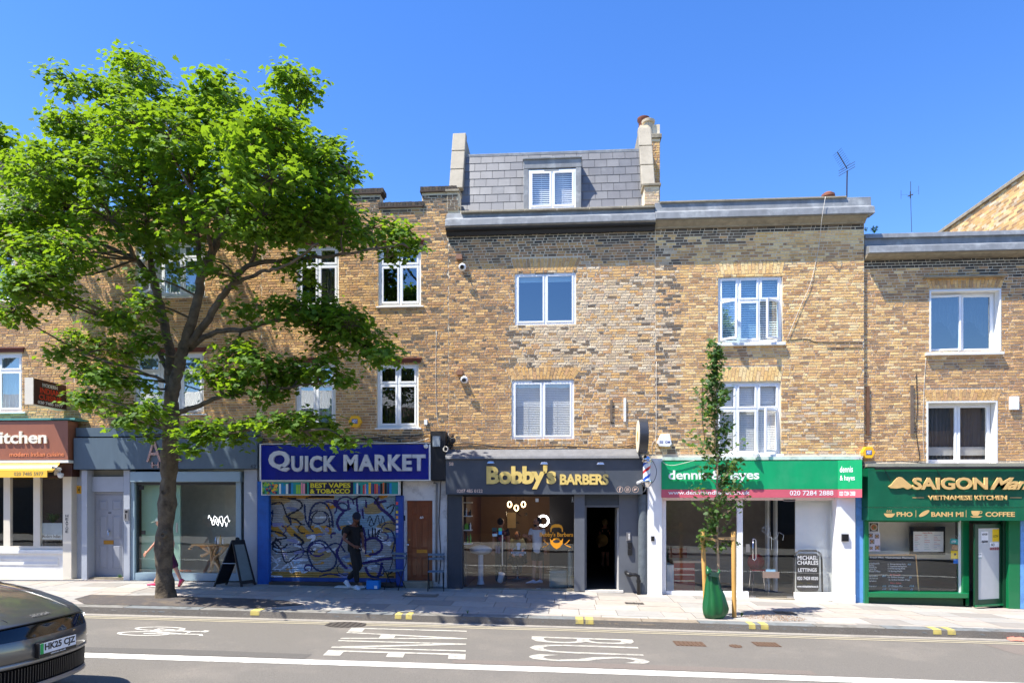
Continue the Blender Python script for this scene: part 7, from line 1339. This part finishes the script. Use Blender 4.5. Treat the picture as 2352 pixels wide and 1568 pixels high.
# seated customer
YC2 = 2.4; t, J, (rt, fw, up, hc) = person(1188, 1330, YC2, 'seated customer in a pale cape between the two barbers', dict(pelvis=(1188, 1282, 0, .13), waist=(1188, 1268, 0, .12), chest=(1188, 1247, 0, .13), neck=(1188, 1236, 0, .05), skull=(1188, 1228, 0, .06), ls=(1177, 1241, 0, .055), le=(1174, 1262, -.1, .04), lw=(1180, 1272, -.3, .03), rs=(1199, 1241, 0, .055), re=(1202, 1262, -.1, .04), rw=(1196, 1272, -.3, .03),
    lh=(1183, 1284, -.05, .09), lk=(1182, 1283, -.45, .065), la=(1182, 1318, -.45, .04), rh=(1193, 1284, -.05, .09), rk=(1194, 1283, -.45, .065), ra=(1194, 1318, -.45, .04)), skinT, [('cape', [[('pelvis', 'waist', .5, .19), 'waist', 'chest', ('chest', 'neck', .6, .08)], ['chest', 'ls', ('ls', 'le', .9, .09)], ['chest', 'rs', ('rs', 're', .9, .09)]], .06, M_('olive_cape', 150, 150, 120, rough=.8)), ('trousers', [['pelvis', 'lh', 'lk', 'la'], ['pelvis', 'rh', 'rk', 'ra']], .02, blk2)], (1188, 1229, -.02), (-.3, -1, -.1), hands=(('lw', (0, -1, -.3), (0, 0, 1)), ('rw', (0, -1, -.3), (0, 0, 1))))
MB().sphere(tuple(hc-fw*.02+up*.024), .104, 14, 9, (.88, .92, 1.0)).build('hair', hairb, t, smooth=2)
bch = thing('barber_chair', (X_(1188, YC2), YC2+.05, base(-.9)), 'black barber chair under the seated customer', 'chair'); xb_ = X_(1188, YC2); zb_2 = base(-.9); MB().box(xb_-.27, xb_+.27, YC2-.3, YC2+.22, zb_2+.42, zb_2+.54).build('seat', blk, bch, bevel=.03); MB().box(xb_-.25, xb_+.25, YC2+.2, YC2+.3, zb_2+.52, zb_2+1.1).build('backrest', blk, bch, bevel=.03); MB().lathe([(.3, 0), (.3, .03), (.06, .06), (.06, .42)], (xb_, YC2, zb_2), 20).build('pedestal', chrome, bch, smooth=True)
wm = M_('warm_wall', 120, 92, 66, rough=.8, var=.08); MB().box(X_(1075, 3), X_(1262, 3), 3.9, 3.95, -.2, 3.2).build('back_wall', wm, BD); MB().box(X_(1262, 3), X_(1343, .2)-.05, 3.0, 3.05, -.2, 3.2).build('chalk_wall', M_('chalk_wall', 40, 38, 38), BD); MB().box(XB[2]+.21, X_(1078, 1.2), .6, 3.9, -.2, 3.2).build('side_lining', M_('brick_lining', 84, 52, 40, var=.3, scale=12), BD)
ck = thing('wall_clock', P(1186, 1190, 3.85), 'big black numerals of a wall clock on the warm back wall', 'clock')
for s, cx, cy in (('12', 1189, 1160), ('3', 1208, 1180), ('6', 1189, 1199)): T(s, (cx-4, cy-3, cx+4, cy+3), 3.88, black, ck, .01, .03)
MB().tube([P(1189, 1180, 3.87), P(1191, 1168, 3.87)], .012, 5).tube([P(1189, 1180, 3.87), P(1197, 1184, 3.87)], .012, 5).build('hands', black, ck)
pf = tag(MB().pb(1165, 1176, 1185, 1212, 3.86, 3.89).build('picture', M_('sepia_print', 206, 176, 124)), 'framed sepia picture on the warm back wall of the barber shop', 'picture'); b = MB(); b.pb(1164, 1175, 1165, 1213, 3.84, 3.89).pb(1185, 1175, 1186, 1213, 3.84, 3.89).pb(1165.1, 1175, 1184.9, 1176, 3.84, 3.89).pb(1165.1, 1212, 1184.9, 1213, 3.84, 3.89); b.build('frame', black, pf)
glow = M_('warm_ring_glow', 255, 214, 150, emit=(1, .72, .38, 1), es=3.5)
for i, (cx, cy) in enumerate(((1170.5, 1157.7), (1186, 1165.8), (1202.3, 1157.7))):
    q = P(cx, cy, 2.3); t = thing('ring_lamp', q, ['leftmost of three warm glowing ring lamps in the barber shop', 'middle and lowest of three warm glowing ring lamps', 'rightmost of three warm glowing ring lamps in the barber shop'][i], 'lamp', 'hanging ring lamps'); MB().tube([q+Vector((.055*math.cos(a), 0, .075*math.sin(a))) for a in [k*.3927 for k in range(17)]], .014, 6, cap=False).build('glowing_ring', glow, t, smooth=2); MB().tube([q+Vector((0, 0, .085)), Vector((q.x, q.y, 3.25))], .004, 5).build('cord', black, t)
    ld = bpy.data.lights.new('lamp_light', 'POINT'); ld.energy = 2; ld.color = (1, .74, .45); ld.shadow_soft_size = .1; lo_ = bpy.data.objects.new('lamp_light', ld); COL.objects.link(lo_); lo_.parent = t; lo_.location = (0, 0, -.15)
q = P(1248, 1195.5, 2.5); t = thing('ring_light', (q.x, q.y, base(0)), 'large cold white ring light behind the barber in white', 'ring light'); MB().tube([q+Vector((.14*math.cos(a), 0, .14*math.sin(a))) for a in [k*.2618 for k in range(25)]], .026, 8, cap=False).build('glowing_ring', M_('cold_ring_glow', 255, 255, 255, emit=(1, .95, .95, 1), es=5), t, smooth=2); MB().tube([q-Vector((0, 0, .16)), Vector((q.x, q.y, base(0)+.0))], .012, 6).build('stand', black, t)
# shelves of bottles, basin, sofa
for i, py in enumerate((1152.5, 1183.6, 1215.9, 1247.3)):
    t = thing('wall_shelf', P(1074, py+2, .5), ['top', 'second', 'third', 'lowest'][i]+' white shelf of bottles at the left of the barber window', 'shelf', 'shelves in the barber window'); MB().pb(1064, py, 1083, py+2.2, .35, .62, at=.35).build('board', white, t)
    if i:
        for k in range(6):
            px = 1065.5+k*3.0; hgt = RU(.1, .2)*(1.5 if i == 3 else 1); m_ = random.choice((black, white, M_('bottle_green', 120, 190, 60, rough=.3), M_('bottle_amber', 140, 70, 40, rough=.2), black)); q = P(px, py, .42); tag(MB().lathe([(.022, 0), (.024, hgt*.7), (.01, hgt*.78), (.011, hgt)], q, 9).build('bottle', m_, None, smooth=True), 'bottle standing on the %s shelf of the barber window' % ['top', 'second', 'third', 'lowest'][i], 'bottle', 'bottles on the %s barber shelf' % ['top', 'second', 'third', 'lowest'][i])
q = P(1104, 1262, .9); t = thing('wash_basin', (q.x, .9, base(-1.8)), 'pale oval wash basin inside the barber window', 'basin'); MB().sphere(tuple(q), .3, 18, 8, (1, .7, .42)).build('bowl', M_('ceramic', 206, 210, 212, rough=.2), t, smooth=True); MB().lathe([(.1, 0), (.07, .1), (.07, q.z-base(-1.8)-.06)], (q.x, .9, base(-1.8)), 12).build('pedestal', MATS['ceramic'], t)
lsm = M_('sage_leather', 128, 138, 126, rough=.4, var=.06); zs = base(.5); xs0, xs1 = X_(1262, .7), X_(1316, .7); t = thing('waiting_sofa', ((xs0+xs1)/2, .7, zs), 'grey green leather seat beside the barber door', 'sofa'); MB().box(xs0, xs1-.14, .4, 1.1, zs+.02, zs+.45).build('seat', lsm, t, bevel=.05); MB().box(xs1-.13, xs1, .4, 1.1, zs+.02, zs+.92).build('backrest', lsm, t, bevel=.05)
q = P(1148, 1336, .35); tag(MB().lathe([(.05, 0), (.07, .03), (.07, .17), (.085, .24), (.07, .24), (.05, .1)], q, 16, (.25, -.3, 1)).build('white_jug', MATS['ceramic'], None, smooth=True), 'white ceramic jug standing low behind the barber glass door', 'jug')
# prints on the barber glass
orr = M_('orange_print', 244, 160, 24, rough=.5); YL = -.004; b = MB()
b.xz([pc(*q, YL) for q in ((1264, 1221), (1264, 1213), (1267, 1206), (1274, 1203), (1283, 1203), (1290, 1206), (1293, 1213), (1293, 1221), (1290.5, 1221), (1289.5, 1213), (1285, 1210.5), (1272, 1210.5), (1267.5, 1213), (1266.5, 1221))][::-1], YL, YL+.002)
b.xz([pc(*q, YL) for q in ((1263, 1235), (1266, 1240), (1269, 1240), (1272, 1235.5), (1278, 1234), (1284, 1235.5), (1287, 1240), (1290, 1240), (1293, 1235), (1292, 1248), (1286, 1256), (1278.5, 1260.5), (1271, 1256), (1264.5, 1248))][::-1], YL, YL+.002); b.build('print_emblem', orr, BD)
disc(MB(), pc(1278, 1242.5, YL), .085, YL-.001, 16, .04, th=.0008).build('print_mouth', MATS['room_back'] if 'room_back' in MATS else black, BD); T("Bobby's Barbers", (1239.4, 1221.5, 1316.4, 1234.5), YL, orr, BD, .002, .03)
strokes(BD, 'print_razors', [[(1248, 1239), (1254, 1245), (1259, 1249), (1255, 1253), (1246, 1256)], [(1308, 1239), (1303, 1245), (1297, 1249), (1302, 1252), (1311, 1256)]], YL, orr, .022)
sg_ = M_('silver_print', 196, 198, 196, rough=.5); b = MB(); disc(b, pc(1191, 1250, YL), .05, YL, 14, th=.001); b.pb(1188, 1254, 1194, 1262, YL, YL+.001).pb(1174, 1266, 1207.5, 1271, YL-.0005, YL+.001); b.ribbon([pc(1177, 1263, YL), pc(1184, 1257, YL)], .012, YL); b.ribbon([pc(1205, 1257, YL), pc(1198, 1263, YL)], .012, YL); b.build('opening_times_print', sg_, BD); T("BOBBY'S BARBERS", (1176, 1266.8, 1206, 1270.4), YL-.001, black, BD, .001, .02); T('OPENING TIMES', (1179, 1272, 1203, 1275), YL, sg_, BD, .001, .02)
b = MB(); disc(b, pc(1315, 1142, YL), .016, YL, 10, th=.001); b.ribbon([pc(1315, 1144, YL), pc(1315, 1149, YL)], .03, YL); b.ribbon([pc(1314, 1149, YL), pc(1313.5, 1153, YL)], .014, YL); b.ribbon([pc(1316, 1149, YL), pc(1316.6, 1153, YL)], .014, YL); b.build('figure_print', sg_, BD)
for rc, c in (((1145, 1212, 1153, 1219), (90, 190, 120)), ((1145, 1219.2, 1153, 1227), (60, 160, 220)), ((1131, 1225, 1142, 1231), (190, 210, 210)), ((1130, 1211, 1141, 1220), (46, 66, 62)), ((1138.5, 1252, 1142.5, 1269), (150, 130, 122)), ((1144, 1254, 1149, 1270), (150, 130, 122)), ((1230, 1144, 1237, 1152), (210, 214, 216))): bx(BD, 'sticker', rc, -.006, -.003, M_('stk_%d_%d' % (c[0], c[1]), *c))
# ------------------------------------------------------------------ street things
cart = M_('cyan_carton', 30, 130, 206, rough=.6, var=.05); a, c = P(841.5, 1350, -.62), P(869, 1330, -.62); zg_ = G(a.x, -.6); hgt = .21; t = thing('carton', ((a.x+c.x)/2, -.5, zg_), 'open bright blue cardboard box on the pavement right of the man', 'cardboard box'); w_ = c.x-a.x
MB().box(a.x, c.x, -.62, -.612, zg_, zg_+hgt).box(a.x, c.x, -.40, -.392, zg_, zg_+hgt).box(a.x, a.x+.008, -.612, -.40, zg_, zg_+hgt).box(c.x-.008, c.x, -.612, -.40, zg_, zg_+hgt).box(a.x, c.x, -.62, -.392, zg_+.0, zg_+.008).build('box', cart, t); MB().hexa([(a.x+.05, -.40, zg_+hgt), (c.x, -.40, zg_+hgt), (c.x, -.396, zg_+hgt), (a.x+.05, -.396, zg_+hgt), (a.x+.03, -.5, zg_+hgt+.05), (c.x-.02, -.5, zg_+hgt+.02), (c.x-.02, -.496, zg_+hgt+.024), (a.x+.03, -.496, zg_+hgt+.054)]).build('flap', M_('kraft', 170, 130, 96), t); MB().box(c.x-.1, c.x-.03, -.623, -.6205, zg_+.02, zg_+.09).build('label_patch', white, t)
zg_ = G(X_(806), -.5); tag(MB().box(X_(771, -.5), X_(841, -.5), -.6, -.38, zg_+.004, zg_+.05).build('foam_slab', M_('white_foam', 206, 204, 198, rough=.8), None, bevel=.015), 'flat white foam slab on the pavement against the shutter', 'foam slab')
fch = M_('blue_grey_slat', 96, 116, 132, rough=.6, var=.15)
def cafe_chair(pxl, pxr, label, rot):
    xm = X_((pxl+pxr)/2, -.45); z0 = G(xm, -.45); t = thing('folding_chair', (xm, -.45, z0), label, 'chair', 'folding cafe chairs beside the wooden door'); Mx = Matrix.Translation((xm, -.45, z0)) @ Matrix.Rotation(rot, 4, 'Z'); tr = lambda *p: Mx @ Vector(p)
    for k in range(5): MB().box(-.19, .19, -.18+k*.075, -.18+k*.075+.055, .44, .455, Mx).build('seat_slat', fch, t)
    for zq in (.70, .80): MB().box(-.2, .2, .215, .23, zq, zq+.055, Mx).build('back_slat', fch, t)
    for sx in (-1, 1):
        MB().tube([tr(.185*sx, .24, .87), tr(.185*sx, .2, .6), tr(.185*sx, .05, .42), tr(.185*sx, -.2, .0)], .011, 6).build('leg', blackm, t, smooth=2); MB().tube([tr(.165*sx, -.18, .44), tr(.165*sx, .22, .0)], .011, 6).build('leg', blackm, t)
    MB().tube([tr(-.185, -.15, .08), tr(.185, -.15, .08)], .008, 6).tube([tr(-.165, .17, .06), tr(.165, .17, .06)], .008, 6).build('stretcher', blackm, t)
cafe_chair(886, 929, 'folding slatted cafe chair against the blue post left of the wooden door', -.25); cafe_chair(982, 1021, 'folding slatted cafe chair against the white pier right of the wooden door', .15)
# cables and cable tangles
cabm = M_('black_cable', 24, 24, 26, rough=.6); cabw = M_('white_cable', 206, 200, 188, rough=.6)
def cable(pts, Y, m, label, r=.008, sag=0): 
    p_ = smooth_path([P(*q[:2], Y if len(q) < 3 else q[2]) for q in pts], 5); tag(MB().tube(p_, r, 5).build('cable', m, None, smooth=2), label, 'cable')
cable([(1026, 1022), (1080, 1018), (1140, 1025), (1210, 1026), (1290, 1024), (1380, 1029), (1430, 1026), (1462, 1019)], -.03, cabm, 'upper black cable sagging along the brick above the barber canopy', .011)
cable([(1026, 1026), (1100, 1024), (1200, 1031), (1300, 1030), (1400, 1033), (1460, 1024)], -.05, cabm, 'lower black cable sagging along the brick above the barber canopy', .009)
for i, pts in enumerate(([(598, 1012), (660, 1010), (740, 1013), (830, 1008), (900, 1002), (985, 1000)], [(600, 1008), (700, 1004), (780, 1007), (880, 1010), (985, 1003)], [(850, 1012), (905, 1018), (950, 1015), (985, 1006)], [(800, 1004), (850, 996), (920, 1008), (960, 998), (1000, 992)])): cable(pts, -.06-.02*i, cabw if i == 2 else cabm, ['long black cable along the top of the Quick Market sign', 'second black cable looping above the Quick Market sign', 'white cable drooping across the right end of the Quick Market sign', 'black cable rising to the junction box over the Quick Market sign'][i], .009)
cable([(1896, 452, -.3), (1888, 500, -.32), (1880, 570, -.03), (1862, 650, -.03), (1840, 700, -.03), (1808, 778, -.03)], 0, cabw, 'long pale cable hanging from the agency roof to the upper window', .006)
cable([(1900, 800), (1960, 799), (1984, 800)], -.01, cabm, 'thin black cable running level to the corner of the agency wall', .006)
cable([(1806, 782), (1850, 778), (1880, 786), (1960, 786), (1983, 787)], -.01, cabm, 'thin dark cable from the agency window sill to the corner', .006)
cable([(1508, 830), (1508, 960), (1506, 1005), (1498, 1020), (1498, 1038)], -.01, cabw, 'thin pale cable down the brick beside the round barber sign', .006)
cable([(1614, 868), (1613, 960), (1618, 1010), (1606, 1040)], -.01, cabm, 'thin dark cable down the brick left of the young tree', .006)
cable([(1002, 760), (1001, 880), (1004, 960), (1012, 985)], -.01, cabw, 'thin pale cable down the brick right of the market windows', .006)
cable([(2104, 855), (2107, 930), (2104, 990), (2112, 1050), (2104, 1062)], YF-.02, cabm, 'dark cable looping down brick beside the grey batten', .008)
cable([(2127, 818), (2122, 900), (2120, 1000), (2124, 1058)], YF-.01, cabw, 'thin pale cable down the brick left of the kitchen windows', .006)
cable([(1996, 1062), (2060, 1058), (2120, 1063), (2200, 1066), (2290, 1066), (2352, 1070), (2400, 1068)], -.1, cabm, 'black cable lying along the ledge over the green kitchen sign', .008)
cable([(1489, 1052, -.25), (1500, 1060, -.3), (1508, 1080, -.45), (1504, 1100, -.45), (1494, 1112, -.42)], -.3, cabm, 'black cable looping from the canopy to the barber pole', .007)
cable([(1521, 1058), (1530, 1066), (1548, 1068), (1575, 1062), (1600, 1055)], -.30, cabw, 'pale cable across the corner of the green agent sign', .007)
cable([(230, 1052, -.03), (180, 985, -.03), (150, 975, -.03), (110, 976, -.03)], -.03, cabw, 'thin pale cable on brick between restaurant and salon signs', .006)
q = P(1024, 1031, -.33); tag(MB().tube([q+Vector((math.cos(a)*(.055+.012*math.sin(a*2.3)), -.02*(a/20), math.sin(a)*(.06+.01*math.cos(a*1.7)))) for a in [k*.4 for k in range(52)]], .006, 5).build('cable_coil', cabw, None, smooth=2), 'coil of white cable hanging beside the grey junction box', 'cable coil')
for px, py, lb in ((1980, 1066, 'dark tangle of cables in the gap between agency and kitchen signs'), (1036, 1012, 'black round satellite fitting and cables beside the junction box')):
    b = MB(); c = P(px, py, -.15)
    for k in range(7): b.tube(smooth_path([c+Vector((RU(-.08, .08), RU(-.05, .05), RU(-.25, .2))) for _ in range(5)], 4), .007, 4)
    if px < 1100: b.lathe([(.07, 0), (.075, .03), (.05, .05)], c+Vector((.05, -.03, 0)), 14, (0, -1, 0))
    tag(b.build('cable_tangle', cabm, None), lb, 'cables')
tag(MB().pb(1726, 1032, 1742, 1040, -.32, -.04).build('extract_pipe', upvc, None) if False else MB().tube([P(1738, 1043, -.03), P(1738, 1043, -.25), P(1733, 1046, -.34)], [.06, .06, .062], 14).build('extract_pipe', upvc, None, smooth=True), 'stubby white floodlight pipe over the green agent sign', 'pipe')
# rooftop aerials and plant
am = M_('aerial_metal', 60, 56, 56, rough=.5, metal=.4)
YA_ = .3; t = thing('tv_aerial', P(1945, 453, YA_), 'television aerial with long comb boom on the agency roof', 'aerial'); MB().tube([P(1945, 456, YA_), P(1945.5, 412, YA_), P(1946, 392, YA_)], .016, 6).build('mast', am, t); MB().tube([P(1946, 388, YA_), P(1923.3, 349.6, YA_)], .011, 6).build('boom', am, t)
for k in range(9): f = .12+.88*k/8; q = P(1946, 388, YA_).lerp(P(1923.3, 349.6, YA_), f); MB().tube([q+Vector((-.05, .13, -.02)), q+Vector((.05, -.13, .03))], .004, 4).build('element', am, t)
for dz in (-.06, .0, .06): q = P(1945, 389, YA_)+Vector((0, 0, dz)); MB().tube([q+Vector((-.15, .1, -.05)), q+Vector((.15, -.1, .07))], .006, 4).build('reflector', am, t)
t = thing('tv_aerial', P(2092, 532, .5), 'slender aerial mast with thin side rods above the kitchen roof', 'aerial'); MB().tube([P(2094, 533, .5), P(2092, 470, .5), P(2091.5, 417, .5)], .006, 5).build('mast', am, t)
for px, a, c in ((2069.6, 437, 457), (2110, 427, 447)): MB().tube([P(px, a, .5), P(px, c, .5)], .004, 4).build('element', am, t); MB().tube([P(px, (a+c)/2, .5), P(2091.5, 448, .5)], .0015, 4).build('arm', am, t)
MB().tube([P(2085, 451, .5), P(2097, 447, .5)], .012, 5).tube([P(2091, 440, .5), P(2091, 455, .5)], .012, 5).build('clamp', am, t)
pz = P(2008, 534, .15); weed(pz.x, .15, 46, .16, 'bushy green weed growing on the kitchen roof gutter', z=pz.z-.02); pz = P(1989, 532, .1); weed(pz.x, .1, 20, .1, 'small green weed in the corner of the lower roof', z=pz.z)
# ------------------------------------------------------------------ the car nosing in at the left
XC, YC_ = -5.36, -9.56; ZC = G(-6.5, -9.4)
paint = M_('graphite_paint', 100, 100, 98, rough=.28, metal=.55, var=.03, coat=1.0, spec=.6); gblack = M_('gloss_black', 10, 10, 12, rough=.08, var=.02, coat=.6); gr_ = M_('grille_black', 14, 14, 15, rough=.5); strip = M_('satin_silver', 150, 148, 144, rough=.35, metal=.6)
car = thing('parked_car', (XC-2.2, YC_, ZC), 'dark grey car nosing in at the left edge of the road', 'car')
def cpt(s, a, z):              # s back from the nose, a across (-1..1), z height -> world
    aa = abs(a); k = math.exp(-s/1.4); hw = .985-.24*min(1, max(0, (z-1.12)/.5)); bulge = (.30*aa**2.6+.10*aa**8)*k
    hwf = hw*(1-.05*math.exp(-s/.35)); return (XC-s-bulge, YC_+a*hwf, ZC+z-(.05*aa**3 if z > .9 else 0))
def cgrid(name, prof, m, a0=-1, a1=1, na=28, off=0, parent=None, fold=None):
    b = MB(); n = na+1
    for (s, z) in prof:
        for i in range(n): a = a0+(a1-a0)*i/na; b.v.append(cpt(s-off, a, z))
    for j in range(len(prof)-1):
        for i in range(na): b._f([(j*n+i, j*n+i+1, (j+1)*n+i+1, (j+1)*n+i)])
    return b.build(name, m, parent or car, smooth=2)
cgrid('underside', [(.5, .2), (.10, .24), (.05, .25)], gr_); cgrid('lower_lip', [(.05, .25), (.02, .262), (.03, .285), (.045, .305)], strip); cgrid('grille', [(.045, .305), (.085, .32), (.08, .50), (.035, .515)], gr_)
cgrid('trim_strip', [(.035, .515), (.012, .525), (.008, .555), (.02, .565)], strip); cgrid('bumper', [(.02, .565), (.0, .58), (-.005, .66), (.01, .76), (.02, .785)], paint); cgrid('black_deck', [(.022, .785), (.03, .80), (.06, .88), (.10, .925)], gblack)
hood = [(.085, .93), (.11, .955), (.2, 1.005), (.4, 1.075), (.7, 1.16), (1.05, 1.235), (1.2, 1.255)]; cgrid('bonnet', hood, paint); cgrid('windscreen', [(1.2, 1.255), (1.5, 1.36), (1.85, 1.48), (2.05, 1.55)], gblack); cgrid('roof', [(2.05, 1.55), (2.4, 1.61), (3.2, 1.61), (3.7, 1.54)], paint); cgrid('rear_window', [(3.7, 1.54), (4.25, 1.12)], gblack); cgrid('tailgate', [(4.25, 1.12), (4.42, 1.05), (4.46, .7), (4.5, .3)], paint)
for sg in (-1, 1):                                                  # flanks with wheel arches
    b = MB(); S = [.06+.11*i for i in range(41)]; top = lambda s: float(np.interp(s, [.06, .2, .7, 1.2, 4.2, 4.5], [.93, .985, 1.1, 1.1, 1.1, .95])); n = 0
    def low(s): 
        r = .36; lo_ = .27
        for wc in (.88, 3.65):
            d = abs(s-wc)
            if d < r+.02: lo_ = max(lo_, .34+math.sqrt(max(0, (r+.02)**2-d*d)))
        return lo_
    for s in S:
        zt_q, zl_q = top(s), low(s)
        for j in range(6): z = zl_q+(zt_q-zl_q)*j/5; b.v.append(cpt(s, sg, min(z, .899) if s < .3 else z) if z < 1.1 else cpt(s, sg, 1.1))
    for i in range(len(S)-1):
        for j in range(5): q = i*6+j; b._f([(q, q+1, q+7, q+6) if sg > 0 else (q, q+6, q+7, q+1)])
    b.build('body_side', paint, car, smooth=2)
    b = MB(); Sg = [1.25, 1.6, 1.95, 2.4, 3.2, 3.7, 4.15]; zr = [1.18, 1.36, 1.52, 1.60, 1.60, 1.54, 1.2]
    for s, z in zip(Sg, zr): b.v += [cpt(s, sg, 1.08), cpt(s, sg, z)]
    b._f([(2*i, 2*i+1, 2*i+3, 2*i+2) for i in range(len(Sg)-1)]); b.build('side_window', gblack, car, smooth=2)
    for wc in (.88, 3.65):
        cw = Vector(cpt(wc, sg, .34)); cw.y -= sg*.11; cw.x = XC-wc-.05; wh = MB().lathe([(.33, -.1), (.345, -.08), (.345, .08), (.33, .1), (.24, .1), (.23, .085), (.001, .07)], cw, 28, (0, sg, 0)).build('wheel', M_('tyre_rubber', 24, 24, 25, rough=.8), car, smooth=True); r_ = MB()
        for k in range(5): a = k*1.2566; r_.tube([cw+Vector((0, sg*.11, 0)), cw+Vector((.21*math.cos(a), sg*.105, .21*math.sin(a)))], [.035, .022], 6)
        r_.build('rim', strip, wh)
# grille ribs
b = MB()
for i in range(56):
    a = -.95+1.9*i/55; p0, p1 = cpt(.045, a, .325), cpt(.04, a, .495); MB_ = .006
    b.hexa([(p0[0], p0[1]-MB_, p0[2]), (p0[0], p0[1]+MB_, p0[2]), (p0[0]-.05, p0[1]+MB_, p0[2]), (p0[0]-.05, p0[1]-MB_, p0[2]), (p1[0], p1[1]-MB_, p1[2]), (p1[0], p1[1]+MB_, p1[2]), (p1[0]-.05, p1[1]+MB_, p1[2]), (p1[0]-.05, p1[1]-MB_, p1[2])])
b.build('grille_rib', M_('rib_black', 34, 34, 36, rough=.35), car)['kind'] = 'stuff'
b = MB()
for a0_, a1_ in ((.80, .97), (-.97, -.80)):
    for i in range(5): 
        a = a0_+(a1_-a0_)*i/4; b.v += [cpt(.015+.01, a, .845), cpt(.045, a, .905)]
    k = len(b.v)-10; b._f([(k+2*i, k+2*i+1, k+2*i+3, k+2*i+2) for i in range(4)])
b.build('headlight', M_('headlight_white', 240, 244, 250, rough=.1, emit=(1, 1, 1, 1), es=1.5), car); b = MB()
for sg in (-1, 1): 
    for i in range(6): a = sg*(.86+.022*i); b.v += [cpt(.0, a, .56), cpt(.02, a, .74)]
    k = len(b.v)-12; b._f([(k+2*i, k+2*i+1, k+2*i+3, k+2*i+2) for i in range(5)])
b.build('lower_lamp', gblack, car)
xp_ = XC+.035; y0_, y1_ = YC_-.275, YC_+.275; zp0, zp1 = ZC+.575, ZC+.73; hold = MB().box(xp_-.05, xp_, y0_, y1_, zp0, zp1).build('plate_holder', black, car, bevel=.006)
pl_ = MB().box(xp_+.0, xp_+.004, y0_+.015, y1_-.015, zp0+.038, zp1-.008).build('number_plate', M_('plate_white', 226, 230, 234, rough=.3), car); MB().box(xp_+.004, xp_+.0055, y0_+.015, y0_+.06, zp0+.038, zp1-.008).build('green_band', M_('plate_green', 30, 170, 80), pl_)
T('HK25 CJZ', None, 0, black, pl_, .002, .03, basis=((xp_+.0045, y0_+.075, zp0+.048), (0, y1_-y0_-.105, 0), (0, 0, zp1-zp0-.066))); T('ottocar.co.uk', None, 0, lw, hold, .001, .01, basis=((xp_+.0005, YC_-.11, zp0+.012), (0, .22, 0), (0, 0, .018)))
bsk = Vector(cpt(.16, .0, .975)); T('SKODA', None, 0, strip, car, .004, .04, basis=(Vector(cpt(.135, -.14, .972))+Vector((.004, 0, .001)), (0, .25, 0), Vector((-.06, 0, .022))), space=1.3, name='badge')
b = MB().tube([Vector(cpt(.082, a, .93))+Vector((.004, 0, 0)) for a in [-1+.0714*i for i in range(29)]], .006, 5).build('shut_line', black, car)
for sg in (-.45, .5): MB().tube([Vector(cpt(s, sg+(.22*sg)*(s-.1)*.7, z))+Vector((0, 0, .002)) for s, z in ((.14, .975), (.2, 1.005), (.4, 1.075), (.7, 1.16), (1.05, 1.235))], .003, 5).build('bonnet_crease', paint, car, smooth=2)
for o in bpy.data.objects:
    if o.name.startswith(('cover_rib', 'print_razors', 'patch_fitting', 'handwriting')): o['kind'] = 'stuff'
